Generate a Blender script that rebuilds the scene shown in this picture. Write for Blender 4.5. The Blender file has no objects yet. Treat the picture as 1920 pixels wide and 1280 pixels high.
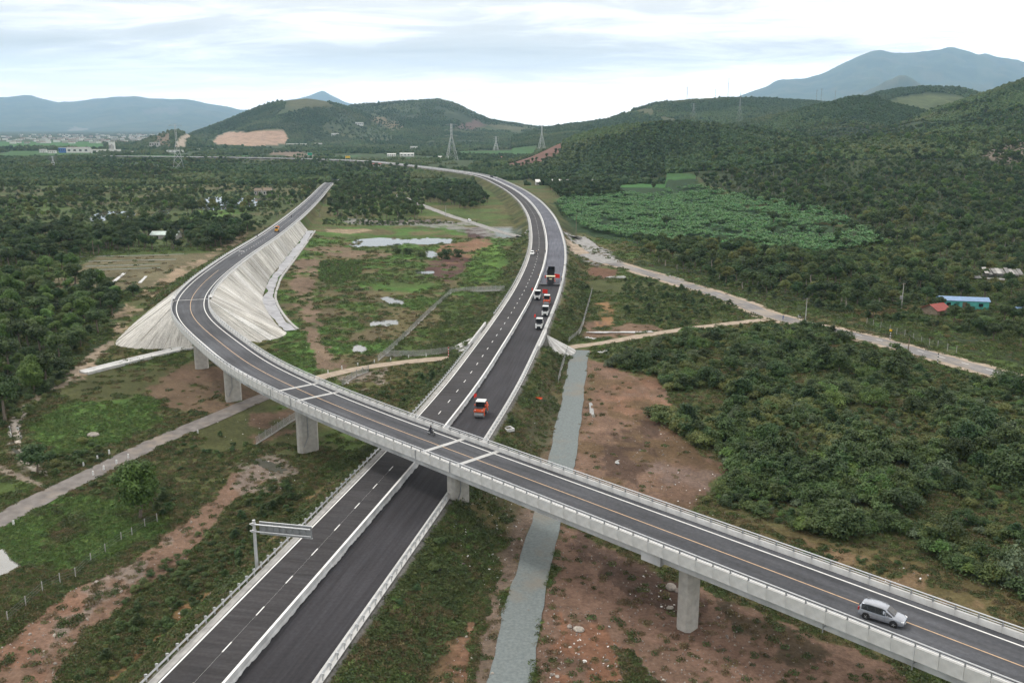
import bpy, bmesh, math, random
import numpy as np
from mathutils import Vector, Matrix
random.seed(7); rng = np.random.default_rng(11)
SC = bpy.context.scene
COL = SC.collection

# ------------------------------------------------------------------ camera
FPX, HOR, CAMZ = 1700.0, 238.0, 62.0
PITCH = math.atan((640 - HOR) / FPX)
cam_d = bpy.data.cameras.new('camera'); cam = bpy.data.objects.new('camera', cam_d); COL.objects.link(cam)
cam_d.sensor_width = 36.0; cam_d.lens = FPX / 1920 * 36.0
cam_d.clip_start = 1.0; cam_d.clip_end = 60000.0
cam.location = (0, 0, CAMZ); cam.rotation_euler = (math.pi / 2 - PITCH, 0, 0)
SC.camera = cam

# ------------------------------------------------------------------ light, sky, exposure
SUN_EL, SUN_AZ = math.radians(52), math.radians(-62)      # azimuth from +Y towards +X
W = bpy.data.worlds.new('World'); SC.world = W; W.use_nodes = True
def build_world():
    nt = W.node_tree; N = nt.nodes; L = nt.links; N.clear()
    out = N.new('ShaderNodeOutputWorld')
    sky = N.new('ShaderNodeTexSky'); sky.sky_type = 'NISHITA'; sky.sun_disc = False
    sky.sun_elevation = SUN_EL; sky.sun_rotation = SUN_AZ
    b1 = N.new('ShaderNodeBackground'); b1.inputs['Strength'].default_value = 0.10
    L.new(sky.outputs['Color'], b1.inputs['Color'])
    tc = N.new('ShaderNodeTexCoord'); sep = N.new('ShaderNodeSeparateXYZ')
    L.new(tc.outputs['Generated'], sep.inputs[0])
    def math_(op, a, b=None, clamp=False):
        m = N.new('ShaderNodeMath'); m.operation = op; m.use_clamp = clamp
        for i, v in enumerate((a, b)):
            if v is None: continue
            if isinstance(v, (int, float)): m.inputs[i].default_value = v
            else: L.new(v, m.inputs[i])
        return m.outputs[0]
    zz = math_('ADD', math_('MAXIMUM', sep.outputs['Z'], 0.0), 0.11)
    cx = math_('DIVIDE', sep.outputs['X'], zz); cy = math_('DIVIDE', sep.outputs['Y'], zz)
    comb = N.new('ShaderNodeCombineXYZ'); L.new(cx, comb.inputs[0]); L.new(cy, comb.inputs[1])
    def noise(scale, detail, rough, off, sx=1, sy=1, dist=0.0):
        mp = N.new('ShaderNodeMapping'); mp.inputs['Location'].default_value = off; mp.inputs['Scale'].default_value = (sx, sy, 1)
        L.new(comb.outputs[0], mp.inputs[0])
        n = N.new('ShaderNodeTexNoise'); n.inputs['Scale'].default_value = scale; n.inputs['Detail'].default_value = detail
        n.inputs['Roughness'].default_value = rough; n.inputs['Distortion'].default_value = dist
        L.new(mp.outputs[0], n.inputs['Vector']); return n.outputs['Fac']
    n1 = noise(0.42, 5, 0.52, (3.1, 0.4, 0), 0.75, 1.3, 0.6)
    n2 = noise(1.7, 8, 0.62, (7.7, 2.2, 0), 0.75, 1.3, 0.8)
    n3 = noise(0.16, 3, 0.5, (1.3, 5.2, 0), 1.0, 1.0)
    s = math_('ADD', math_('MULTIPLY', n1, 0.5), math_('ADD', math_('MULTIPLY', n2, 0.24), math_('MULTIPLY', n3, 0.26)))
    # slightly denser cloud deck to the west (left) of the view, thinner towards the east
    s = math_('ADD', s, math_('MULTIPLY', cx, -0.024))
    s = math_('ADD', s, math_('MULTIPLY', math_('MINIMUM', math_('MAXIMUM', sep.outputs['Z'], 0.0), 0.13), 0.48))
    ramp = N.new('ShaderNodeValToRGB'); L.new(s, ramp.inputs[0])
    e = ramp.color_ramp.elements
    e[0].position = 0.43; e[0].color = (2.62, 2.47, 2.30, 1)
    e[1].position = 0.70; e[1].color = (0.80, 0.76, 0.71, 1)
    x = e.new(0.49); x.color = (2.18, 2.06, 1.93, 1)
    x = e.new(0.535); x.color = (1.62, 1.53, 1.43, 1)
    x = e.new(0.59); x.color = (1.08, 1.02, 0.955, 1)
    b2 = N.new('ShaderNodeBackground'); b2.inputs['Strength'].default_value = 1.0
    # brighter, thinner cloud low over the horizon
    hz = N.new('ShaderNodeMapRange'); hz.inputs['From Min'].default_value = -0.01; hz.inputs['From Max'].default_value = 0.075
    hz.inputs['To Min'].default_value = 0.9; hz.inputs['To Max'].default_value = 0.0; L.new(sep.outputs['Z'], hz.inputs['Value'])
    mixc = N.new('ShaderNodeMix'); mixc.data_type = 'RGBA'
    L.new(hz.outputs[0], mixc.inputs[0]); L.new(ramp.outputs[0], mixc.inputs[6]); mixc.inputs[7].default_value = (3.0, 2.75, 2.45, 1)
    L.new(mixc.outputs[2], b2.inputs['Color'])
    mx = N.new('ShaderNodeMixShader'); mx.inputs[0].default_value = 0.95
    L.new(b1.outputs[0], mx.inputs[1]); L.new(b2.outputs[0], mx.inputs[2]); L.new(mx.outputs[0], out.inputs['Surface'])
build_world()
sun_d = bpy.data.lights.new('sun', 'SUN'); sun_d.energy = 1.5; sun_d.angle = math.radians(10); sun_d.color = (1.0, 0.96, 0.90)
sun = bpy.data.objects.new('sun', sun_d); COL.objects.link(sun)
_sd = Vector((math.sin(SUN_AZ) * math.cos(SUN_EL), math.cos(SUN_AZ) * math.cos(SUN_EL), math.sin(SUN_EL)))
sun.rotation_euler = _sd.to_track_quat('Z', 'Y').to_euler(); sun.location = (0, 0, 400)
SC.view_settings.view_transform = 'Standard'; SC.view_settings.look = 'None'
SC.view_settings.exposure = 0.27; SC.view_settings.gamma = 1.0; SC.view_settings.use_curve_mapping = False
SC.render.engine = 'CYCLES'
cy = SC.cycles
cy.max_bounces = 5; cy.diffuse_bounces = 2; cy.glossy_bounces = 2; cy.transmission_bounces = 2; cy.volume_bounces = 2
cy.transparent_max_bounces = 6; cy.use_adaptive_sampling = True; cy.adaptive_threshold = 0.02
cy.use_denoising = True; cy.caustics_reflective = False; cy.caustics_refractive = False
try: cy.denoising_prefilter = 'ACCURATE'
except Exception: pass

# ------------------------------------------------------------------ geometry helpers
CP, SP = math.cos(PITCH), math.sin(PITCH)
def P(u, v, z=0.0):
    """World point at height z seen at photo pixel (u, v): used to survey positions from the photograph."""
    x = (u - 960) / FPX; y = -(v - 640) / FPX
    dx, dy, dz = x, CP + y * SP, -SP + y * CP
    t = (z - CAMZ) / dz
    return (dx * t, dy * t, z)
def ray(u, v):
    x = (u - 960) / FPX; y = -(v - 640) / FPX
    return x, CP + y * SP, -SP + y * CP
def PY(u, v, Y):
    """Point on the pixel ray at northing Y."""
    dx, dy, dz = ray(u, v); t = Y / dy
    return (dx * t, Y, CAMZ + dz * t)
def poly2(pts, z=0.0): return np.array([P(u, v, z)[:2] for u, v in pts])
def spline(pts, step):
    """Catmull-Rom through pts (n,d), resampled every step metres in plan."""
    p = np.asarray(pts, float); q = np.vstack([2 * p[0] - p[1], p, 2 * p[-1] - p[-2]])
    out = []
    for i in range(1, len(q) - 2):
        p0, p1, p2, p3 = q[i - 1], q[i], q[i + 1], q[i + 2]
        for t in np.linspace(0, 1, 24, endpoint=False):
            out.append(0.5 * ((2 * p1) + (p2 - p0) * t + (2 * p0 - 5 * p1 + 4 * p2 - p3) * t * t + (3 * p1 - p0 - 3 * p2 + p3) * t ** 3))
    out.append(p[-1]); out = np.array(out)
    s = np.r_[0, np.cumsum(np.hypot(*np.diff(out[:, :2], axis=0).T))]
    n = max(2, int(round(s[-1] / step)) + 1); t = np.linspace(0, s[-1], n)
    return np.stack([np.interp(t, s, out[:, k]) for k in range(out.shape[1])], 1)
class Path:
    """Centre line with heading; lateral offset is positive to the right of travel."""
    def __init__(self, pts, step=2.0, smooth=0):
        p = spline(pts, step)
        for _ in range(smooth):
            q = p.copy(); q[1:-1] = 0.25 * p[:-2] + 0.5 * p[1:-1] + 0.25 * p[2:]; p = q
        if p.shape[1] == 2: p = np.c_[p, np.zeros(len(p))]
        self.p = p; d = np.gradient(p[:, :2], axis=0); d /= np.linalg.norm(d, axis=1)[:, None]
        self.t = d; self.r = np.stack([d[:, 1], -d[:, 0]], 1)
        self.s = np.r_[0, np.cumsum(np.hypot(*np.diff(p[:, :2], axis=0).T))]; self.L = self.s[-1]
    def at(self, s, off=0.0, dz=0.0):
        x = np.interp(s, self.s, self.p[:, 0]); y = np.interp(s, self.s, self.p[:, 1]); z = np.interp(s, self.s, self.p[:, 2])
        rx = np.interp(s, self.s, self.r[:, 0]); ry = np.interp(s, self.s, self.r[:, 1])
        return Vector((x + rx * off, y + ry * off, z + dz))
    def ang(self, s):
        return math.atan2(np.interp(s, self.s, self.t[:, 1]), np.interp(s, self.s, self.t[:, 0]))
    def near_s(self, x, y):
        k = np.hypot(self.p[:, 0] - x, self.p[:, 1] - y).argmin(); return self.s[k]
    def dist(self, X, Y, chunk=200000):
        """unsigned plan distance, signed side, and height of the path at the nearest station (numpy arrays)."""
        a = self.p[:-1, :2]; b = self.p[1:, :2]; st = max(1, len(a) // 260)
        idx = np.arange(0, len(self.p), st);  idx = np.unique(np.r_[idx, len(self.p) - 1]); q = self.p[idx]
        a, b = q[:-1], q[1:]; ab = b[:, :2] - a[:, :2]; l2 = (ab ** 2).sum(1)
        D = np.full(X.shape, 1e9); S = np.zeros(X.shape); Z = np.zeros(X.shape); T = np.zeros(X.shape); ss = self.s[idx]; CH = 6; MG = 75.0
        for c0 in range(0, len(a), CH):
            A, Bq = a[c0:c0 + CH], b[c0:c0 + CH]; q0 = np.minimum(A[:, :2].min(0), Bq[:, :2].min(0)) - MG; q1 = np.maximum(A[:, :2].max(0), Bq[:, :2].max(0)) + MG
            sel = np.nonzero((X > q0[0]) & (X < q1[0]) & (Y > q0[1]) & (Y < q1[1]))
            if len(sel[0]) == 0: continue
            x, y = X[sel], Y[sel]; Dd, Ss, Zz, Tt = D[sel], S[sel], Z[sel], T[sel]
            for i in range(c0, min(c0 + CH, len(a))):
                t = np.clip(((x - a[i, 0]) * ab[i, 0] + (y - a[i, 1]) * ab[i, 1]) / l2[i], 0, 1)
                dx = x - a[i, 0] - t * ab[i, 0]; dy = y - a[i, 1] - t * ab[i, 1]; d = np.hypot(dx, dy); m = d < Dd
                Dd = np.where(m, d, Dd); Ss = np.where(m, np.sign(dx * ab[i, 1] - dy * ab[i, 0]), Ss)
                Zz = np.where(m, a[i, 2] + t * (b[i, 2] - a[i, 2]), Zz); Tt = np.where(m, ss[i] + t * (ss[i + 1] - ss[i]), Tt)
            D[sel] = Dd; S[sel] = Ss; Z[sel] = Zz; T[sel] = Tt
        return D, S, Z, T
def vnoise(x, y, seed=0):
    xi = np.floor(x).astype(np.int64); yi = np.floor(y).astype(np.int64); xf = x - xi; yf = y - yi
    def h(a, b):
        n = (a * 374761393 + b * 668265263 + seed * 974634777) & 0xffffffff
        n = ((n ^ (n >> 13)) * 1274126177) & 0xffffffff
        n = (n ^ (n >> 16)) & 0xffff
        return n / 65535.0
    u = xf * xf * (3 - 2 * xf); v = yf * yf * (3 - 2 * yf)
    return (h(xi, yi) * (1 - u) + h(xi + 1, yi) * u) * (1 - v) + (h(xi, yi + 1) * (1 - u) + h(xi + 1, yi + 1) * u) * v
def fbm(x, y, scale, oct=4, seed=0, gain=0.5):
    f = 0; a = 1; t = 0; x = np.asarray(x, float) / scale; y = np.asarray(y, float) / scale
    for i in range(oct):
        f = f + a * vnoise(x + i * 17.3, y - i * 9.1, seed + i); t += a; a *= gain; x = x * 2.03; y = y * 2.03
    return f / t
def sstep(a, b, x):
    t = np.clip((x - a) / (b - a), 0, 1); return t * t * (3 - 2 * t)
def inpoly(X, Y, poly):
    r = np.zeros(X.shape, bool); n = len(poly); j = n - 1
    for i in range(n):
        xi, yi = poly[i]; xj, yj = poly[j]
        c = ((yi > Y) != (yj > Y)) & (X < (xj - xi) * (Y - yi) / (yj - yi + 1e-12) + xi)
        r ^= c; j = i
    return r

class MB:
    """Collects faces with material slots and links them as one mesh object."""
    def __init__(self): self.v = []; self.f = []; self.m = []; self.M = Matrix.Identity(4)
    def add(self, verts, faces, mat=0):
        b = len(self.v); M = self.M
        self.v += [tuple(M @ Vector(p)) for p in verts]
        self.f += [tuple(i + b for i in f) for f in faces]; self.m += [mat] * len(faces)
    def box(self, c, s, mat=0, rz=0.0, rx=0.0, ry=0.0, taper=1.0):
        x, y, z = s[0] / 2, s[1] / 2, s[2] / 2
        R = Matrix.Translation(c) @ Matrix.Rotation(rz, 4, 'Z') @ Matrix.Rotation(ry, 4, 'Y') @ Matrix.Rotation(rx, 4, 'X')
        t = taper
        vs = [(-x, -y, -z), (x, -y, -z), (x, y, -z), (-x, y, -z), (-x * t, -y * t, z), (x * t, -y * t, z), (x * t, y * t, z), (-x * t, y * t, z)]
        self.add([R @ Vector(p) for p in vs], [(0, 3, 2, 1), (4, 5, 6, 7), (0, 1, 5, 4), (1, 2, 6, 5), (2, 3, 7, 6), (3, 0, 4, 7)], mat)
    def cyl(self, a, b, r0, r1=None, n=8, mat=0, cap=True):
        r1 = r0 if r1 is None else r1; a = Vector(a); b = Vector(b); d = (b - a).normalized()
        q = d.to_track_quat('Z', 'Y').to_matrix()
        vs = []; 
        for c, r in ((a, r0), (b, r1)):
            for i in range(n):
                t = 2 * math.pi * i / n; vs.append(c + q @ Vector((r * math.cos(t), r * math.sin(t), 0)))
        fs = [(i, (i + 1) % n, n + (i + 1) % n, n + i) for i in range(n)]
        if cap: fs += [tuple(range(n - 1, -1, -1)), tuple(range(n, 2 * n))]
        self.add(vs, fs, mat)
    def prism(self, outline, z0, z1, mat=0, top=1.0):
        n = len(outline); cx = sum(p[0] for p in outline) / n; cy_ = sum(p[1] for p in outline) / n
        vs = [(x, y, z0) for x, y in outline] + [(cx + (x - cx) * top, cy_ + (y - cy_) * top, z1) for x, y in outline]
        self.add(vs, [(i, (i + 1) % n, n + (i + 1) % n, n + i) for i in range(n)] + [tuple(range(n - 1, -1, -1)), tuple(range(n, 2 * n))], mat)
    def sweep(self, path, s0, s1, prof, mat=0, step=None, closed=False, caps=False, jitter=None):
        """prof: list of (offset, dz); swept along path stations s0..s1."""
        step = step or 2.0; n = max(2, int(math.ceil((s1 - s0) / step)) + 1); S = np.linspace(s0, s1, n)
        k = len(prof); vs = []
        for s in S:
            for j, (o, h) in enumerate(prof):
                if jitter: o, h = jitter(s, j, o, h)
                vs.append(path.at(s, o, h))
        fs = []
        m = k if closed else k - 1
        for i in range(n - 1):
            for j in range(m):
                a = i * k + j; b = i * k + (j + 1) % k
                fs.append((a, a + k, b + k, b))
        if caps: fs += [tuple(range(k)), tuple(range(len(vs) - 1, len(vs) - 1 - k, -1))]
        self.add(vs, fs, mat)
    def mesh(self, name, mats, off=None, smooth=False):
        me = bpy.data.meshes.new(name)
        v = self.v if off is None else [(x - off[0], y - off[1], z - off[2]) for x, y, z in self.v]
        me.from_pydata(v, [], self.f)
        for m in (mats if isinstance(mats, (list, tuple)) else [mats]): me.materials.append(m)
        me.polygons.foreach_set('material_index', self.m)
        if smooth: me.polygons.foreach_set('use_smooth', [True] * len(self.f))
        me.update(); return me
    def build(self, name, mats, parent=None, world=False, smooth=False, kind=None):
        off = tuple(parent.matrix_basis.translation) if (world and parent) else None
        o = bpy.data.objects.new(name, self.mesh(name, mats, off, smooth)); COL.objects.link(o)
        if parent: o.parent = parent
        if kind: o['kind'] = kind
        return o
def tag(o, label, cat, group=None, kind=None):
    o['label'] = label; o['category'] = cat
    if group: o['group'] = group
    if kind: o['kind'] = kind
    return o
def thing(name, label, cat, loc=(0, 0, 0), rz=0.0, group=None, sc=None):
    o = bpy.data.objects.new(name, None); COL.objects.link(o); o.empty_display_size = 0.3
    o.location = loc; o.rotation_euler = (0, 0, rz)
    if sc: o.scale = (sc, sc, sc)
    return tag(o, label, cat, group)
def put(name, me, parent=None, loc=(0, 0, 0), rz=0.0, sc=(1, 1, 1), rx=0.0, ry=0.0):
    o = bpy.data.objects.new(name, me); COL.objects.link(o)
    o.location = loc; o.rotation_euler = (rx, ry, rz); o.scale = sc
    if parent: o.parent = parent
    return o
def copy_tree(o, parent=None):
    c = o.copy(); COL.objects.link(c)
    if parent: c.parent = parent
    for ch in list(o.children): copy_tree(ch, c)
    return c

# ------------------------------------------------------------------ materials
def mat(name, col, rough=0.7, var=0.15, scale=1.0, bump=0.0, bscale=None, metal=0.0, spec=0.3, objvar=0.0, col2=None, stretch=None, detail=5):
    m = bpy.data.materials.new(name); m.use_nodes = True; nt = m.node_tree; N = nt.nodes; L = nt.links
    b = N['Principled BSDF']; b.inputs['Roughness'].default_value = rough; b.inputs['Metallic'].default_value = metal
    b.inputs['Specular IOR Level'].default_value = spec
    tc = N.new('ShaderNodeTexCoord'); no = N.new('ShaderNodeTexNoise'); no.inputs['Scale'].default_value = scale; no.inputs['Detail'].default_value = detail
    src = tc.outputs['Object']
    if stretch:
        mp = N.new('ShaderNodeMapping'); mp.inputs['Scale'].default_value = stretch; L.new(src, mp.inputs[0]); src = mp.outputs[0]
    L.new(src, no.inputs['Vector'])
    mx = N.new('ShaderNodeMix'); mx.data_type = 'RGBA'
    c2 = col2 or tuple(max(0, c * (1 + var * 1.6)) for c in col); c1 = tuple(c * (1 - var * 1.6) for c in col) if not col2 else col
    mx.inputs[6].default_value = (*c1, 1); mx.inputs[7].default_value = (*c2, 1)
    mr = N.new('ShaderNodeMapRange'); mr.inputs['From Min'].default_value = 0.3; mr.inputs['From Max'].default_value = 0.7
    L.new(no.outputs['Fac'], mr.inputs[0]); L.new(mr.outputs[0], mx.inputs[0])
    outc = mx.outputs[2]
    if objvar:
        oi = N.new('ShaderNodeObjectInfo'); hs = N.new('ShaderNodeHueSaturation')
        m1 = N.new('ShaderNodeMapRange'); m1.inputs['To Min'].default_value = 1 - objvar; m1.inputs['To Max'].default_value = 1 + objvar
        L.new(oi.outputs['Random'], m1.inputs[0]); L.new(m1.outputs[0], hs.inputs['Value'])
        m2 = N.new('ShaderNodeMath'); m2.operation = 'MULTIPLY'; m2.inputs[1].default_value = 7.13; L.new(oi.outputs['Random'], m2.inputs[0])
        m3 = N.new('ShaderNodeMath'); m3.operation = 'FRACT'; L.new(m2.outputs[0], m3.inputs[0])
        m4 = N.new('ShaderNodeMapRange'); m4.inputs['To Min'].default_value = 0.5 - objvar * 0.09; m4.inputs['To Max'].default_value = 0.5 + objvar * 0.05
        L.new(m3.outputs[0], m4.inputs[0]); L.new(m4.outputs[0], hs.inputs['Hue'])
        L.new(outc, hs.inputs['Color']); outc = hs.outputs[0]
    L.new(outc, b.inputs['Base Color'])
    if bump:
        n2 = N.new('ShaderNodeTexNoise'); n2.inputs['Scale'].default_value = bscale or scale * 4; n2.inputs['Detail'].default_value = 4
        L.new(src, n2.inputs['Vector']); bp = N.new('ShaderNodeBump'); bp.inputs['Strength'].default_value = 1.0; bp.inputs['Distance'].default_value = bump
        L.new(n2.outputs['Fac'], bp.inputs['Height']); L.new(bp.outputs[0], b.inputs['Normal'])
    return m
def leafmat(name, dark, light, objvar=0.25, scale=0.6, transl=0.25):
    m = mat(name, dark, 0.55, scale=scale, col2=light, objvar=objvar, spec=0.25, detail=3)
    nt = m.node_tree; N = nt.nodes; L = nt.links; b = N['Principled BSDF']; out = [n for n in N if n.type == 'OUTPUT_MATERIAL'][0]
    tr = N.new('ShaderNodeBsdfTranslucent'); mx = N.new('ShaderNodeMixShader'); mx.inputs[0].default_value = transl
    src = b.inputs['Base Color'].links[0].from_socket; L.new(src, tr.inputs['Color'])
    L.new(b.outputs[0], mx.inputs[1]); L.new(tr.outputs[0], mx.inputs[2]); L.new(mx.outputs[0], out.inputs['Surface'])
    return m
M = {}
M['conc'] = mat('concrete_new', (0.50, 0.50, 0.49), 0.8, 0.10, 0.7, 0.004, 9)
M['conc_old'] = mat('concrete_grey', (0.36, 0.355, 0.34), 0.85, 0.14, 0.8, 0.004, 9)
M['conc_side'] = mat('concrete_board_marked', (0.46, 0.465, 0.47), 0.8, 0.16, 0.5, 0.004, 8, stretch=(1, 1, 0.35))
M['pier'] = mat('concrete_pier', (0.40, 0.385, 0.355), 0.85, 0.10, 1.2, 0.006, 10)
M['steel'] = mat('galvanised_steel', (0.55, 0.56, 0.57), 0.45, 0.06, 2.0, metal=0.35, spec=0.5)
M['steel_dk'] = mat('weathered_steel', (0.30, 0.31, 0.32), 0.5, 0.08, 2.0, metal=0.4)
M['paint'] = mat('white_road_paint', (0.74, 0.74, 0.72), 0.7, 0.06, 1.5)
M['paint_o'] = mat('orange_road_paint', (0.50, 0.35, 0.22), 0.7, 0.10, 1.5)
M['black'] = mat('black_rubber', (0.018, 0.018, 0.02), 0.75, 0.1, 3)
M['dark'] = mat('dark_machine_paint', (0.03, 0.03, 0.034), 0.5, 0.2, 3)
M['white'] = mat('white_vehicle_paint', (0.72, 0.73, 0.72), 0.4, 0.06, 2, spec=0.5)
M['cream'] = mat('cream_canopy', (0.72, 0.66, 0.46), 0.6, 0.08, 2)
M['orange'] = mat('orange_machine_paint', (0.62, 0.085, 0.02), 0.45, 0.12, 2, spec=0.5)
M['yellow'] = mat('yellow_machine_paint', (0.62, 0.30, 0.03), 0.5, 0.12, 2)
M['red'] = mat('red_cloth', (0.62, 0.03, 0.02), 0.8, 0.15, 3)
M['silver'] = mat('silver_car_paint', (0.36, 0.38, 0.42), 0.25, 0.03, 2, metal=0.6, spec=0.5)
M['glass'] = mat('tinted_glass', (0.015, 0.017, 0.02), 0.12, 0.1, 1, spec=0.6)
M['rim'] = mat('alloy_rim', (0.42, 0.43, 0.44), 0.35, 0.05, 3, metal=0.6)
M['lamp'] = mat('lamp_lens', (0.75, 0.76, 0.78), 0.2, 0.02, 3, spec=0.6)
M['taill'] = mat('red_tail_lamp', (0.35, 0.01, 0.01), 0.3, 0.05, 3)
M['teal'] = mat('turquoise_wall', (0.10, 0.40, 0.36), 0.8, 0.08, 1)
M['blueroof'] = mat('blue_metal_roof', (0.19, 0.29, 0.45), 0.5, 0.08, 1)
M['redroof'] = mat('red_metal_roof', (0.27, 0.062, 0.05), 0.6, 0.10, 1)
M['greyroof'] = mat('weathered_roof_sheet', (0.22, 0.215, 0.205), 0.7, 0.3, 0.6)
M['wall'] = mat('white_rendered_wall', (0.66, 0.66, 0.63), 0.8, 0.06, 0.4)
M['wallgrey'] = mat('grey_rendered_wall', (0.40, 0.39, 0.37), 0.8, 0.12, 0.4)
M['blue'] = mat('blue_cladding', (0.06, 0.16, 0.40), 0.5, 0.08, 0.4)
M['wood'] = mat('weathered_wood', (0.20, 0.16, 0.12), 0.9, 0.2, 2)
M['signgreen'] = mat('green_sign_face', (0.02, 0.27, 0.16), 0.5, 0.05, 2)
M['signyellow'] = mat('yellow_sign_face', (0.70, 0.45, 0.03), 0.5, 0.05, 2)
M['skin'] = mat('skin', (0.36, 0.20, 0.13), 0.6, 0.05, 5)
M['cloth_dk'] = mat('dark_work_clothes', (0.03, 0.032, 0.045), 0.9, 0.15, 5, objvar=0.5)
M['cloth_bl'] = mat('blue_work_clothes', (0.05, 0.09, 0.22), 0.9, 0.15, 5)
M['stone'] = mat('pale_stone', (0.30, 0.27, 0.235), 0.9, 0.2, 2, objvar=0.3)
M['litter'] = mat('white_litter', (0.62, 0.62, 0.60), 0.8, 0.1, 2, objvar=0.25)
M['plastic'] = mat('pale_plastic_sheet', (0.50, 0.50, 0.49), 0.5, 0.08, 2)
M['bark'] = mat('bark', (0.15, 0.125, 0.10), 0.9, 0.2, 3)
M['palebark'] = mat('pale_bark', (0.30, 0.27, 0.23), 0.9, 0.2, 3)
# ------------------------------------------------------------------ surveyed routes
EX = Path([(-46.9, 0, 5), (-40.7, 30, 5), (-29.2, 85, 5), (-18.85, 134.6, 5), (-13.4, 162, 5), (-7.1, 198, 5), (-1.8, 235.7, 5), (1.3, 258.6, 5), (5.6, 293, 5), (9.5, 328.7, 5),
           (13.7, 377, 5), (16.5, 422, 5), (18.0, 460, 5), (19.1, 520, 5), (18.8, 606, 5), (13.9, 720, 5), (3.8, 840, 5), (-8.6, 940, 5), (-27, 1063, 5), (-53, 1160, 5), (-94, 1262, 5),
           (-152, 1390, 5), (-236, 1555, 5), (-330, 1650, 5), (-450, 1730, 5), (-620, 1800, 5), (-820, 1850, 5)], 3.0, smooth=12)
_fr = [(88, 42.5, 12), (75, 55.5, 12), (50.5, 80.5, 12), (38.5, 92.9, 12), (26.3, 105.3, 12), (12.5, 119.3, 12), (0.3, 131.7, 12), (-10.5, 142.6, 12), (-23.2, 155.6, 12), (-38, 172.0, 12), (-53, 191, 12), (-66.9, 213.2, 12), (-79.2, 234.4, 12),
       (-86.6, 250.4, 12), (-91.3, 264.5, 12), (-95.2, 280, 11.9), (-100.8, 312, 11.6)] + [P(465, 478.7, 11.0), P(525, 437.5, 9.2), P(570, 400, 6.8), P(600, 370, 4.2), P(620, 347, 1.6), P(638, 334, 0.5)]
_f = Path(_fr, 2.0, smooth=10)
DK = Path([tuple(_f.at(s, -3.75)) for s in np.arange(0, _f.L, 3.0)], 2.0, smooth=10)
S_AB = DK.near_s(-95.2, 264.5)                       # bridge abutment
RAMP = Path([tuple(DK.at(s)) for s in np.arange(S_AB + 1.0, DK.L, 3.0)], 3.0)
DIRT = Path([P(-120, 1040), P(0, 975), P(90, 928), P(180, 884), P(300, 826), P(420, 775), P(490, 745), P(600, 707), P(700, 686), P(790, 676), P(860, 670), (-9, 241.5, 0), (0, 243.5, 0), (9, 246, 0), P(1075, 650), P(1130, 643), P(1250, 622), P(1340, 610), P(1430, 600)], 2.0, smooth=4)
ROAD = Path([P(1040, 462), P(1090, 478), P(1140, 491), P(1200, 508), P(1290, 535), P(1380, 565), P(1440, 590), P(1530, 612), P(1640, 637), P(1750, 667), P(1870, 700), P(1960, 726), P(2100, 770)], 2.0, smooth=4)
HAUL = Path([P(1090, 657), P(1082, 690), P(1071, 760), P(1052, 870), P(1030, 960), P(1010, 1030), P(990, 1100), P(970, 1190), P(953, 1290), P(930, 1420)], 2.0, smooth=3)
GREYR = Path([P(985, 447), P(930, 432), P(880, 416), P(845, 405), P(800, 388), P(760, 372), P(725, 362)], 3.0, smooth=3)

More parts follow.
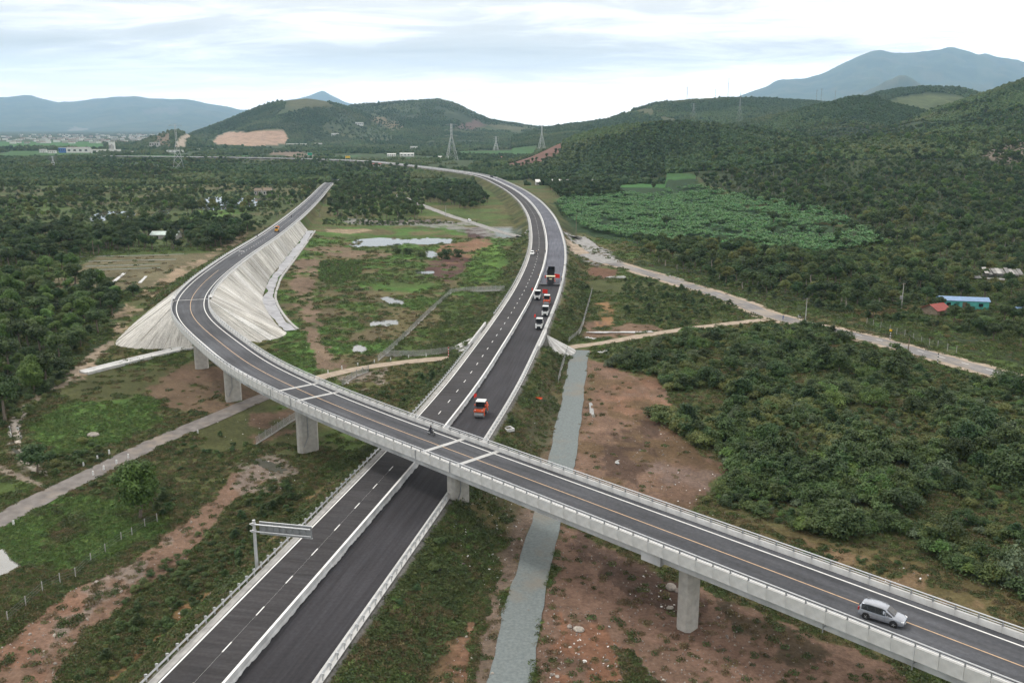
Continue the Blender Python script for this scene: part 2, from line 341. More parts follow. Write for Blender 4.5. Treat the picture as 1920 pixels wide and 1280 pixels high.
# ------------------------------------------------------------------ hills: crest traced along bearings, at their real distance
def hill(pts, yc, yf, yb, seed, rough=0.16, tree=7.0, pw=1.0):
    """pts: crest pixels; yc crest northing, yf foot of the near slope, yb foot behind."""
    k = []; z = []
    for u, v in pts:
        dx, dy, dz = ray(u, v); k.append(dx / dy); z.append(max(0.0, CAMZ + dz / dy * (yc if not callable(yc) else yc(u)) - tree))
    return dict(k=np.array(k), z=np.array(z), yc=yc, yf=yf, yb=yb, seed=seed, rough=rough, pw=pw, u0=pts[0][0], u1=pts[-1][0])
HILLS = [
    hill([(330, 262), (370, 243), (420, 224), (470, 204), (500, 193), (540, 184), (575, 181), (610, 186), (650, 196), (690, 212), (720, 226), (760, 243), (800, 262)], 3900, 3050, 5200, 1),
    hill([(600, 232), (640, 200), (665, 193), (700, 191), (740, 188), (780, 186), (820, 182), (850, 189), (880, 204), (920, 221), (960, 228), (1010, 235), (1060, 236), (1110, 250)], 4800, 3150, 6200, 2),
    hill([(960, 252), (1010, 240), (1060, 231), (1100, 227), (1140, 221), (1180, 205), (1230, 190), (1300, 184), (1380, 181), (1450, 184), (1520, 189), (1600, 198), (1700, 212), (1800, 230)], 3300, 2150, 4600, 3),
    hill([(925, 318), (960, 302), (1000, 286), (1040, 267), (1080, 249), (1120, 238), (1170, 230), (1230, 226), (1290, 227), (1350, 233), (1420, 243), (1500, 258), (1600, 280)], 1500, 1130, 1900, 4, 0.10, 6.0),
    hill([(1320, 245), (1400, 224), (1480, 209), (1540, 196), (1600, 182), (1640, 185), (1680, 197), (1720, 208), (1780, 222), (1850, 240), (1950, 262)], 2150, 1480, 2800, 5, 0.16),
    hill([(1600, 196), (1640, 181), (1680, 173), (1740, 168), (1800, 171), (1830, 178), (1900, 196), (1960, 220)], 3000, 2350, 3800, 6, 0.10, 1.0),
    hill([(1600, 262), (1660, 246), (1700, 231), (1760, 207), (1820, 187), (1870, 169), (1920, 152), (1990, 138), (2100, 132), (2300, 150), (2500, 200)], 1750, 900, 2500, 7, 0.14),
    hill([(1250, 292), (1350, 280), (1450, 272), (1550, 268), (1650, 268), (1750, 268), (1850, 262), (1950, 255), (2100, 262), (2300, 285)], 1200, 800, 1500, 8, 0.08, 4.0),
    hill([(1360, 190), (1390, 177), (1460, 151), (1550, 138), (1600, 115), (1650, 97), (1700, 95), (1740, 95), (1790, 85), (1830, 95), (1900, 108), (1960, 118), (2050, 140), (2200, 175)], 20000, 11000, 25000, 9, 0.20, 0),
    hill([(-700, 215), (-500, 190), (-350, 200), (-200, 182), (-100, 190), (0, 178), (60, 180), (110, 192), (150, 188), (210, 181), (290, 184), (350, 185), (400, 195), (455, 205), (480, 204), (530, 215), (580, 232), (620, 245)], 23000, 14500, 26500, 10, 0.20, 0),
    hill([(440, 226), (480, 200), (520, 188), (560, 180), (580, 177), (605, 169), (625, 177), (650, 188), (700, 200), (760, 222), (800, 240)], 26500, 22500, 28500, 11, 0.12, 0),
    hill([(1600, 185), (1640, 164), (1660, 152), (1685, 145), (1710, 150), (1735, 161), (1770, 180)], 11000, 9600, 12500, 12, 0.08, 0.0),
    hill([(255, 268), (285, 258), (305, 247), (330, 243), (352, 250), (372, 262), (400, 270)], 3000, 2600, 3400, 13, 0.06, 3.0),
]
def hills_h(X, Y):
    K = X / np.maximum(Y, 1.0); H = np.zeros(X.shape)
    for h in HILLS:
        zc = np.interp(K, h['k'], h['z'], left=0, right=0)
        m = (zc > 0) & (Y > h['yf'] * 0.9) & (Y < h['yb'])
        if not m.any(): continue
        x, y, z = X[m], Y[m], zc[m]
        if h['yc'] > 6000: z = z * (1 + 0.16 * (fbm(K[m] * 22, K[m] * 0 + h['seed'], 1.0, 4, 7) - 0.5))
        foot = h['yf'] * (1 + 0.10 * (fbm(x, y * 0.2, h['yf'] * 0.06, 3, h['seed']) - 0.5) * 2)
        t = np.where(y < h['yc'], (y - foot) / (h['yc'] - foot), (h['yb'] - y) / (h['yb'] - h['yc'])); t = np.clip(t, 0, 1)
        f = (0.55 * t + 0.45 * t * t * (3 - 2 * t))
        rg = 1 - np.abs(2 * fbm(x, y * 0.55, h['yc'] * 0.045 + 40, 4, h['seed'] + 40) - 1)
        f = f * (1 - h['rough'] * 1.5 * (rg - 0.45) * np.sin(np.pi * np.clip(t, 0, 1)) ** 0.8)
        H[m] = np.maximum(H[m], z * f)
    return H

# ------------------------------------------------------------------ ponds and puddles (photo outline, at ground level)
PUDDLES = {
    'white pool in the green hollow inside the ramp, between two bushes and the grey track': [(676, 458), (684, 450), (720, 447), (765, 449), (800, 446), (848, 449), (856, 454), (810, 459), (760, 457), (725, 461), (690, 463)],
    'small pool of still water in the middle of the green hollow': [(693, 606), (702, 602), (722, 601), (746, 600), (745, 607), (728, 611), (712, 609), (700, 611)],
    'thin pale puddle on the dark churned mud': [(770, 511), (790, 509), (816, 508), (812, 514), (790, 513)],
    'grey puddle beside the larger bush of the hollow': [(797, 471), (815, 470), (822, 478), (812, 486), (800, 482)],
    'pale pond cut by the left edge of the picture': [(-30, 1030), (12, 1032), (28, 1048), (45, 1056), (30, 1068), (10, 1078), (-30, 1085)],
    'shallow puddle under the lone leafy tree, on the road side': [(226, 894), (242, 889), (264, 892), (262, 901), (240, 903)],
    'long pond glinting among the trees left of the ramp': [(170, 408), (196, 398), (222, 397), (246, 401), (240, 409), (205, 411), (182, 414)],
    'small glint of pond behind the round tree left of the ramp': [(288, 402), (306, 392), (322, 391), (314, 400), (298, 406)],
    'wide pond in front of the grey house left of the ramp': [(370, 376), (395, 370), (430, 371), (465, 372), (492, 376), (478, 384), (440, 389), (400, 391), (374, 386)],
    'rain puddle in the wheel track beside the gravel road': [(1105, 755), (1110, 754), (1114, 779), (1107, 779)],
    'shallow rain puddles on the brown soil above the flyover': [(1152, 866), (1158, 862), (1166, 861), (1168, 864), (1160, 868)],
    'milky puddle in the churned grass of the hollow': [(658, 650), (672, 646), (688, 651), (680, 660), (664, 658)],
    'streak of muddy water in the grass of the hollow': [(716, 560), (728, 557), (746, 561), (760, 565), (752, 570), (730, 568)],
    'left water-filled rut of the wet track by the grove foot': [(15, 790), (20, 800), (24, 826), (38, 848), (46, 860), (40, 862), (26, 846), (15, 826), (12, 800)],
    'right water-filled rut of the wet track by the grove foot': [(31, 796), (37, 800), (40, 824), (34, 826)],
    'grey patch of water by the rubble left of the motorway': [(478, 862), (490, 857), (512, 868), (536, 880), (528, 884), (505, 880), (486, 870)],
}
PUD = [(k, poly2(v)) for k, v in PUDDLES.items()]
KCONE = 1.75
def end_cone(x, y, d, t):
    """the embankment end is steeper in front than at its sides"""
    c = RAMP.p[0]; tx, ty = RAMP.t[0]; w = -((x - c[0]) * tx + (y - c[1]) * ty); l = (x - c[0]) * ty - (y - c[1]) * tx
    return np.where((t <= 0.01) & (w > 0), np.hypot(l, w * KCONE), d)
RM_T = (0, 33, 65, 100, 184, 320); RM_M = (1.8, 1.27, 0.86, 0.74, 0.68, 0.80); RM_Z = (0, 0, 1.0, 2.0, 2.0, 1.6)
def ramp_slope(t, s, lat=None):
    """run per metre of fall, and the ground level at the toe, along the ramp (s: side)"""
    m = np.where(s > 0, np.interp(t, RM_T, RM_M), np.interp(t, (0, 40, 90), (1.4, 1.5, 2.0))); zt = np.where(s > 0, np.interp(t, RM_T, RM_Z), 0.0); return m, zt
def base_h(X, Y):
    R = np.hypot(X, Y)
    h = 0.5 * (fbm(X, Y, 45, 3, 21) - 0.5) + 2.5 * sstep(300, 1200, R) * (fbm(X, Y, 260, 3, 22) - 0.5)
    h = h + 10 * sstep(430, 950, Y) * sstep(0.10, 0.50, X / np.maximum(Y, 1))
    return h
def ground_h(X, Y, detail=True):
    X = np.asarray(X, float); Y = np.asarray(Y, float)
    h = base_h(X, Y) + hills_h(X, Y)
    near = (np.hypot(X, Y) < 2300)
    if near.any():
        x, y, hh = X[near], Y[near], h[near]
        wob = 0.5 * (fbm(x, y, 9, 3, 31) - 0.5)
        d, s, z, t = EX.dist(x, y)
        e = z - 0.30 - np.maximum(0, d - 9.4) / 1.75 + wob * sstep(9.5, 12, d)
        # the little bridge: leave the passage of the lane open under the motorway
        dd, _, _, _ = DIRT.dist(x, y)
        e = np.minimum(e, np.where(d < 24, 0.05 + np.maximum(0, dd - 3.6) * 1.1, 99))
        hh = np.maximum(np.minimum(hh, np.where(d < 9, z - 0.3, 1e9)), e) if False else np.maximum(hh, e)
        hh = np.where(d < 9.2, np.minimum(hh, z - 0.22), hh)
        d, s, z, t = RAMP.dist(x, y); d0 = d; d = end_cone(x, y, d, t); m_, zt = ramp_slope(t, s)
        e = z - 0.45 - np.maximum(0, d - 5.7) / m_ + wob * 0.5 * sstep(6, 9, d)
        e = np.maximum(e, np.where((s > 0) & (zt > 0.01), zt - 0.25 - np.maximum(0, d - 5.7 - (z - zt) * m_) / 14.0, -9))
        hh = np.maximum(hh, e); hh = np.where(d < 5.6, np.minimum(hh, z - 0.25), hh)
        rm = np.zeros(x.shape)
        for p, w in ((DIRT, 3.0), (ROAD, 6.5), (HAUL, 3.2), (GREYR, 3.6)):
            d, s, z, t = p.dist(x, y); k = 1 - sstep(w, w + 5, d); dE, _, _, _ = EX.dist(x, y)
            hh = np.where((k > 0) & (dE > 10.5), hh * (1 - k) + np.minimum(hh, 0.0) * k, hh); rm = np.maximum(rm, k)
        for name, pl in PUD:
            c = pl.mean(0); r = np.hypot(*(pl - c).T).max() * 1.6 + 2
            m = np.hypot(x - c[0], y - c[1]) < r
            if m.any():
                xx, yy = x[m], y[m]; wx = (fbm(xx, yy, 3.0, 3, 51) - 0.5) * 2.2; wy = (fbm(xx, yy, 3.0, 3, 52) - 0.5) * 2.2
                q = hh[m]; q = np.where(np.hypot(xx - c[0], yy - c[1]) < r * 0.9, np.minimum(q, 0.12), q)
                hh[m] = np.where(inpoly(xx + wx, yy + wy, pl), -0.35, q)
        if detail: hh = hh + 0.16 * (1 - rm) * (fbm(x, y, 2.2, 3, 61) - 0.5) * sstep(0.2, 1.5, np.minimum(EX.dist(x, y)[0] - 9.4, 9))
        h[near] = hh
    return h

# ------------------------------------------------------------------ ground colour zones
GRN = (0.066, 0.098, 0.030); LUSH = (0.064, 0.135, 0.030); DRY = (0.150, 0.122, 0.058); OLIVE = (0.066, 0.070, 0.030); WEED = (0.030, 0.042, 0.019)
SOIL = (0.162, 0.106, 0.076); RED = (0.190, 0.108, 0.072); DKSOIL = (0.075, 0.050, 0.038); ORANGE = (0.30, 0.165, 0.088); TAN = (0.29, 0.22, 0.155)
GRAV = (0.205, 0.20, 0.19); BLUEG = (0.205, 0.235, 0.235); PINKG = (0.205, 0.170, 0.145); FOREST = (0.020, 0.030, 0.015); PALE = (0.46, 0.44, 0.42)
FIELD = (0.052, 0.130, 0.040)
ZONES = [  # pixels outline, colour, ragged edge (m), patchiness threshold (None = solid), patch size (m), strength
    ([(-400, 300), (600, 285), (640, 340), (560, 415), (480, 455), (380, 490), (0, 500), (-500, 520)], (0.068, 0.090, 0.036), 6, None, 0, 1.0),
    ([(-400, 300), (600, 285), (640, 340), (560, 415), (480, 455), (380, 490), (0, 500), (-500, 520)], (0.105, 0.098, 0.05), 6, 0.56, 40, 0.8),
    ([(-100, 452), (120, 440), (60, 425), (-100, 420)], (0.16, 0.12, 0.075), 6, 0.48, 20, 0.8), ([(320, 430), (470, 395), (480, 388), (400, 388), (340, 405)], (0.085, 0.145, 0.040), 5, None, 0, 0.9),
    ([(120, 340), (300, 330), (440, 335), (420, 345), (250, 350), (120, 352)], (0.085, 0.125, 0.045), 8, 0.45, 30, 0.9), ([(-60, 380), (110, 372), (140, 400), (20, 412), (-60, 405)], (0.085, 0.125, 0.045), 6, 0.42, 22, 0.9),
    ([(-400, 262), (340, 262), (900, 285), (960, 330), (640, 345), (0, 310), (-400, 330)], (0.048, 0.068, 0.032), 20, None, 0, 1.0),
    ([(-200, 266), (190, 266), (200, 277), (-200, 279)], FIELD, 12, None, 0, 0.9), ([(20, 283), (130, 283), (220, 292), (-30, 297)], FIELD, 8, None, 0, 0.6),
    ([(220, 291), (480, 291), (480, 294), (240, 296)], FIELD, 4, None, 0, 0.7), ([(560, 294), (700, 300), (860, 300), (760, 290)], FIELD, 8, 0.5, 60, 0.6),
    ([(860, 284), (1010, 282), (1000, 290), (860, 292)], FIELD, 8, None, 0, 0.7),
    ([(1132, 349), (1200, 345), (1260, 347), (1308, 350), (1302, 359), (1240, 361), (1180, 360), (1136, 359)], FIELD, 5, None, 0, 1.0),
    ([(1120, 350), (1300, 355), (1400, 395), (1580, 430), (1660, 470), (1600, 500), (1180, 460), (1060, 430), (1040, 380)], (0.026, 0.05, 0.022), 6, None, 0, 1.0),
    ([(1300, 310), (2300, 300), (2500, 420), (1960, 700), (1640, 620), (1440, 575), (1180, 490), (1560, 470), (1640, 440), (1560, 420), (1400, 380), (1300, 350)], (0.036, 0.05, 0.022), 5, None, 0, 1.0),
    ([(1620, 455), (1660, 440), (1720, 450), (1760, 480), (1740, 560), (1620, 590), (1560, 560)], GRN, 4, 0.42, 12, 0.9),
    ([(1560, 585), (1700, 560), (1760, 575), (1700, 590), (1600, 604)], DRY, 3, 0.45, 6, 0.7),
    ([(-100, 510), (230, 500), (230, 620), (160, 720), (60, 800), (-100, 850)], (0.032, 0.048, 0.022), 4, None, 0, 1.0),
    # vegetable beds
    ([(150, 505), (180, 480), (300, 474), (392, 473), (398, 490), (340, 520), (280, 540), (180, 545), (80, 545), (60, 500)], (0.125, 0.112, 0.066), 2, None, 0, 1.0),
    ([(40, 498), (150, 490), (140, 515), (70, 532)], GRN, 2, None, 0, 0.9), ([(160, 470), (380, 462), (390, 474), (180, 482)], GRN, 2, None, 0, 0.9),
    # verge of the ramp, west side
    ([(440, 470), (330, 530), (240, 600), (220, 640), (130, 740), (95, 760), (190, 640), (225, 580), (300, 520), (400, 470), (470, 430)], TAN, 3, 0.48, 10, 0.8),
    ([(240, 560), (310, 520), (340, 528), (260, 600), (225, 640)], OLIVE, 2, 0.5, 6, 0.9),
    # hollow inside the ramp
    ([(500, 460), (600, 428), (800, 418), (960, 430), (985, 470), (955, 540), (880, 620), (700, 680), (560, 700), (500, 660), (540, 600), (490, 540)], GRN, 3, None, 0, 1.0),
    ([(500, 460), (600, 428), (800, 418), (960, 430), (985, 470), (955, 540), (880, 620), (700, 680), (560, 700), (500, 660), (540, 600), (490, 540)], (0.112, 0.094, 0.050), 3, 0.47, 17, 0.9),
    ([(500, 460), (600, 428), (800, 418), (960, 430), (985, 470), (955, 540), (880, 620), (700, 680), (560, 700), (500, 660), (540, 600), (490, 540)], LUSH, 3, 0.56, 11, 0.85),
    ([(500, 560), (640, 520), (760, 560), (700, 640), (560, 640)], (0.10, 0.082, 0.05), 4, 0.52, 5, 0.8),
    ([(556, 500), (580, 480), (600, 492), (594, 520), (590, 560), (600, 620), (620, 660), (655, 690), (600, 690), (575, 640), (560, 580), (552, 540)], (0.165, 0.118, 0.085), 2, 0.36, 6, 0.95),
    ([(560, 470), (640, 462), (720, 472), (760, 476), (700, 485), (600, 480)], (0.16, 0.115, 0.08), 2, 0.45, 10, 0.9),
    ([(610, 432), (680, 428), (700, 432), (660, 438), (615, 437)], TAN, 2, None, 0, 0.8),
    ([(820, 460), (880, 452), (915, 442), (925, 456), (890, 488), (840, 500), (820, 482)], RED, 2.5, 0.34, 8, 0.9),
    ([(800, 490), (850, 480), (885, 484), (870, 505), (850, 528), (815, 525), (800, 510)], (0.085, 0.05, 0.042), 2.5, 0.33, 5, 1.0),
    ([(870, 430), (900, 425), (925, 440), (905, 448), (880, 444)], (0.07, 0.045, 0.04), 2, None, 0, 1.0),
    ([(890, 470), (925, 458), (950, 470), (935, 500), (900, 530), (880, 545), (860, 540)], (0.085, 0.155, 0.032), 2, None, 0, 0.85),
    ([(640, 408), (760, 416), (870, 414), (900, 425), (960, 425), (990, 440), (960, 452), (900, 440), (800, 424), (650, 420)], GRAV, 3, 0.38, 9, 0.85),
    ([(925, 428), (960, 428), (985, 440), (975, 448), (930, 444)], BLUEG, 1.5, None, 0, 1.0),
    ([(640, 690), (760, 690), (840, 690), (800, 740), (760, 765), (640, 720)], (0.075, 0.075, 0.03), 3, 0.4, 9, 0.9),
    ([(640, 705), (720, 690), (730, 715), (680, 735), (640, 722)], PINKG, 2, 0.48, 5, 0.8),
    ([(860, 660), (925, 600), (985, 490), (1000, 440), (975, 420), (985, 500), (900, 640)], (0.080, 0.086, 0.032), 3, None, 0, 0.9),
    # right side of the motorway
    ([(1060, 440), (1100, 445), (1140, 470), (1160, 492), (1120, 500), (1070, 490)], GRAV, 2, None, 0, 1.0),
    ([(1100, 500), (1160, 505), (1150, 525), (1110, 520)], (0.13, 0.07, 0.05), 2, None, 0, 0.9),
    ([(1070, 500), (1120, 520), (1250, 530), (1380, 575), (1420, 598), (1250, 625), (1100, 640), (1050, 610), (1060, 540)], (0.068, 0.078, 0.032), 3, None, 0, 1.0),
    ([(1090, 590), (1160, 600), (1250, 615), (1180, 632), (1095, 635)], SOIL, 3, 0.44, 7, 0.9),
    ([(1120, 560), (1145, 565), (1150, 610), (1120, 615)], ORANGE, 2, 0.5, 4, 0.7),
    ([(1040, 655), (1110, 660), (1090, 760), (1070, 870), (1010, 870), (1035, 760)], SOIL, 2, None, 0, 0.9),
    ([(1108, 672), (1150, 680), (1300, 750), (1380, 850), (1320, 930), (1300, 970), (1060, 880), (1085, 780)], SOIL, 2.5, None, 0, 1.0),
    ([(1108, 672), (1150, 680), (1300, 750), (1380, 850), (1320, 930), (1300, 970), (1060, 880), (1085, 780)], (0.115, 0.078, 0.045), 2.5, 0.52, 9, 0.9),
    ([(1150, 690), (1250, 700), (1290, 770), (1180, 780), (1120, 730)], RED, 3, 0.45, 6, 0.7),
    ([(1140, 790), (1230, 790), (1235, 870), (1190, 910), (1130, 890)], DKSOIL, 2, 0.42, 5, 0.85),
    ([(1200, 860), (1330, 870), (1330, 930), (1240, 920)], (0.165, 0.12, 0.10), 3, 0.42, 6, 0.8),
    ([(940, 690), (1000, 680), (1040, 690), (1025, 780), (990, 870), (930, 850), (900, 800)], (0.062, 0.068, 0.028), 2, None, 0, 1.0),
    ([(985, 800), (1035, 700), (1055, 670), (1045, 780), (1015, 880), (975, 870)], (0.17, 0.125, 0.10), 2, None, 0, 0.9),
    ([(930, 790), (1000, 790), (985, 850), (925, 825)], SOIL, 2, 0.47, 4, 0.8),
    # below the flyover
    ([(840, 960), (960, 900), (1000, 960), (950, 1080), (900, 1290), (600, 1290), (700, 1130)], OLIVE, 1.5, None, 0, 1.0),
    ([(850, 950), (960, 900), (980, 960), (960, 1010), (900, 1000), (860, 985)], (0.16, 0.10, 0.078), 2, 0.36, 5, 0.95),
    ([(690, 1210), (780, 1130), (900, 1170), (880, 1290), (620, 1290)], RED, 1.5, 0.45, 4, 0.9),
    ([(830, 990), (900, 1010), (905, 1060), (860, 1060)], PALE, 1.2, 0.52, 2.5, 0.7),
    ([(960, 960), (1010, 940), (1000, 1000), (960, 1090), (930, 1290), (890, 1290), (930, 1080)], (0.17, 0.125, 0.10), 1.2, None, 0, 0.9),
    ([(1040, 985), (1240, 1070), (1500, 1170), (1760, 1290), (990, 1290), (1030, 1100)], (0.150, 0.098, 0.072), 2, None, 0, 1.0),
    ([(1060, 990), (1240, 1065), (1340, 1120), (1290, 1180), (1180, 1130), (1080, 1050)], (0.070, 0.047, 0.037), 2, 0.32, 4, 0.9),
    ([(1050, 1060), (1120, 1080), (1250, 1150), (1400, 1210), (1500, 1290), (1380, 1290), (1180, 1180), (1050, 1130)], (0.165, 0.105, 0.078), 2, None, 0, 0.9),
    ([(1055, 1150), (1120, 1180), (1200, 1230), (1180, 1290), (1040, 1290)], (0.20, 0.105, 0.066), 1.5, 0.40, 4, 0.9),
    ([(1150, 1215), (1190, 1225), (1250, 1290), (1190, 1290)], GRAV, 1.0, 0.38, 2, 0.9),
    ([(1340, 1110), (1480, 1170), (1560, 1230), (1500, 1250), (1380, 1200)], (0.058, 0.046, 0.03), 1.5, 0.40, 4, 0.9),
    # left of the motorway
    ([(-200, 840), (200, 690), (420, 680), (560, 770), (640, 850), (480, 1080), (260, 1300), (-300, 1300)], (0.074, 0.080, 0.034), 3, None, 0, 1.0),
    ([(60, 800), (110, 760), (290, 740), (300, 790), (240, 830), (100, 850)], LUSH, 2.5, None, 0, 0.75),
    ([(270, 730), (330, 690), (440, 690), (470, 740), (420, 780), (330, 770)], (0.145, 0.10, 0.068), 2.5, 0.44, 7, 0.9),
    ([(300, 700), (400, 660), (520, 720), (600, 770), (560, 800), (420, 740)], (0.115, 0.078, 0.055), 2.5, 0.48, 8, 0.8),
    ([(-100, 960), (170, 930), (330, 960), (330, 1000), (140, 1060), (-100, 1040)], LUSH, 2.5, 0.44, 10, 0.8),
    ([(-60, 1290), (-20, 1230), (130, 1110), (230, 1060), (330, 990), (400, 940), (430, 890), (520, 860), (500, 900), (420, 960), (380, 1020), (260, 1120), (170, 1190), (90, 1290)], SOIL, 1.0, None, 0, 1.0),
    ([(-60, 1290), (60, 1190), (200, 1070), (320, 1010), (330, 1040), (200, 1130), (100, 1230), (40, 1290)], PINKG, 1.6, 0.50, 5, 0.8),
    ([(-60, 1290), (0, 1230), (130, 1120), (200, 1090), (120, 1200), (60, 1290)], RED, 1.6, 0.48, 5, 0.7),
    ([(430, 880), (520, 850), (560, 880), (500, 930), (440, 930)], PINKG, 2, 0.46, 4, 0.8),
    ([(470, 770), (560, 770), (560, 810), (480, 830)], SOIL, 2, 0.42, 6, 0.9),
    ([(560, 930), (640, 900), (700, 850), (720, 850), (660, 930), (520, 1060), (440, 1150), (330, 1260), (180, 1290), (380, 1140), (480, 1040)], (0.105, 0.09, 0.042), 1.4, 0.46, 5, 0.9),
    ([(380, 1110), (520, 1010), (580, 960), (600, 950), (540, 1020), (430, 1115), (330, 1190), (220, 1285), (190, 1285), (310, 1180)], ORANGE, 0.8, 0.46, 3, 0.8),
    ([(565, 940), (600, 915), (640, 912), (600, 940)], ORANGE, 1.0, None, 0, 1.0),
    ([(10, 780), (60, 740), (75, 750), (30, 800), (60, 880), (110, 920), (60, 900), (20, 850)], (0.16, 0.14, 0.11), 1.2, 0.40, 4, 0.7),
    ([(-100, 880), (70, 905), (30, 945), (-100, 980)], GRN, 1.5, None, 0, 0.9),
    # verges right of the flyover
    ([(1290, 955), (1440, 985), (1700, 1025), (1920, 1120), (2100, 1200), (2100, 1300), (1700, 1130), (1400, 1010)], (0.105, 0.088, 0.042), 1.5, None, 0, 1.0),
    ([(1500, 1010), (1700, 1060), (1860, 1130), (1760, 1130), (1560, 1050)], (0.16, 0.108, 0.066), 1.5, 0.48, 4, 0.8),
    ([(1146, 690), (1160, 652), (1420, 612), (1660, 660), (1960, 740), (2060, 1180), (1800, 1072), (1540, 1004), (1310, 935), (1372, 885), (1300, 838), (1232, 706)], (0.075, 0.082, 0.036), 2, None, 0, 1.0),
    ([(225, 628), (200, 660), (150, 700), (100, 735), (70, 760), (60, 752), (120, 700), (180, 655)], (0.24, 0.195, 0.15), 1.2, 0.38, 5, 0.9), ([(10, 800), (22, 780), (50, 755), (62, 762), (40, 790), (40, 830), (60, 860), (92, 885), (80, 892), (45, 868), (20, 838)], (0.36, 0.32, 0.28), 0.5, None, 0, 0.9),
    ([(-40, 862), (0, 870), (60, 895), (112, 912), (108, 920), (40, 900), (-40, 875)], (0.24, 0.20, 0.16), 0.8, None, 0, 0.9),
]
HZONES = [  # cuts and clearings on the hill slopes: bearing outline in pixels, depth range, colour, strength
    ([(396, 268), (408, 258), (430, 248), (470, 249), (500, 243), (532, 245), (540, 258), (536, 271), (470, 273)], 2900, 4200, (0.32, 0.225, 0.165), 1.0),
    ([(325, 275), (335, 262), (352, 245), (356, 252), (344, 275)], 2500, 3400, (0.36, 0.30, 0.24), 0.9), ([(285, 270), (300, 252), (320, 250), (318, 275)], 2500, 3400, (0.16, 0.12, 0.09), 0.8),
    ([(505, 290), (520, 281), (560, 285), (600, 292), (560, 296)], 1600, 2600, (0.19, 0.14, 0.11), 0.8),
    ([(690, 225), (705, 217), (740, 228), (760, 238), (730, 240)], 3100, 5200, (0.15, 0.12, 0.07), 0.8), ([(600, 240), (700, 262), (740, 258), (640, 215)], 3100, 5000, (0.055, 0.075, 0.04), 0.7),
    ([(850, 240), (890, 225), (910, 236), (880, 245)], 3100, 5200, (0.12, 0.075, 0.07), 0.8),
    ([(950, 312), (985, 292), (1030, 270), (1056, 258), (1050, 285), (1020, 300), (985, 312)], 1100, 1560, (0.145, 0.085, 0.068), 1.0),
    ([(1640, 200), (1680, 186), (1740, 176), (1800, 182), (1840, 200), (1760, 210), (1690, 214)], 2250, 3800, (0.085, 0.105, 0.048), 0.9),
    ([(1845, 292), (1880, 272), (1940, 258), (2000, 262), (1960, 300), (1880, 308)], 760, 2600, (0.20, 0.165, 0.135), 0.9),
    ([(125, 245), (140, 238), (165, 242), (150, 250)], 14000, 24000, (0.30, 0.26, 0.22), 0.5), ([(260, 208), (330, 200), (335, 212), (275, 214)], 14000, 24000, (0.15, 0.12, 0.1), 0.5),
]
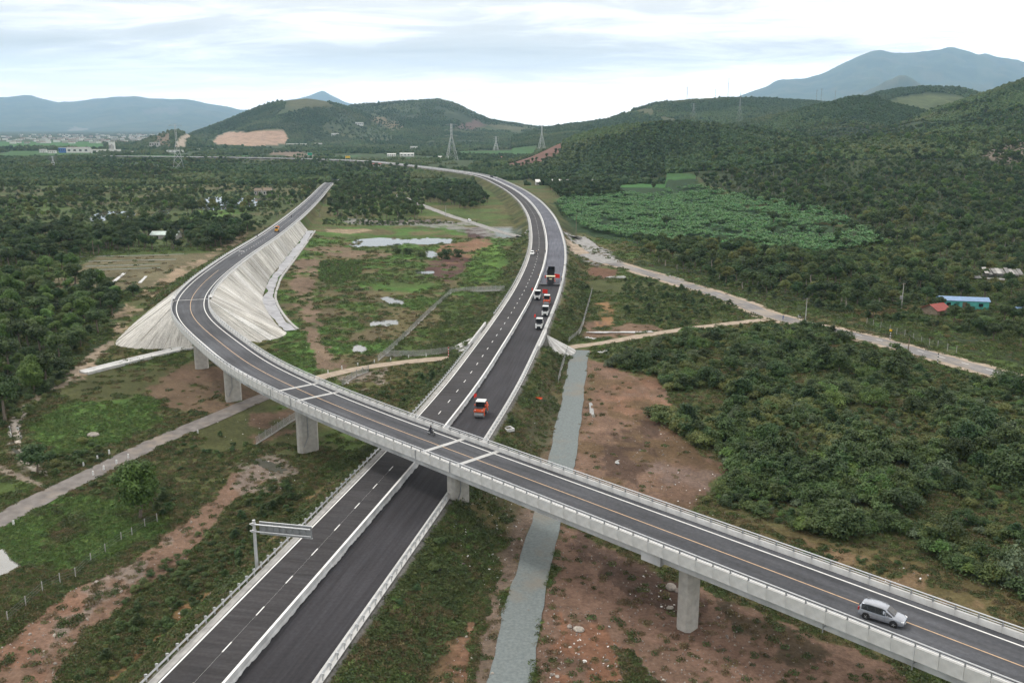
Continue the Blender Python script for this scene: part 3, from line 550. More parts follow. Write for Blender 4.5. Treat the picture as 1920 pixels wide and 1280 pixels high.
def ground_col(X, Y, H):
    R = np.hypot(X, Y)
    n1 = fbm(X, Y, 28, 4, 71); n2 = fbm(X, Y, 7, 4, 72); n3 = fbm(X, Y, 120, 4, 73)
    c = np.empty(X.shape + (3,)); w = sstep(0.40, 0.62, n1)[..., None]
    c[:] = np.array(GRN) * (1 - w) + np.array((0.098, 0.092, 0.042)) * w
    far = sstep(700, 1500, R)[..., None]; fw = sstep(0.42, 0.6, n3)[..., None]
    c = c * (1 - far) + far * (np.array((0.030, 0.042, 0.020)) * (1 - fw) + np.array((0.048, 0.066, 0.030)) * fw)
    fx = (fbm(X, Y, 2.6, 3, 81) - 0.5) * 2; fy = (fbm(X, Y, 2.6, 3, 82) - 0.5) * 2
    gx = (fbm(X, Y, 11, 3, 83) - 0.5) * 2; gy = (fbm(X, Y, 11, 3, 84) - 0.5) * 2
    near = Y > 5
    for pts, col, rag, thr, size, st in ZONES:
        pl = poly2(pts); x0, y0 = pl.min(0) - rag * 2; x1, y1 = pl.max(0) + rag * 2
        m = near & (X > x0) & (X < x1) & (Y > y0) & (Y < y1)
        if not m.any(): continue
        x, y = X[m], Y[m]; s = rag
        acc = 0
        for k in (0.75, 1.0, 1.3): acc = acc + inpoly(x + s * (fx[m] + gx[m]) * k, y + s * (fy[m] + gy[m]) * k, pl) / 3.0
        wgt = acc * st
        if thr is not None: wgt = wgt * sstep(thr - 0.06, thr + 0.06, fbm(x, y, size, 4, 90 + len(pts)))
        cc = c[m]; c[m] = cc + (np.array(col) - cc) * wgt[:, None]
    # hill slopes: forest with clearings
    hl = sstep(4, 20, hills_h(X, Y))[..., None]
    f1 = sstep(0.42, 0.60, fbm(X, Y * 0.6, 170, 4, 101))[..., None]; f2 = sstep(0.56, 0.64, fbm(X, Y * 0.6, 260, 3, 102))[..., None]
    fc = np.array((0.034, 0.050, 0.024)) * (1 - f1) + np.array((0.060, 0.078, 0.036)) * f1
    fc = fc * (1 - f2 * 0.7) + np.array((0.095, 0.092, 0.048)) * f2 * 0.7
    c = c * (1 - hl) + fc * hl
    # stations of the hill clearings are compared as bearings (direction from the survey point)
    RY = np.maximum(Y, 1.0); tz = (H - CAMZ) / RY
    den = CP - tz * SP
    yy = (SP + tz * CP) / den; U = 960 + FPX * (X / RY) * (CP + yy * SP); V = 640 - FPX * yy
    wu = (fbm(X, Y, 60, 3, 111) - 0.5) * 14; wv = (fbm(X, Y, 60, 3, 112) - 0.5) * 7
    for pts, y0, y1, col, st in HZONES:
        m = (Y > y0) & (Y < y1) & inpoly(U + wu, V + wv, pts)
        cc = c[m]; c[m] = cc + (np.array(col) * (0.8 + 0.4 * fbm(X[m], Y[m], 25, 3, 113))[:, None] - cc) * st
    # embankments
    m = R < 1900
    d, s, z, t = EX.dist(X[m], Y[m]); k = sstep(9.2, 9.8, d) * (1 - sstep(17, 21, d + gx[m] * 2))
    q = np.where((sstep(0.38, 0.52, n2[m]) * (0.5 + 0.5 * sstep(0.45, 0.55, n1[m])) > 0.5)[:, None], np.array((0.080, 0.074, 0.032)), np.array((0.036, 0.046, 0.019)))
    q = 0.5 * q + 0.5 * (np.array((0.085, 0.086, 0.036)) * sstep(0.4, 0.6, n2[m])[:, None] + np.array((0.034, 0.044, 0.018)) * (1 - sstep(0.4, 0.6, n2[m]))[:, None])
    cm = c[m]; kk = (k * 0.78)[:, None]; cm = cm * (1 - kk) + q * kk
    k2 = ((1 - sstep(9.3, 9.9, d)) * 1.0)[:, None]; cm = cm * (1 - k2) + np.array(GRAV) * 0.8 * k2
    d, s, z, t = RAMP.dist(X[m], Y[m]); k = (sstep(5.4, 6, d) * (1 - sstep(16, 24, d + 4 - (z - 6))) * (s < 0))[:, None] * 0.7
    cm = cm * (1 - k) + np.array((0.072, 0.078, 0.03)) * k
    c[m] = cm
    v = (0.72 + 0.56 * fbm(X, Y, 1.1, 3, 121)) * (0.85 + 0.3 * n2)
    return c * np.where(R < 900, v, 1.0)[..., None]

def build_ground():
    th = np.r_[np.radians(np.arange(-180, -40, 4.0)), np.radians(np.linspace(-40, -33, 24, endpoint=False)), np.radians(np.linspace(-33, 33, 640)), np.radians(np.linspace(33.4, 40, 20)), np.radians(np.arange(44, 180, 4.0))]
    r = np.concatenate([np.linspace(4, 62, 20, endpoint=False), np.geomspace(62, 700, 330, endpoint=False), np.geomspace(700, 6000, 210, endpoint=False), np.geomspace(6000, 29500, 110)])
    TH, RR = np.meshgrid(th, r); X = RR * np.sin(TH); Y = RR * np.cos(TH)
    H = ground_h(X, Y); C = ground_col(X, Y, H)
    nr, nt = X.shape
    me = bpy.data.meshes.new('ground'); co = np.stack([X, Y, H], -1).reshape(-1, 3)
    co = np.vstack([co, [[0, 0, 0.0]]]); nv = len(co)
    i = np.arange(nr - 1)[:, None] * nt + np.arange(nt)[None]; j = np.arange(nr - 1)[:, None] * nt + (np.arange(nt)[None] + 1) % nt
    q = np.stack([i, j, j + nt, i + nt], -1).reshape(-1, 4)
    tri = np.stack([np.full(nt, nv - 1), (np.arange(nt) + 1) % nt, np.arange(nt)], 1)
    me.vertices.add(nv); me.vertices.foreach_set('co', co.ravel())
    loops = np.r_[q[:, ::-1].ravel(), tri.ravel()]; me.loops.add(len(loops)); me.loops.foreach_set('vertex_index', loops.astype(np.int32))
    me.polygons.add(len(q) + len(tri)); me.polygons.foreach_set('loop_start', np.r_[np.arange(len(q)) * 4, len(q) * 4 + np.arange(len(tri)) * 3].astype(np.int32))
    me.polygons.foreach_set('loop_total', np.r_[np.full(len(q), 4), np.full(len(tri), 3)].astype(np.int32))
    me.polygons.foreach_set('use_smooth', np.ones(len(q) + len(tri), bool)); me.update(); me.validate()
    at = me.color_attributes.new('albedo', 'FLOAT_COLOR', 'POINT'); cc = np.ones((nv, 4)); cc[:-1, :3] = C.reshape(-1, 3); cc[-1, :3] = OLIVE
    at.data.foreach_set('color', cc.ravel())
    m = bpy.data.materials.new('ground'); m.use_nodes = True; nt_ = m.node_tree; N = nt_.nodes; L = nt_.links; b = N['Principled BSDF']
    b.inputs['Roughness'].default_value = 0.95; b.inputs['Specular IOR Level'].default_value = 0.1
    a = N.new('ShaderNodeVertexColor'); a.layer_name = 'albedo'; tc = N.new('ShaderNodeTexCoord')
    n1 = N.new('ShaderNodeTexNoise'); n1.inputs['Scale'].default_value = 1.7; n1.inputs['Detail'].default_value = 8; n1.inputs['Roughness'].default_value = 0.68; L.new(tc.outputs['Object'], n1.inputs['Vector'])
    n2 = N.new('ShaderNodeTexNoise'); n2.inputs['Scale'].default_value = 0.045; n2.inputs['Detail'].default_value = 6; n2.inputs['Roughness'].default_value = 0.7; L.new(tc.outputs['Object'], n2.inputs['Vector'])
    def mr(src, a0, a1, b0, b1):
        x = N.new('ShaderNodeMapRange'); x.inputs['From Min'].default_value = a0; x.inputs['From Max'].default_value = a1; x.inputs['To Min'].default_value = b0; x.inputs['To Max'].default_value = b1
        L.new(src, x.inputs[0]); return x.outputs[0]
    v1 = mr(n1.outputs['Fac'], 0.3, 0.7, 0.66, 1.34); v2 = mr(n2.outputs['Fac'], 0.3, 0.7, 0.7, 1.3)
    mm = N.new('ShaderNodeMath'); mm.operation = 'MULTIPLY'; L.new(v1, mm.inputs[0]); L.new(v2, mm.inputs[1])
    hs = N.new('ShaderNodeHueSaturation'); L.new(a.outputs[0], hs.inputs['Color']); L.new(mm.outputs[0], hs.inputs['Value'])
    L.new(hs.outputs[0], b.inputs['Base Color'])
    bp = N.new('ShaderNodeBump'); bp.inputs['Distance'].default_value = 0.25; bp.inputs['Strength'].default_value = 0.8; L.new(n1.outputs['Fac'], bp.inputs['Height']); L.new(bp.outputs[0], b.inputs['Normal'])
    me.materials.append(m)
    o = bpy.data.objects.new('ground', me); COL.objects.link(o); o['kind'] = 'structure'
    return o
build_ground()
# haze: one closed box of thin air round the whole scene, sky outside it
def build_haze():
    mb = MB(); mb.box((0, 0, 1040), (60000, 60000, 2090)); 
    m = bpy.data.materials.new('haze'); m.use_nodes = True; N = m.node_tree.nodes; N.remove(N['Principled BSDF'])
    v = N.new('ShaderNodeVolumePrincipled'); v.inputs['Color'].default_value = (0.49, 0.735, 1.0, 1); v.inputs['Density'].default_value = 4.3e-5; v.inputs['Anisotropy'].default_value = 0.0
    m.node_tree.links.new(v.outputs[0], [n for n in N if n.type == 'OUTPUT_MATERIAL'][0].inputs['Volume'])
    o = mb.build('haze', m, kind='stuff')
build_haze()
# water sheets
def build_water():
    m = mat('still_water', (0.10, 0.10, 0.085), 0.03, 0.05, 0.3, 0.0, spec=0.9)
    m.node_tree.nodes['Principled BSDF'].inputs['IOR'].default_value = 1.9
    m.node_tree.nodes['Principled BSDF'].inputs['Specular IOR Level'].default_value = 0.8
    for lab, pl in PUD:
        c = pl.mean(0); q = c + (pl - c) * 1.25
        n = len(q); mb = MB(); z = -0.06
        mb.add([(x, y, z) for x, y in q] + [(c[0], c[1], z)], [(i, (i + 1) % n, n) for i in range(n)])
        a = sum(q[i][0] * q[(i + 1) % n][1] - q[(i + 1) % n][0] * q[i][1] for i in range(n))
        if a < 0: mb.f = [f[::-1] for f in mb.f]
        o = mb.build('pond' if 'pond' in lab else 'puddle', m, kind='structure'); o['label'] = lab
build_water()
# ------------------------------------------------------------------ roads
def asphalt(name, col, streak, rough=0.85, tex=1.0):
    """dark bound surface: fine aggregate, roller streaks running across or along, a little polish"""
    m = mat(name, col, rough, 0.10, 2.2, 0.006, 14, spec=0.25)
    nt = m.node_tree; N = nt.nodes; L = nt.links; b = N['Principled BSDF']
    at = N.new('ShaderNodeUVMap'); at.uv_map = 'lane'
    mp = N.new('ShaderNodeMapping'); mp.inputs['Scale'].default_value = streak; L.new(at.outputs[0], mp.inputs[0])
    n = N.new('ShaderNodeTexNoise'); n.inputs['Scale'].default_value = 1.0; n.inputs['Detail'].default_value = 6; n.inputs['Roughness'].default_value = 0.6; L.new(mp.outputs[0], n.inputs['Vector'])
    mr = N.new('ShaderNodeMapRange'); mr.inputs['From Min'].default_value = 0.3; mr.inputs['From Max'].default_value = 0.7; mr.inputs['To Min'].default_value = 0.70; mr.inputs['To Max'].default_value = 1.34; L.new(n.outputs['Fac'], mr.inputs[0])
    n2 = N.new('ShaderNodeTexNoise'); n2.inputs['Scale'].default_value = 0.06; n2.inputs['Detail'].default_value = 4
    tc = N.new('ShaderNodeTexCoord'); L.new(tc.outputs['Object'], n2.inputs['Vector'])
    mr2 = N.new('ShaderNodeMapRange'); mr2.inputs['From Min'].default_value = 0.35; mr2.inputs['From Max'].default_value = 0.65; mr2.inputs['To Min'].default_value = 0.80; mr2.inputs['To Max'].default_value = 1.22; L.new(n2.outputs['Fac'], mr2.inputs[0])
    mm = N.new('ShaderNodeMath'); mm.operation = 'MULTIPLY'; L.new(mr.outputs[0], mm.inputs[0]); L.new(mr2.outputs[0], mm.inputs[1])
    hs = N.new('ShaderNodeHueSaturation'); src = b.inputs['Base Color'].links[0].from_socket; L.new(src, hs.inputs['Color']); L.new(mm.outputs[0], hs.inputs['Value']); L.new(hs.outputs[0], b.inputs['Base Color'])
    return m
M['asph_l'] = asphalt('asphalt_brushed', (0.041, 0.039, 0.041), (0.10, 1.3, 1))
M['asph_r'] = asphalt('asphalt_fresh', (0.030, 0.029, 0.033), (1.6, 0.05, 1))
M['base'] = asphalt('asphalt_base_course', (0.098, 0.103, 0.125), (1.2, 0.06, 1))
M['deck'] = asphalt('asphalt_flyover', (0.067, 0.070, 0.078), (0.8, 0.05, 1))
M['haul'] = mat('crushed_stone', (0.165, 0.188, 0.188), 0.95, 0.10, 2.5, 0.0, 9, spec=0.1)
M['oldroad'] = asphalt('worn_asphalt', (0.17, 0.165, 0.165), (1.2, 0.08, 1))
M['lane'] = mat('dusty_lane', (0.185, 0.170, 0.160), 0.95, 0.16, 0.5, 0.02, 5, spec=0.1)
M['dust'] = mat('trodden_earth', (0.34, 0.28, 0.22), 0.95, 0.14, 0.6, 0.02, 5, spec=0.1)
M['greyr'] = mat('grey_track', (0.27, 0.265, 0.255), 0.95, 0.14, 0.4, 0.02, 4, spec=0.1)

def earthy(m, col, scale, lo, hi):
    nt = m.node_tree; N = nt.nodes; L = nt.links; b = N['Principled BSDF']; tc = N.new('ShaderNodeTexCoord'); n = N.new('ShaderNodeTexNoise'); n.inputs['Scale'].default_value = scale; n.inputs['Detail'].default_value = 7; n.inputs['Roughness'].default_value = 0.65; L.new(tc.outputs['Object'], n.inputs['Vector'])
    mr = N.new('ShaderNodeMapRange'); mr.inputs['From Min'].default_value = lo; mr.inputs['From Max'].default_value = hi; mr.inputs['To Max'].default_value = 0.8; L.new(n.outputs['Fac'], mr.inputs[0])
    mx = N.new('ShaderNodeMix'); mx.data_type = 'RGBA'; L.new(mr.outputs[0], mx.inputs[0]); L.new(b.inputs['Base Color'].links[0].from_socket, mx.inputs[6]); mx.inputs[7].default_value = (*col, 1); L.new(mx.outputs[2], b.inputs['Base Color'])
earthy(M['haul'], (0.21, 0.185, 0.15), 0.055, 0.52, 0.66); earthy(M['oldroad'], (0.30, 0.26, 0.21), 0.09, 0.46, 0.62); earthy(M['deck'], (0.16, 0.155, 0.15), 0.16, 0.66, 0.80); earthy(M['lane'], (0.27, 0.225, 0.18), 0.12, 0.52, 0.68)
def ribbon(name, path, s0, s1, o0, o1, m, dz=0.0, step=2.0, parent=None, jit=0.0, follow=None, cols=1, kind='structure', seed=0):
    n = max(2, int((s1 - s0) / step) + 1); S = np.linspace(s0, s1, n); vs = []; uv = []
    r = np.random.default_rng(seed)
    offs = np.linspace(o0, o1, cols + 1); sm = lambda: np.convolve(r.normal(0, 1, n + 8), np.ones(5) / 5, 'same')[4:4 + n]
    ja, jb = sm() * jit, sm() * jit
    for i, s in enumerate(S):
        for j, o in enumerate(offs):
            oo = o + (ja[i] if j == 0 else jb[i] if j == cols else 0)
            p = path.at(s, oo, dz); vs.append(p); uv.append((oo, s))
    if follow is not None:
        a = np.array(vs); h = ground_h(a[:, 0], a[:, 1], False).reshape(n, cols + 1)
        h = np.maximum(h, h.mean(1, keepdims=True) - 0.05); 
        for i, v in enumerate(vs): v.z = h.ravel()[i] + follow
    k = cols + 1; fs = [(i * k + j, i * k + j + 1, (i + 1) * k + j + 1, (i + 1) * k + j) for i in range(n - 1) for j in range(cols)]
    me = bpy.data.meshes.new(name); me.from_pydata([tuple(v) for v in vs], [], fs); me.materials.append(m)
    l = me.uv_layers.new(name='lane'); idx = [i for f in fs for i in f]
    l.data.foreach_set('uv', np.array([uv[i] for i in idx], np.float32).ravel())
    o = bpy.data.objects.new(name, me); COL.objects.link(o)
    if parent: o.parent = parent
    elif kind: o['kind'] = kind
    return o
SX0 = 8.0; SX1 = EX.L - 5
S_PAV = EX.near_s(*P(1036, 534, 5)[:2])               # where the paver stands
exl = ribbon('motorway_carriageway', EX, SX0, SX1, -8.05, 0.0, M['asph_l'], 0.0)
exr = ribbon('motorway_carriageway', EX, SX0, S_PAV, 0.0, 8.0, M['asph_r'], 0.0)
exb = ribbon('motorway_base_course', EX, S_PAV, SX1, 0.0, 8.0, M['base'], -0.07)
ribbon('motorway_shoulder', EX, SX0, SX1, -9.0, -8.05, M['conc_old'], 0.03, jit=0.06)
# kerb band on the right, stepped up a little
mb = MB(); mb.sweep(EX, SX0, SX1, [(8.0, -0.1), (8.0, 0.12), (8.45, 0.13), (8.5, 0.0), (9.0, -0.1)], step=3.0); mb.build('motorway_kerb', M['conc'], kind='structure')
# painted lines
mb = MB()
mb.sweep(EX, SX0, 900, [(-7.95, 0.012), (-7.72, 0.012)], step=3.0); mb.sweep(EX, 900, SX1, [(-7.95, 0.02), (-7.5, 0.02)], step=4.0)
mb.sweep(EX, SX0, SX1, [(-1.02, 0.012), (-0.86, 0.012)], step=3.0)
s = 19.6
while s < 760:
    mb.sweep(EX, s, s + 2.1, [(-4.30, 0.013), (-4.14, 0.013)], step=2.1); s += 8.0
mb.sweep(EX, SX0, 150, [(-4.225, 0.008), (-4.213, 0.008)], step=3.0)
mb.build('lane_marking', M['paint'], kind='structure')
# median barrier: continuous concrete wall with an asphalt smear against its foot
mbar = thing('median_barrier', 'long grey concrete wall dividing the two carriageways of the motorway', 'barrier', EX.at(40, -0.3))
mb = MB(); prof = [(-0.72, 0.0), (-0.62, 0.22), (-0.50, 0.40), (-0.45, 1.04), (-0.17, 1.04), (-0.10, 0.40), (0.02, 0.22), (0.10, 0.0)]
mb.sweep(EX, SX0, SX1, prof, step=3.0); mb.build('wall', M['conc_side'], mbar, True)
mb = MB(); mb.sweep(EX, SX0, SX1, [(-0.47, 1.045), (-0.47, 1.075), (-0.15, 1.075), (-0.15, 1.045)], step=3.0); mb.build('lit_top', M['paint'], mbar, True)  # white strip: the top's light against the shaded face, put into the colour
r = random.Random(3); mb = MB()
def ragged(s, j, o, h): return (o, h) if j == 0 else ((0.115 - h * 0.42, h) if False else (o, h))
S = np.arange(SX0, S_PAV, 0.35); vs = []; 
hh = 0
for i, s in enumerate(S):
    hh = max(0.02, min(0.30, hh * 0.55 + r.uniform(-0.03, 0.15))); vs += [EX.at(s, 0.115, 0.004), EX.at(s, 0.118 - 0.36 * hh, hh)]
mb.add(vs, [(2 * i, 2 * i + 1, 2 * i + 3, 2 * i + 2) for i in range(len(S) - 1)]); mb.build('asphalt_smear', M['asph_r'], mbar, True)
# barrier runs on the right edge of the fresh paving, beyond the far curve too
def guardrail(label, off, s0, s1, step, side, part_posts=True, zlift=0.0, path=None, h=0.74):
    path = path or EX
    g = thing('guardrail', label, 'guardrail', path.at(s0, off, zlift), group='steel guardrails of the motorway')
    mb = MB(); e = 0.055 * side
    prof = [(off - e, h - 0.31), (off + e * 0.2, h - 0.26), (off - e, h - 0.2), (off - e, h - 0.13), (off + e * 0.2, h - 0.07), (off - e, h), (off - e + 0.02, h + 0.005)]
    mb.sweep(path, s0, s1, [(o, z + zlift) for o, z in prof], step=3.0); mb.build('rail_beam', M['steel'], g, True)
    pm = MB(); pm.box((0, 0, 0.33), (0.12, 0.13, 0.86)); pm.box((0, side * -0.11, 0.62), (0.13, 0.16, 0.30)); pm.box((0, side * 0.04, 0.78), (0.16, 0.24, 0.05)); pme = pm.mesh('post', M['steel'])
    s = s0 + 1; base = Vector(g.location)
    while s < s1:
        p = path.at(s, off + side * 0.16, zlift) - base; put('post', pme, g, p, path.ang(s)); s += step
    return g
S_UB0, S_UB1 = EX.near_s(-1.2, 239) - 5, EX.near_s(0.8, 252) + 8
guardrail('galvanised guardrail along the left shoulder of the motorway, below the small bridge', -9.15, SX0 + 2, S_UB0, 2.0, -1)
guardrail('guardrail along the right kerb of the fresh asphalt, foreground to the small bridge', 8.72, SX0 + 2, S_UB0 + 2, 2.0, 1)
guardrail('guardrail on the outer left edge of the motorway bend, beyond the small bridge', -9.15, S_UB1 + 14, 760, 4.0, -1)
guardrail('guardrail on the right edge of the motorway bend, beside the rollers and paver', 8.72, S_UB1 + 2, 760, 4.0, 1)
guardrail('distant pale guardrail on the left edge of the motorway before the hills', -9.15, 764, SX1 - 4, 8.0, -1)
guardrail('distant pale guardrail on the right edge of the motorway before the hills', 8.72, 764, SX1 - 4, 8.0, 1)
# side roads
S_LH = DIRT.near_s(*P(505, 738)[:2])
ribbon('lane_surfaced', DIRT, 0, S_LH, -2.5, 2.5, M['lane'], follow=0.10, jit=0.25, cols=3)
ribbon('lane_earth', DIRT, S_LH, DIRT.L, -2.0, 2.0, M['dust'], follow=0.10, jit=0.45, cols=3, seed=2)
ribbon('side_road_shoulder', ROAD, 0, ROAD.L, -5.6, 6.2, M['dust'], follow=0.09, jit=0.7, cols=4, seed=3)
ribbon('side_road', ROAD, 30, ROAD.L, -3.2, 3.4, M['oldroad'], follow=0.13, jit=0.35, cols=3, seed=4)
mb = MB(); s = ROAD.near_s(*P(1560, 620)[:2])
for k in range(12):
    a = ROAD.at(s, -0.9); h = float(ground_h(np.array([a.x]), np.array([a.y]), False)[0]) + 0.16
    mb.sweep(ROAD, s, s + 2.2, [(-0.85, h), (-0.60, h)], step=2.2); s += 7.5
mb.build('lane_marking', M['paint'], kind='structure')
ribbon('gravel_haul_road', HAUL, 0, HAUL.L, -2.45, 2.45, M['haul'], follow=0.11, jit=0.40, cols=3, seed=5)
ribbon('grey_track', GREYR, 0, GREYR.L, -3.2, 3.0, M['greyr'], follow=0.12, jit=0.5, cols=3, seed=6)
gp = Path([P(1062, 452), P(1080, 450), P(1100, 462), P(1122, 480), P(1150, 494)], 2.0)
ribbon('gravel_heap_track', gp, 0, gp.L, -5.5, 7.5, M['greyr'], follow=0.24, jit=0.8, cols=4, seed=8)

# ------------------------------------------------------------------ ramp beyond the flyover
S_END = DK.L - 2
ribbon('ramp_road', DK, 0, S_END, -4.85, 4.85, M['deck'], 0.0)
mb = MB(); mb.sweep(DK, 0, S_END, [(3.62, 0.012), (3.84, 0.012)]); mb.sweep(DK, 0, S_END, [(-3.84, 0.012), (-3.62, 0.012)])
s = DK.near_s(*P(440, 478, 11.3)[:2])
while s < S_END - 60: mb.sweep(DK, s, s + 1.8, [(-0.05, 0.012), (0.12, 0.012)], step=2); s += 6
for k in range(9):                                                     # row of rumble strips by the yellow machine
    q = S_AB + 118 + (k % 3) * 1.1; mb.sweep(DK, q, q + 0.5, [(-2.6 + 0.8 * (k // 3), 0.013), (-2.1 + 0.8 * (k // 3), 0.013)], step=0.5)
mb.build('lane_marking', M['paint'], kind='structure')
mb = MB(); mb.sweep(DK, 0, S_AB + 62, [(-0.07, 0.012), (0.09, 0.012)]); mb.build('centre_line', M['paint_o'], kind='structure')
# kerbs of the ramp
mb = MB(); mb.sweep(DK, S_AB + 2, S_END, [(4.85, -0.3), (4.86, 0.16), (5.2, 0.17), (5.75, 0.05), (5.8, -0.6)]); mb.build('ramp_kerb', M['conc'], kind='structure')
mb = MB(); mb.sweep(DK, S_AB + 2, S_END, [(-5.8, -0.6), (-5.75, 0.05), (-5.2, 0.17), (-4.86, 0.16), (-4.85, -0.3)]); mb.build('ramp_kerb', M['conc'], kind='structure')
guardrail('guardrail along the top of the white paved slope, on the inner edge of the ramp', 5.15, S_AB + 6, S_END - 30, 2.6, 1, path=DK)
guardrail('guardrail along the outer edge of the ramp, on the side of the vegetable beds', -5.15, S_AB + 6, S_END - 30, 4.0, -1, path=DK)

# ------------------------------------------------------------------ flyover
br = thing('flyover', 'pale concrete flyover with railed parapets curving across the motorway on wall piers', 'bridge', tuple(DK.at(60)))
B0, B1 = 0.0, S_AB
mb = MB(); mb.sweep(DK, B0, B1, [(-4.9, -0.04), (-4.9, -0.30), (-4.62, -0.42), (-4.52, -0.8), (-4.42, -1.92), (-2.2, -1.98), (2.2, -1.98), (4.42, -1.92), (4.52, -0.8), (4.62, -0.42), (4.9, -0.30), (4.9, -0.04)], closed=True, caps=True)
mb.build('girder', M['conc_side'], br, True)
base = Vector(br.location)
# piers: pixel of the foot, ground height, size across and along the deck
pier_s = []
for (u, v), zg, wa, wl, blk in (((1288, 1176), 0.0, 2.5, 2.1, 1), ((857, 952), 2.3, 3.7, 1.9, 0), ((575, 851), -0.2, 4.1, 1.9, 0), ((440, 752), -0.1, 3.6, 1.8, 0), ((380, 682), 0.8, 3.4, 1.7, 2)):
    x, y, _ = P(u, v, zg); s = DK.near_s(x, y); pier_s.append(s); c = DK.at(s); a = DK.ang(s)
    l, w = wl / 2, wa / 2; ch = 0.42
    out = [(-l + ch, -w), (l - ch, -w), (l, -w + ch), (l, w - ch), (l - ch, w), (-l + ch, w), (-l, w - ch), (-l, -w + ch)]
    pm = MB(); pm.M = Matrix.Translation((c.x, c.y, 0)) @ Matrix.Rotation(a, 4, 'Z'); pm.prism(out, zg - 1.5, c.z - 2.4); 
    ou2 = [(px * 1.0, py * (1.0 if abs(py) < 0.1 else 1.12)) for px, py in out]; vs = [(px, py, c.z - 2.4) for px, py in out] + [(px * 1.05, py * 1.16, c.z - 1.88) for px, py in out]
    pm.add(vs, [(i, (i + 1) % 8, 8 + (i + 1) % 8, 8 + i) for i in range(8)]); pr = pm.build('pier', M['pier'], br, True)
    hb = MB(); hb.M = pm.M
    if blk == 1: hb.box((2.6, -3.3, c.z - 1.45), (3.1, 1.1, 1.25)) if False else hb.box((2.55, 4.42, c.z - 1.52), (2.9, 0.9, 1.44))
    else: hb.box((0, 0, c.z - 1.80), (wl * 1.1, 6.6, 0.5))
    hb.build('pier_head', M['conc_side'], br, True)
    if blk == 0:
        dp = MB(); dp.M = pm.M; side = l + 0.10
        dp.cyl((-side, 0.4, c.z - 2.0), (-side, 0.4, zg + 3.4), 0.09, n=6); dp.cyl((-side, 0.4, zg + 3.4), (-side, 1.4, zg + 1.5), 0.09, n=6); dp.build('drain_pipe', M['steel_dk'], br, True)
# parapet panels, rail posts and joints, one each
PL = 2.32; n = int((B1 - B0) / PL); pan = {}
for sd in (-1, 1):
    m_ = MB(); g = 0.012
    prof = [(0, 0.66), (0.30, 0.66), (0.30, -0.78), (0.02, -0.78), (-0.02, -0.30), (-0.06, -0.05)]
    vs = [(x, sd * (4.92 + o), z) for x in (-PL / 2 + g, PL / 2 - g) for o, z in prof]; k = len(prof)
    fs = [(i, (i + 1) % k, k + (i + 1) % k, k + i) for i in range(k)] + [tuple(range(k - 1, -1, -1)), tuple(range(k, 2 * k))]
    if sd < 0: fs = [f[::-1] for f in fs]
    m_.add(vs, [f[::-1] for f in fs]); pan[sd] = m_.mesh('parapet_panel', M['conc'])
pm = MB(); pm.box((0, 0, 0.26), (0.10, 0.16, 0.56)); pm.box((0, 0.0, 0.012), (0.20, 0.26, 0.03)); pme = pm.mesh('rail_post', M['steel_dk'])
for i in range(n):
    s = B0 + (i + 0.5) * PL; c = DK.at(s) - base; a = DK.ang(s)
    for sd in (-1, 1):
        put('parapet_panel', pan[sd], br, c, a, (1.0 + 0.5 * PL / 38 * (0 if s < 150 else sd * -0.6), 1, 1))
        p = DK.at(s - PL / 2 + 0.02, sd * 5.07, 0.66) - base; put('rail_post', pme, br, p, a)
for sd in (-1, 1):
    for h, rr in ((0.90, 0.055), (1.20, 0.07)):
        mb = MB(); prof = [(sd * 5.07 + rr * math.cos(t), h + rr * math.sin(t)) for t in np.linspace(0, 2 * math.pi, 6, endpoint=False)]
        mb.sweep(DK, B0, B1, prof, closed=True); mb.build('handrail', M['steel'], br, True)
for ps in (pier_s[1], pier_s[2]):
    for ds in (-4.1, 4.1):
        s = ps + ds; mb = MB(); mb.sweep(DK, s - 0.42, s + 0.42, [(-4.84, 0.018), (4.84, 0.018)], step=0.42); j = mb.build('expansion_joint', M['conc'], br, True)
        mb = MB(); mb.sweep(DK, s - 0.05, s + 0.05, [(-4.84, 0.024), (4.84, 0.024)], step=0.1); mb.build('joint_strip', M['steel_dk'], j); j.children[0].location = tuple(-Vector(br.location))
        for sd in (-1, 1):
            mb = MB(); mb.sweep(DK, s - 0.16, s + 0.16, [(sd * 5.235, 0.70), (sd * 5.235, -0.80)], step=0.16); mb.sweep(DK, s - 0.16, s + 0.16, [(sd * 4.9, 0.672), (sd * 5.235, 0.672)], step=0.16); mb.build('joint_cover', M['steel_dk'], br, True)
mb = MB(); mb.sweep(DK, S_AB - 0.25, S_AB + 0.25, [(-4.84, 0.018), (4.84, 0.018)], step=0.25); mb.build('expansion_joint', M['conc'], br, True)
for k in range(8):                                                     # drain spouts under the near parapet
    s = 4 + k * 9.4
    mb = MB(); p = DK.at(s, -5.12, -0.6); a = DK.at(s, -5.12, -1.9); mb.cyl(p, a, 0.075, n=6); q = DK.at(s, -3.6, -1.3); mb.cyl(DK.at(s, -5.12, -1.3), q, 0.05, n=5); mb.build('drain_pipe', M['steel_dk'], br, True)
# abutment wall
ab = MB(); c = DK.at(S_AB); ab.M = Matrix.Translation(c) @ Matrix.Rotation(DK.ang(S_AB), 4, 'Z'); ab.box((0.7, 0, -2.2), (1.2, 9.6, 4.2)); ab.build('abutment', M['conc'], br, True)

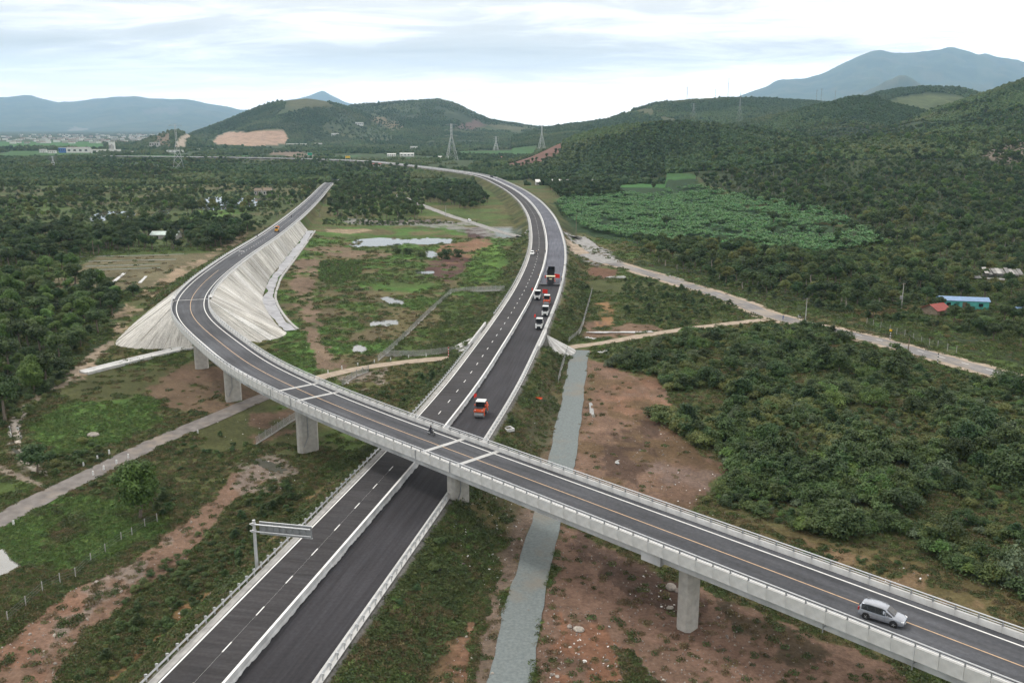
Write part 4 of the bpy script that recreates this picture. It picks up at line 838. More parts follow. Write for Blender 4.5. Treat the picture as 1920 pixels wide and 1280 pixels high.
# ------------------------------------------------------------------ concrete slabs paving the ramp embankment, one by one
def gz0(x, y): return float(ground_h(np.array([x]), np.array([y]), False)[0])
def stain(m):
    """dirt washed down the slabs: streaks along the fall line"""
    nt = m.node_tree; N = nt.nodes; L = nt.links; b = N['Principled BSDF']; at = N.new('ShaderNodeUVMap'); at.uv_map = 'lane'; mp = N.new('ShaderNodeMapping'); mp.inputs['Scale'].default_value = (1.5, 0.10, 1); L.new(at.outputs[0], mp.inputs[0])
    n = N.new('ShaderNodeTexNoise'); n.inputs['Scale'].default_value = 1.0; n.inputs['Detail'].default_value = 8; n.inputs['Roughness'].default_value = 0.7; L.new(mp.outputs[0], n.inputs['Vector'])
    mr = N.new('ShaderNodeMapRange'); mr.inputs['From Min'].default_value = 0.50; mr.inputs['From Max'].default_value = 0.68; mr.inputs['To Min'].default_value = 0.0; mr.inputs['To Max'].default_value = 0.8; L.new(n.outputs['Fac'], mr.inputs[0])
    mx = N.new('ShaderNodeMix'); mx.data_type = 'RGBA'; L.new(mr.outputs[0], mx.inputs[0]); L.new(b.inputs['Base Color'].links[0].from_socket, mx.inputs[6]); mx.inputs[7].default_value = (0.13, 0.115, 0.09, 1); L.new(mx.outputs[2], b.inputs['Base Color'])
def slope_paving():
    root = thing('paved_slope', 'pale concrete slabs facing the embankment at the end of the flyover, streaked with dirt', 'paved slope', tuple(RAMP.at(0))); base = Vector(root.location)
    mats = []
    for k, c in enumerate(((0.50, 0.485, 0.45), (0.41, 0.395, 0.36), (0.58, 0.57, 0.545))):
        mats.append(asphalt('slab_concrete', c, (1.6, 0.16, 1), 0.9)); stain(mats[-1])
    pos = []                                                           # (top point, outward direction, height, width)
    s_end = RAMP.near_s(*P(553, 414, 7.5)[:2]); W_ = 2.7
    s = s_end
    while s > 0.5: pos.append((s, 1, None)); s -= W_
    c = RAMP.at(0); a0 = RAMP.ang(0); 
    arc = np.linspace(-math.pi / 2, -math.pi * 3 / 2, 25)
    for i in range(24): pos.append((0, 0, (a0 + arc[i], a0 + arc[i + 1])))
    s = 0.5
    while s < 40: pos.append((s, -1, None)); s += W_
    k = 0
    for s, sd, ar in pos:
        def edge(f):
            if ar is None:
                q = s + (f if sd < 0 else -f) * W_ * 0.93; q = max(0.02, q); p = RAMP.at(q); o = RAMP.at(q, sd * 1.0) - p
            else:
                t = ar[0] + (ar[1] - ar[0]) * (0.01 + 0.98 * f); p = RAMP.at(0); o = Vector((math.cos(t), math.sin(t), 0))
            return p, o.normalized()
        (p0, o0), (p1, o1) = edge(0), edge(1); mm, zt = (float(q) for q in ramp_slope(s, sd)) if ar is None else ((1.6 - 0.2 * math.cos(a0 - math.pi / 2 - ar[0] + math.pi) if False else 1.6), 0.0)
        if ar is not None: mm = 1.6 + 0.2 * (o0.x * RAMP.r[0][0] + o0.y * RAMP.r[0][1])
        h = p0.z - 0.2 - zt
        if sd < 0: h = h * max(0.15, 1 - (s / 44) ** 1.6) 
        mb = MB(); vs = []
        rr = random.Random(k)
        dzj = rr.uniform(-0.10, 0.10); tt = (0.0, 0.5, 1.0)
        for lift in (0.22 + dzj, -0.2):
            for t in tt:
                for p, o in ((p0, o0), (p1, o1)):
                    d = 5.72 + t * h * mm; k2 = 1.0 / math.hypot(o.x * RAMP.r[0][0] + o.y * RAMP.r[0][1], KCONE * (o.x * RAMP.t[0][0] + o.y * RAMP.t[0][1])) if ar is not None else 1.0; vs.append((p.x + o.x * d * k2, p.y + o.y * d * k2, p.z - 0.30 - t * h + lift))
        f = [(0, 1, 3, 2), (2, 3, 5, 4), (0, 2, 8, 6), (2, 4, 10, 8), (1, 7, 9, 3), (3, 9, 11, 5), (4, 5, 11, 10)]
        mb.add(vs, f); so = mb.build('slab', mats[rr.choice((0, 0, 1, 2, 0, 1))], root, True); k += 1
        uvl = so.data.uv_layers.new(name='lane'); vuv = [(k * 3.7 + (j % 2) * W_, (j // 2 % 3) * h * 0.9) for j in range(12)]; uvl.data.foreach_set('uv', np.array([vuv[l.vertex_index] for l in so.data.loops], np.float32).ravel())
    # toe gutter: thin concrete lip and grey water line
    S = np.linspace(s_end, 3, 60); lip = []; 
    for s in S:
        m_, z_ = (float(q) for q in ramp_slope(s, 1)); lip.append(tuple(RAMP.at(s, 5.72 + (RAMP.at(s).z - 0.2 - z_) * m_ + 0.3))[:2])
    tp = Path([(x, y) for x, y in lip], 2.0, smooth=6)
    ribbon('toe_gutter', tp, 0, tp.L, -3.4, 0.2, mat('wet_cement', (0.19, 0.19, 0.20), 0.4, 0.35, 0.35, col2=(0.36, 0.36, 0.38)), follow=0.20, jit=0.8, cols=3, seed=9)
    mb = MB(); S_ = np.linspace(0, tp.L, 140); vs = []
    for s in S_:
        p = tp.at(s, -4.0); z = gz0(p.x, p.y)
        for o, h in ((-4.5, -0.3), (-4.4, 0.40), (-3.6, 0.45), (-3.5, -0.3)): q = tp.at(s, o); vs.append((q.x, q.y, z + h))
    mb.add(vs, [(4 * i + j, 4 * i + 4 + j, 4 * i + 5 + j, 4 * i + 1 + j) for i in range(len(S_) - 1) for j in range(3)]); mb.build('gutter_lip', M['conc_old'], root, True)
slope_paving()

# ------------------------------------------------------------------ little bridge carrying the motorway over the lane
sb = thing('small_bridge', 'small concrete bridge carrying the motorway over the earth lane, with fans of paving', 'bridge', tuple(EX.at(EX.near_s(0, 243.5), 0, 0)))
sc_ = EX.near_s(0.0, 243.5)
mb = MB(); mb.sweep(EX, sc_ - 6.5, sc_ + 6.5, [(-9.6, -0.05), (-9.6, -1.15), (9.3, -1.15), (9.3, -0.05)], closed=True, caps=True); mb.build('deck_slab', M['conc'], sb, True)
for sd, o0 in ((-1, -9.6), (1, 9.25)):
    mb = MB(); mb.sweep(EX, sc_ - 11, sc_ + (17 if sd < 0 else 9), [(o0 - 0.25, -1.1), (o0 - 0.25, 0.85), (o0 + 0.22, 0.85), (o0 + 0.22, -0.02)], closed=True, caps=True); mb.build('parapet', M['conc'], sb, True)
for e in (-5.6, 5.6):
    mb = MB(); mb.sweep(EX, sc_ + e - 0.5, sc_ + e + 0.5, [(-9.5, -1.1), (-9.5, -5.4), (9.2, -5.4), (9.2, -1.1)], closed=True, caps=True); mb.build('abutment', M['conc_old'], sb, True)
for sd, e in ((1, 6.6), (-1, 6.4)):
    c = EX.at(sc_ + e, sd * 9.5, -0.05); a = EX.ang(sc_); fw = Vector((math.cos(a), math.sin(a), 0)); rgt = Vector((math.sin(a), -math.cos(a), 0)) * sd
    T = np.linspace(-1.25, 0.40, 10); R_ = 8.4
    for i in range(9):
        vs = [tuple(c)]
        for t in (T[i], T[i + 1] - 0.014):
            d = rgt * math.cos(t) + fw * math.sin(t); vs.append((c.x + d.x * R_, c.y + d.y * R_, 0.22))
        mb = MB(); mb.add(vs + [(x, y, z - 0.5) for x, y, z in vs], [(0, 1, 2), (0, 3, 4, 1), (1, 4, 5, 2), (2, 5, 3, 0)] if sd < 0 else [(0, 2, 1), (0, 1, 4, 3), (1, 2, 5, 4), (2, 0, 3, 5)]); mb.build('slab', M['conc'] if i % 2 else M['conc_old'], sb, True)
# ------------------------------------------------------------------ plants: prototypes
M['leaf_dk'] = leafmat('leaves_dark', (0.0186, 0.0396, 0.0163), (0.0798, 0.1355, 0.0471), 0.34)
M['leaf_md'] = leafmat('leaves_mid', (0.0279, 0.0572, 0.0204), (0.1305, 0.1986, 0.0647), 0.34)
M['leaf_lt'] = leafmat('leaves_light', (0.0465, 0.0935, 0.0265), (0.1674, 0.2706, 0.0758), 0.28)
M['leaf_yl'] = leafmat('leaves_olive', (0.0651, 0.0858, 0.0286), (0.1841, 0.2154, 0.0718), 0.28)
M['leaf_gy'] = leafmat('leaves_greyish', (0.0558, 0.0814, 0.0469), (0.1842, 0.2442, 0.1408), 0.22)
M['banana'] = leafmat('banana_leaf', (0.026, 0.070, 0.025), (0.140, 0.310, 0.105), 0.25, 1.5, 0.3)
M['grass'] = leafmat('grass_blades', (0.0577, 0.0968, 0.0286), (0.1444, 0.1898, 0.0609), 0.30, 0.15)
M['weed'] = leafmat('weed_leaves', (0.0372, 0.0594, 0.0224), (0.1192, 0.1584, 0.0560), 0.34, 0.15)
M['leaf_br'] = leafmat('leaves_bright', (0.040, 0.080, 0.020), (0.125, 0.215, 0.050), 0.15)
M['straw'] = leafmat('dry_grass', (0.130, 0.112, 0.055), (0.200, 0.165, 0.085), 0.30, 0.15)
M['far_a'] = mat('far_crown', (0.0242, 0.0440, 0.0204), 0.9, scale=0.5, col2=(0.0521, 0.0858, 0.0367), objvar=0.26, bump=0.5, bscale=0.9, spec=0.1)
M['far_b'] = mat('far_crown_light', (0.0446, 0.0726, 0.0306), 0.9, scale=0.5, col2=(0.0837, 0.1210, 0.0510), objvar=0.26, bump=0.5, bscale=0.9, spec=0.1)

def patches(m, col, scale=0.006, lo=0.48, hi=0.62):
    nt = m.node_tree; N = nt.nodes; L = nt.links; b = N['Principled BSDF']; g = N.new('ShaderNodeNewGeometry'); n = N.new('ShaderNodeTexNoise'); n.inputs['Scale'].default_value = scale; n.inputs['Detail'].default_value = 5; L.new(g.outputs['Position'], n.inputs['Vector'])
    mr = N.new('ShaderNodeMapRange'); mr.inputs['From Min'].default_value = lo; mr.inputs['From Max'].default_value = hi; mr.inputs['To Max'].default_value = 0.65; L.new(n.outputs['Fac'], mr.inputs[0])
    mx = N.new('ShaderNodeMix'); mx.data_type = 'RGBA'; L.new(mr.outputs[0], mx.inputs[0]); L.new(b.inputs['Base Color'].links[0].from_socket, mx.inputs[6]); mx.inputs[7].default_value = (*col, 1); L.new(mx.outputs[2], b.inputs['Base Color'])
patches(M['far_a'], (0.070, 0.090, 0.042)); patches(M['far_b'], (0.105, 0.112, 0.056)); patches(M['leaf_dk'], (0.075, 0.112, 0.042), 0.025, 0.52, 0.66); patches(M['leaf_md'], (0.120, 0.162, 0.058), 0.03, 0.52, 0.66)
def quads_mesh(name, C, Nrm, size, asp, mats, mi=None, seed=0, fold=0.0):
    """leaf-sized faces centred on C, facing Nrm"""
    r = np.random.default_rng(seed); n = len(C); Nrm = Nrm / (np.linalg.norm(Nrm, axis=1)[:, None] + 1e-9)
    a = r.normal(size=(n, 3)); T = np.cross(Nrm, a); T /= np.linalg.norm(T, axis=1)[:, None] + 1e-9; B = np.cross(Nrm, T)
    s = size * r.uniform(0.65, 1.35, n)[:, None]; w = s * asp
    v = np.stack([C - T * s * 0.5, C + B * w * 0.5 - Nrm * s * fold, C + T * s * 0.5, C - B * w * 0.5 - Nrm * s * fold], 1).reshape(-1, 3)
    f = np.arange(n * 4).reshape(n, 4); return raw_mesh(name, v, f, mats, mi)
def raw_mesh(name, v, f, mats, mi=None, smooth=False):
    me = bpy.data.meshes.new(name); me.vertices.add(len(v)); me.vertices.foreach_set('co', np.ascontiguousarray(v, np.float32).ravel())
    k = f.shape[1]; me.loops.add(f.size); me.loops.foreach_set('vertex_index', f.ravel().astype(np.int32)); me.polygons.add(len(f))
    me.polygons.foreach_set('loop_start', (np.arange(len(f)) * k).astype(np.int32)); me.polygons.foreach_set('loop_total', np.full(len(f), k, np.int32))
    for m in mats: me.materials.append(m)
    if mi is not None: me.polygons.foreach_set('material_index', np.asarray(mi, np.int32))
    if smooth: me.polygons.foreach_set('use_smooth', np.ones(len(f), bool))
    me.update(); return me
def crown_pts(r, n, lobes, zc, rx, rz, lr, shell=0.55, flat=1.0):
    """points in clumps spread through an ellipsoid; returns centres and outward normals"""
    d = r.normal(size=(lobes, 3)); d /= np.linalg.norm(d, axis=1)[:, None]; rad = r.uniform(0.35, 1.0, lobes) ** 0.6
    L = d * rad[:, None] * np.array([rx, rx, rz]); L[:, 2] = np.abs(L[:, 2]) * np.where(r.random(lobes) < 0.72, 1, -0.75)
    lrad = lr * r.uniform(0.6, 1.3, lobes)
    k = r.choice(lobes, n, p=lrad ** 2 / (lrad ** 2).sum()); q = r.normal(size=(n, 3)); q /= np.linalg.norm(q, axis=1)[:, None]
    q[:, 2] = np.where(q[:, 2] < -0.35, -q[:, 2], q[:, 2])
    rr = lrad[k] * r.uniform(shell, 1.05, n); C = L[k] + q * rr[:, None] * np.array([1, 1, flat]); C[:, 2] += zc
    return C, q + 0.45 * d[k] * 0.5 + r.normal(size=(n, 3)) * 0.55 + np.array([0, 0, 0.35]), L + np.array([0, 0, zc])
def trunk_mb(r, h, rad, lobes, forks=5, lean=0.06):
    mb = MB(); p = Vector((0, 0, -0.3)); top = Vector((r.normal() * lean * h, r.normal() * lean * h, h)); mid = p.lerp(top, 0.5) + Vector((r.normal(), r.normal(), 0)) * 0.05 * h
    mb.cyl(p, mid, rad, rad * 0.75, 6, cap=False); mb.cyl(mid, top, rad * 0.75, rad * 0.5, 6, cap=False)
    for i in range(min(forks, len(lobes))):
        e = Vector(lobes[i]); b = mid.lerp(top, r.uniform(0.3, 1.0)); m2 = b.lerp(e, 0.55) + Vector((0, 0, -0.08 * h))
        mb.cyl(b, m2, rad * 0.42, rad * 0.26, 5, cap=False); mb.cyl(m2, e, rad * 0.26, rad * 0.08, 4, cap=False)
    return mb
class Proto: pass
TREES, SHRUBS, FAR, WEEDS, BANANAS, PALMS = [], [], [], [], [], []
def make_tree(seed, h, rx, rz, lobes, n, size, lm, tm='bark', lr=0.33, bare=False):
    r = np.random.default_rng(seed); p = Proto(); zc = h - rz * 0.85
    C, Nn, L = crown_pts(r, n, lobes, zc, rx * 0.75, rz * 0.75, rx * lr)
    p.crown = quads_mesh('crown', C, Nn, size, 0.62, [M[lm]], seed=seed, fold=0.18); p.trunk = trunk_mb(r, zc, 0.035 * h + 0.02, L, 7).mesh('trunk', M[tm])
    p.h = h; p.lm = lm; p.tm = tm
    nv = len(p.crown.vertices); tv = len(p.trunk.vertices)
    return p
TREES += [make_tree(1, 7.5, 3.3, 2.7, 26, 2400, 0.50, 'leaf_dk'), make_tree(2, 6.2, 3.0, 2.3, 22, 2000, 0.47, 'leaf_md'), make_tree(3, 9.0, 2.9, 3.6, 28, 2500, 0.50, 'leaf_dk'),
          make_tree(4, 5.2, 2.7, 2.1, 20, 1800, 0.45, 'leaf_lt'), make_tree(5, 6.6, 3.4, 2.2, 22, 2000, 0.48, 'leaf_yl'), make_tree(6, 8.0, 2.3, 3.4, 24, 1800, 0.46, 'leaf_md', 'palebark'),
          make_tree(7, 5.0, 3.0, 2.2, 26, 2400, 0.42, 'leaf_dk'), make_tree(8, 6.0, 2.4, 2.4, 18, 520, 0.30, 'leaf_gy', 'palebark')]
TREES += [make_tree(9, 3.6, 3.3, 3.0, 26, 2300, 0.34, 'leaf_dk', lr=0.36), make_tree(10, 7.6, 3.9, 3.6, 34, 5200, 0.44, 'leaf_br', lr=0.36), make_tree(11, 3.0, 2.7, 2.5, 20, 1700, 0.32, 'leaf_md', lr=0.38), make_tree(12, 2.8, 2.8, 2.3, 20, 1700, 0.30, 'leaf_lt', lr=0.38), make_tree(13, 2.7, 2.6, 2.2, 18, 1500, 0.30, 'leaf_gy', lr=0.38)]
def make_shrub(seed, h, rx, lobes, n, size, lm, asp=0.6):
    r = np.random.default_rng(seed + 100); p = Proto()
    C, Nn, L = crown_pts(r, n, lobes, h * 0.42, rx * 0.72, h * 0.5, rx * 0.42)
    C[:, 2] = np.maximum(C[:, 2], 0.02); p.mesh = quads_mesh('shrub', C, Nn, size, asp, [M[lm]], seed=seed, fold=0.15); p.h = h; p.lm = lm; return p
SHRUBS += [make_shrub(1, 1.9, 1.5, 11, 620, 0.30, 'leaf_md'), make_shrub(2, 1.4, 1.6, 12, 620, 0.27, 'leaf_dk'), make_shrub(3, 2.6, 1.5, 13, 760, 0.32, 'leaf_md'), make_shrub(4, 1.2, 1.4, 10, 520, 0.24, 'leaf_gy'),
           make_shrub(5, 1.6, 1.5, 11, 600, 0.28, 'leaf_yl'), make_shrub(6, 3.3, 1.7, 15, 950, 0.34, 'leaf_dk'), make_shrub(7, 2.0, 1.4, 10, 560, 0.30, 'leaf_lt')]
def make_far(seed, lm, asp=1.0):
    r = np.random.default_rng(seed + 300); bm = bmesh.new(); bmesh.ops.create_icosphere(bm, subdivisions=2, radius=1.0)
    for v in bm.verts:
        n = 0.30 * (vnoise(np.array([v.co.x * 1.9 + seed * 5]), np.array([v.co.y * 1.9 + v.co.z * 1.4]), seed)[0] - 0.4) + r.normal() * 0.13
        v.co = v.co * (1 + n); v.co.z = v.co.z * asp + 0.65 * asp
    me = bpy.data.meshes.new('far_crown'); bm.to_mesh(me); bm.free(); me.materials.append(M[lm]); p = Proto(); p.mesh = me; return p
FAR += [make_far(1, 'far_a', 1.0), make_far(2, 'far_a', 1.35), make_far(3, 'far_b', 1.0), make_far(4, 'far_b', 0.8)]
def make_weed(seed, n, h, spread, size, lm, asp, up):
    r = np.random.default_rng(seed + 500); a = r.uniform(0, 6.28, n); q = spread * np.sqrt(r.random(n)); C = np.stack([q * np.cos(a), q * np.sin(a), h * r.uniform(0.15, 1.0, n) * (1 - 0.55 * (q / spread) ** 2)], 1)
    N = np.stack([np.cos(a) * 0.8, np.sin(a) * 0.8, np.full(n, up)], 1) + r.normal(size=(n, 3)) * 0.5
    p = Proto(); p.mesh = quads_mesh('tuft', C, N, size, asp, [M[lm]], seed=seed, fold=0.12); return p
WEEDS += [make_weed(1, 46, 0.40, 0.55, 0.26, 'weed', 0.55, 0.6), make_weed(2, 50, 0.28, 0.60, 0.26, 'grass', 0.35, 0.5), make_weed(3, 40, 0.60, 0.60, 0.30, 'weed', 0.6, 0.7), make_weed(4, 44, 0.26, 0.55, 0.28, 'straw', 0.25, 0.3),
          make_weed(5, 46, 0.30, 0.55, 0.26, 'leaf_lt', 0.45, 0.6)]
def frond(mb_v, mb_f, r, az, L, droop, w, base, rise, seg=5):
    """an arching blade: midrib with two slightly folded sides"""
    ca, sa = math.cos(az), math.sin(az); b = len(mb_v); 
    for i in range(seg + 1):
        t = i / seg; x = L * t * (1 - 0.18 * t * droop); z = base + rise * t - droop * L * 0.55 * t * t
        ww = w * (math.sin(math.pi * min(1, t * 0.9 + 0.12)) ** 0.7) * 0.5
        for o, dz in ((-ww, -0.25 * ww), (0, 0), (ww, -0.25 * ww)):
            mb_v.append((ca * x - sa * o, sa * x + ca * o, z + dz))
    for i in range(seg):
        for j in (0, 1): a = b + i * 3 + j; mb_f.append((a, a + 1, a + 4, a + 3))
def make_banana(seed):
    r = random.Random(seed); v, f = [], []; mi = []
    for s in range(2):
        ox, oy = r.uniform(-0.5, 0.5), r.uniform(-0.5, 0.5); v0 = len(v)
        for k in range(7): frond(v, f, r, k * 0.9 + r.uniform(-0.3, 0.3), r.uniform(1.7, 2.4), r.uniform(0.35, 0.75), r.uniform(0.55, 0.75), r.uniform(1.4, 2.0), r.uniform(0.7, 1.7), 4)
        for i in range(v0, len(v)): v[i] = (v[i][0] + ox, v[i][1] + oy, v[i][2])
    p = Proto(); p.mesh = raw_mesh('banana_plant', np.array(v), np.array(f), [M['banana']]); return p
BANANAS += [make_banana(i) for i in range(4)]
def make_palm(seed, h):
    r = random.Random(seed); v, f = [], []
    for k in range(16): frond(v, f, r, k * 0.79 + r.uniform(-0.2, 0.2), r.uniform(2.6, 3.4), r.uniform(0.5, 0.95), 0.75, h, r.uniform(0.1, 1.5), 5)
    p = Proto(); p.crown = raw_mesh('crown', np.array(v), np.array(f), [M['leaf_md']]); mb = MB(); mb.cyl((0, 0, -0.3), (0.15, 0.1, h * 0.5), 0.22, 0.16, 6, cap=False); mb.cyl((0.15, 0.1, h * 0.5), (0, 0, h + 0.1), 0.16, 0.13, 6); p.trunk = mb.mesh('trunk', M['palebark']); p.h = h; return p
PALMS += [make_palm(1, 6.0), make_palm(2, 4.5)]
def joined(p):
    """crown and trunk as one mesh, for the uncounted mass"""
    if hasattr(p, 'mesh'): return p.mesh
    if hasattr(p, 'j'): return p.j
    me = bpy.data.meshes.new('tree'); vs = []; fs = []; mi = []
    for k, q in enumerate((p.crown, p.trunk)):
        b = len(vs); co = np.zeros(len(q.vertices) * 3, np.float32); q.vertices.foreach_get('co', co); vs += co.reshape(-1, 3).tolist()
        fs += [tuple(i + b for i in pl.vertices) for pl in q.polygons]; mi += [k] * len(q.polygons); me.materials.append(q.materials[0])
    me.from_pydata(vs, [], fs); me.polygons.foreach_set('material_index', mi); me.update(); p.j = me; return me

# ------------------------------------------------------------------ masses nobody could count: one object each, instances by geometry nodes
def scatter(name, pts, scale, rot, idx, protos, label=None):
    if len(pts) == 0: return
    coll = bpy.data.collections.new(name + '_kinds')
    for i, p in enumerate(protos):
        o = bpy.data.objects.new('%s_kind_%s' % (name, 'abcdefghijklm'[i]), joined(p)); coll.objects.link(o)
    n = len(pts); me = bpy.data.meshes.new(name); me.vertices.add(n); me.vertices.foreach_set('co', np.asarray(pts, np.float32).ravel())
    for an, ty, val in (('sc', 'FLOAT_VECTOR', scale), ('rt', 'FLOAT_VECTOR', rot), ('ix', 'INT', idx)):
        a = me.attributes.new(an, ty, 'POINT'); a.data.foreach_set('vector' if ty == 'FLOAT_VECTOR' else 'value', np.asarray(val, np.int32 if ty == 'INT' else np.float32).ravel())
    g = bpy.data.node_groups.new(name, 'GeometryNodeTree'); g.interface.new_socket('Geometry', in_out='INPUT', socket_type='NodeSocketGeometry'); g.interface.new_socket('Geometry', in_out='OUTPUT', socket_type='NodeSocketGeometry')
    N = g.nodes; L = g.links; gi = N.new('NodeGroupInput'); go = N.new('NodeGroupOutput'); ip = N.new('GeometryNodeInstanceOnPoints'); ci = N.new('GeometryNodeCollectionInfo')
    ci.inputs['Collection'].default_value = coll; ci.inputs['Separate Children'].default_value = True; ci.inputs['Reset Children'].default_value = True; ip.inputs['Pick Instance'].default_value = True
    def na(nm, ty):
        x = N.new('GeometryNodeInputNamedAttribute'); x.data_type = ty; x.inputs['Name'].default_value = nm; return x.outputs['Attribute']
    L.new(gi.outputs[0], ip.inputs['Points']); L.new(ci.outputs[0], ip.inputs['Instance']); L.new(na('ix', 'INT'), ip.inputs['Instance Index'])
    e = N.new('FunctionNodeEulerToRotation'); L.new(na('rt', 'FLOAT_VECTOR'), e.inputs[0]); L.new(e.outputs[0], ip.inputs['Rotation']); L.new(na('sc', 'FLOAT_VECTOR'), ip.inputs['Scale']); L.new(ip.outputs[0], go.inputs[0])
    o = bpy.data.objects.new(name, me); COL.objects.link(o); md = o.modifiers.new('scatter', 'NODES'); md.node_group = g; o['kind'] = 'stuff'
    if label: o['label'] = label
    return o

# ------------------------------------------------------------------ where plants grow
def sample(polys, spacing, seed, px=True, jitter=0.48, z=0.0):
    """jittered grid inside outlines given in photo pixels"""
    r = np.random.default_rng(seed); out = []
    for pl in polys:
        q = poly2(pl) if px else np.array(pl); a, b = q.min(0), q.max(0)
        gx, gy = np.meshgrid(np.arange(a[0], b[0], spacing), np.arange(a[1], b[1], spacing)); n = gx.size
        x = gx.ravel() + r.uniform(-jitter, jitter, n) * spacing; y = gy.ravel() + r.uniform(-jitter, jitter, n) * spacing
        m = inpoly(x, y, q); out.append(np.stack([x[m], y[m]], 1))
    return np.vstack(out) if out else np.zeros((0, 2))
def clear_of_roads(p, m=1.5):
    x, y = p[:, 0], p[:, 1]; k = (EX.dist(x, y)[0] > 10.5 + m) & (DK.dist(x, y)[0] > 6.5 + m) & (DIRT.dist(x, y)[0] > 2.6 + m) & (ROAD.dist(x, y)[0] > 5.2 + m) & (HAUL.dist(x, y)[0] > 2.6 + m) & (GREYR.dist(x, y)[0] > 2.6 + m)
    d, s, z, t = RAMP.dist(x, y); k &= ~((d < 6 + np.where(s > 0, 1.2, 1.5) * z + m) & ((s > 0) | (t < 45)))
    return p[k]
def visible(p, h=6.0):
    """inside the picture with a margin"""
    x, y = p[:, 0], p[:, 1]; yy = np.maximum(y, 1); U = 960 + FPX * x / (yy * CP + CAMZ * SP); return p[(U > -120) & (U < 2040) & (y > 20)]
def farm_clear(p):
    k = np.ones(len(p), bool)
    for u, v, rr in ((1804, 580, 9.5), (1775, 592, 5.0), (1830, 592, 6.5), (1754, 590, 5.5), (1868, 527, 8.5), (1890, 535, 7), (1850, 538, 7), (503, 370, 14), (485, 368, 10), (312, 450, 14), (312, 458, 11), (205, 416, 10), (230, 414, 10), (185, 417, 9), (308, 406, 9), (400, 395, 13), (430, 393, 13), (465, 390, 12), (380, 393, 11), (205, 424, 8), (400, 402, 10), (300, 412, 8), (1690, 584, 7), (1684, 600, 8)):
        x, y, _ = P(u, v, 0); k &= np.hypot(p[:, 0] - x, p[:, 1] - y) > rr
    return k
TREE_PLACES = []    # (x, y, scale, proto, zone)
SHRUB_PLACES = []
def add_trees(zone, pts, protos, smin, smax, seed, dens=1.0, nscale=None, thr=None):
    r = np.random.default_rng(seed); pts = visible(clear_of_roads(pts)); pts = pts[farm_clear(pts)]
    if thr is not None: pts = pts[fbm(pts[:, 0], pts[:, 1], nscale, 3, seed) > thr]
    for x, y in pts:
        if r.random() < dens: TREE_PLACES.append((x, y, r.uniform(smin, smax), protos[r.integers(len(protos))], zone))
def add_at(zone, pix, protos, scale, seed=0):
    r = np.random.default_rng(seed + len(pix))
    for q in pix:
        u, v = q[0], q[1]; s = q[2] if len(q) > 2 else scale; x, y, _ = P(u, v, 0); TREE_PLACES.append((x, y, s, protos[r.integers(len(protos))], zone))
ZL = {  # zone -> (label, group)
    'lone': ('lone leafy round tree in the grass between the lane and the red track', None),
    'lane_tree': ('small round tree beside the lane, at the left edge of the field', None),
    'field_tree': ('tall single tree standing by the vegetable beds', None),
    'field_small': ('small dark tree at the front corner of the vegetable beds', None),
    'hollow_bush': ('dark round bush beside the white pool in the hollow', 'bushes of the hollow'),
    'pair': ('dark green bushy tree at the head of the bare red slope', 'bushy trees at the head of the red slope'),
    'grove': ('bushy tree in the dense grove left of the lane and vegetable beds', 'trees of the grove left of the lane'),
    'hedge': ('dark tree in the belt behind the vegetable beds', 'trees behind the vegetable beds'),
    'west': ('tree in the wooded plain between the ponds and the ramp', 'trees of the western plain'),
    'wedge': ('dark tree in the wood between the ramp and the motorway bend', 'trees between ramp and motorway'),
    'clump': ('dark tree of the clump beside the grey track', 'trees by the grey track'),
    'belt': ('tree in the belt along the far side of the asphalt side road', 'trees along the side road'),
    'bare': ('pale half-bare tree among the green trees along the side road', 'half-bare trees along the side road'),
    'farm': ('tree around the red and turquoise roofs', 'trees around the farmhouses'),
    'east': ('tree in the wild woodland beyond the banana plantation', 'trees of the eastern woodland'),
    'bananaedge': ('dark tree standing inside the banana plantation', 'trees in the banana plantation'),
    'scrubtree': ('young tree rising above the scrub in front of the side road', 'young trees in the scrub'),
    'roadside': ('tree beside the foot of the motorway bend', 'trees by the motorway bend'),
    'palm': ('coconut palm in the plain left of the ramp', 'coconut palms left of the ramp'),
}
T = TREES
SCRUB = [[(1140, 664), (1160, 652), (1240, 640), (1330, 622), (1420, 612), (1500, 612), (1640, 655), (1770, 690), (1860, 716), (1960, 740), (2060, 800), (2060, 1180), (1920, 1125), (1800, 1072), (1690, 1028), (1540, 1004), (1440, 985), (1310, 935), (1372, 885), (1352, 845), (1300, 838), (1222, 782), (1288, 772), (1232, 706), (1146, 690)]]
add_at('lone', [(262, 972, 1.0)], [T[3]], 1.0); TREE_PLACES[-1] = TREE_PLACES[-1][:2] + (1.05, T[9], 'lone')
add_at('lane_tree', [(70, 884, 1.0)], [T[6]], 0.85); add_at('field_tree', [(140, 540, 1.25)], [T[2]], 1.2); add_at('field_small', [(250, 556, 0.95)], [T[6]], 0.9)
add_at('hollow_bush', [(744, 476, 0.9), (766, 478, 1.0), (790, 482, 0.8), (838, 486, 1.25), (860, 482, 1.1), (826, 482, 0.7)], [T[8]], 0.8)
add_at('pair', [(1180, 690, 1.25), (1205, 690, 1.2), (1234, 680, 1.1), (1160, 684, 0.8)], [T[8]], 0.95)
add_at('grove', [(30, 560, 1.4), (20, 610, 1.45), (75, 600, 1.3), (55, 650, 1.3), (190, 575, 1.0), (210, 590, 1.05), (165, 600, 1.05), (140, 625, 1.1), (185, 625, 1.1), (110, 680, 1.2), (150, 655, 1.0), (85, 720, 1.1), (20, 700, 1.2), (10, 790, 1.3), (-20, 760, 1.3), (215, 560, 1.0), (120, 570, 0.9)], [T[0], T[1], T[6], T[3]], 1.2, 3)
add_at('bare', [(62, 700, 0.75), (1270, 500, 1.0), (1390, 505, 1.0), (1600, 455, 1.1), (1880, 450, 1.1)], [T[7]], 1)
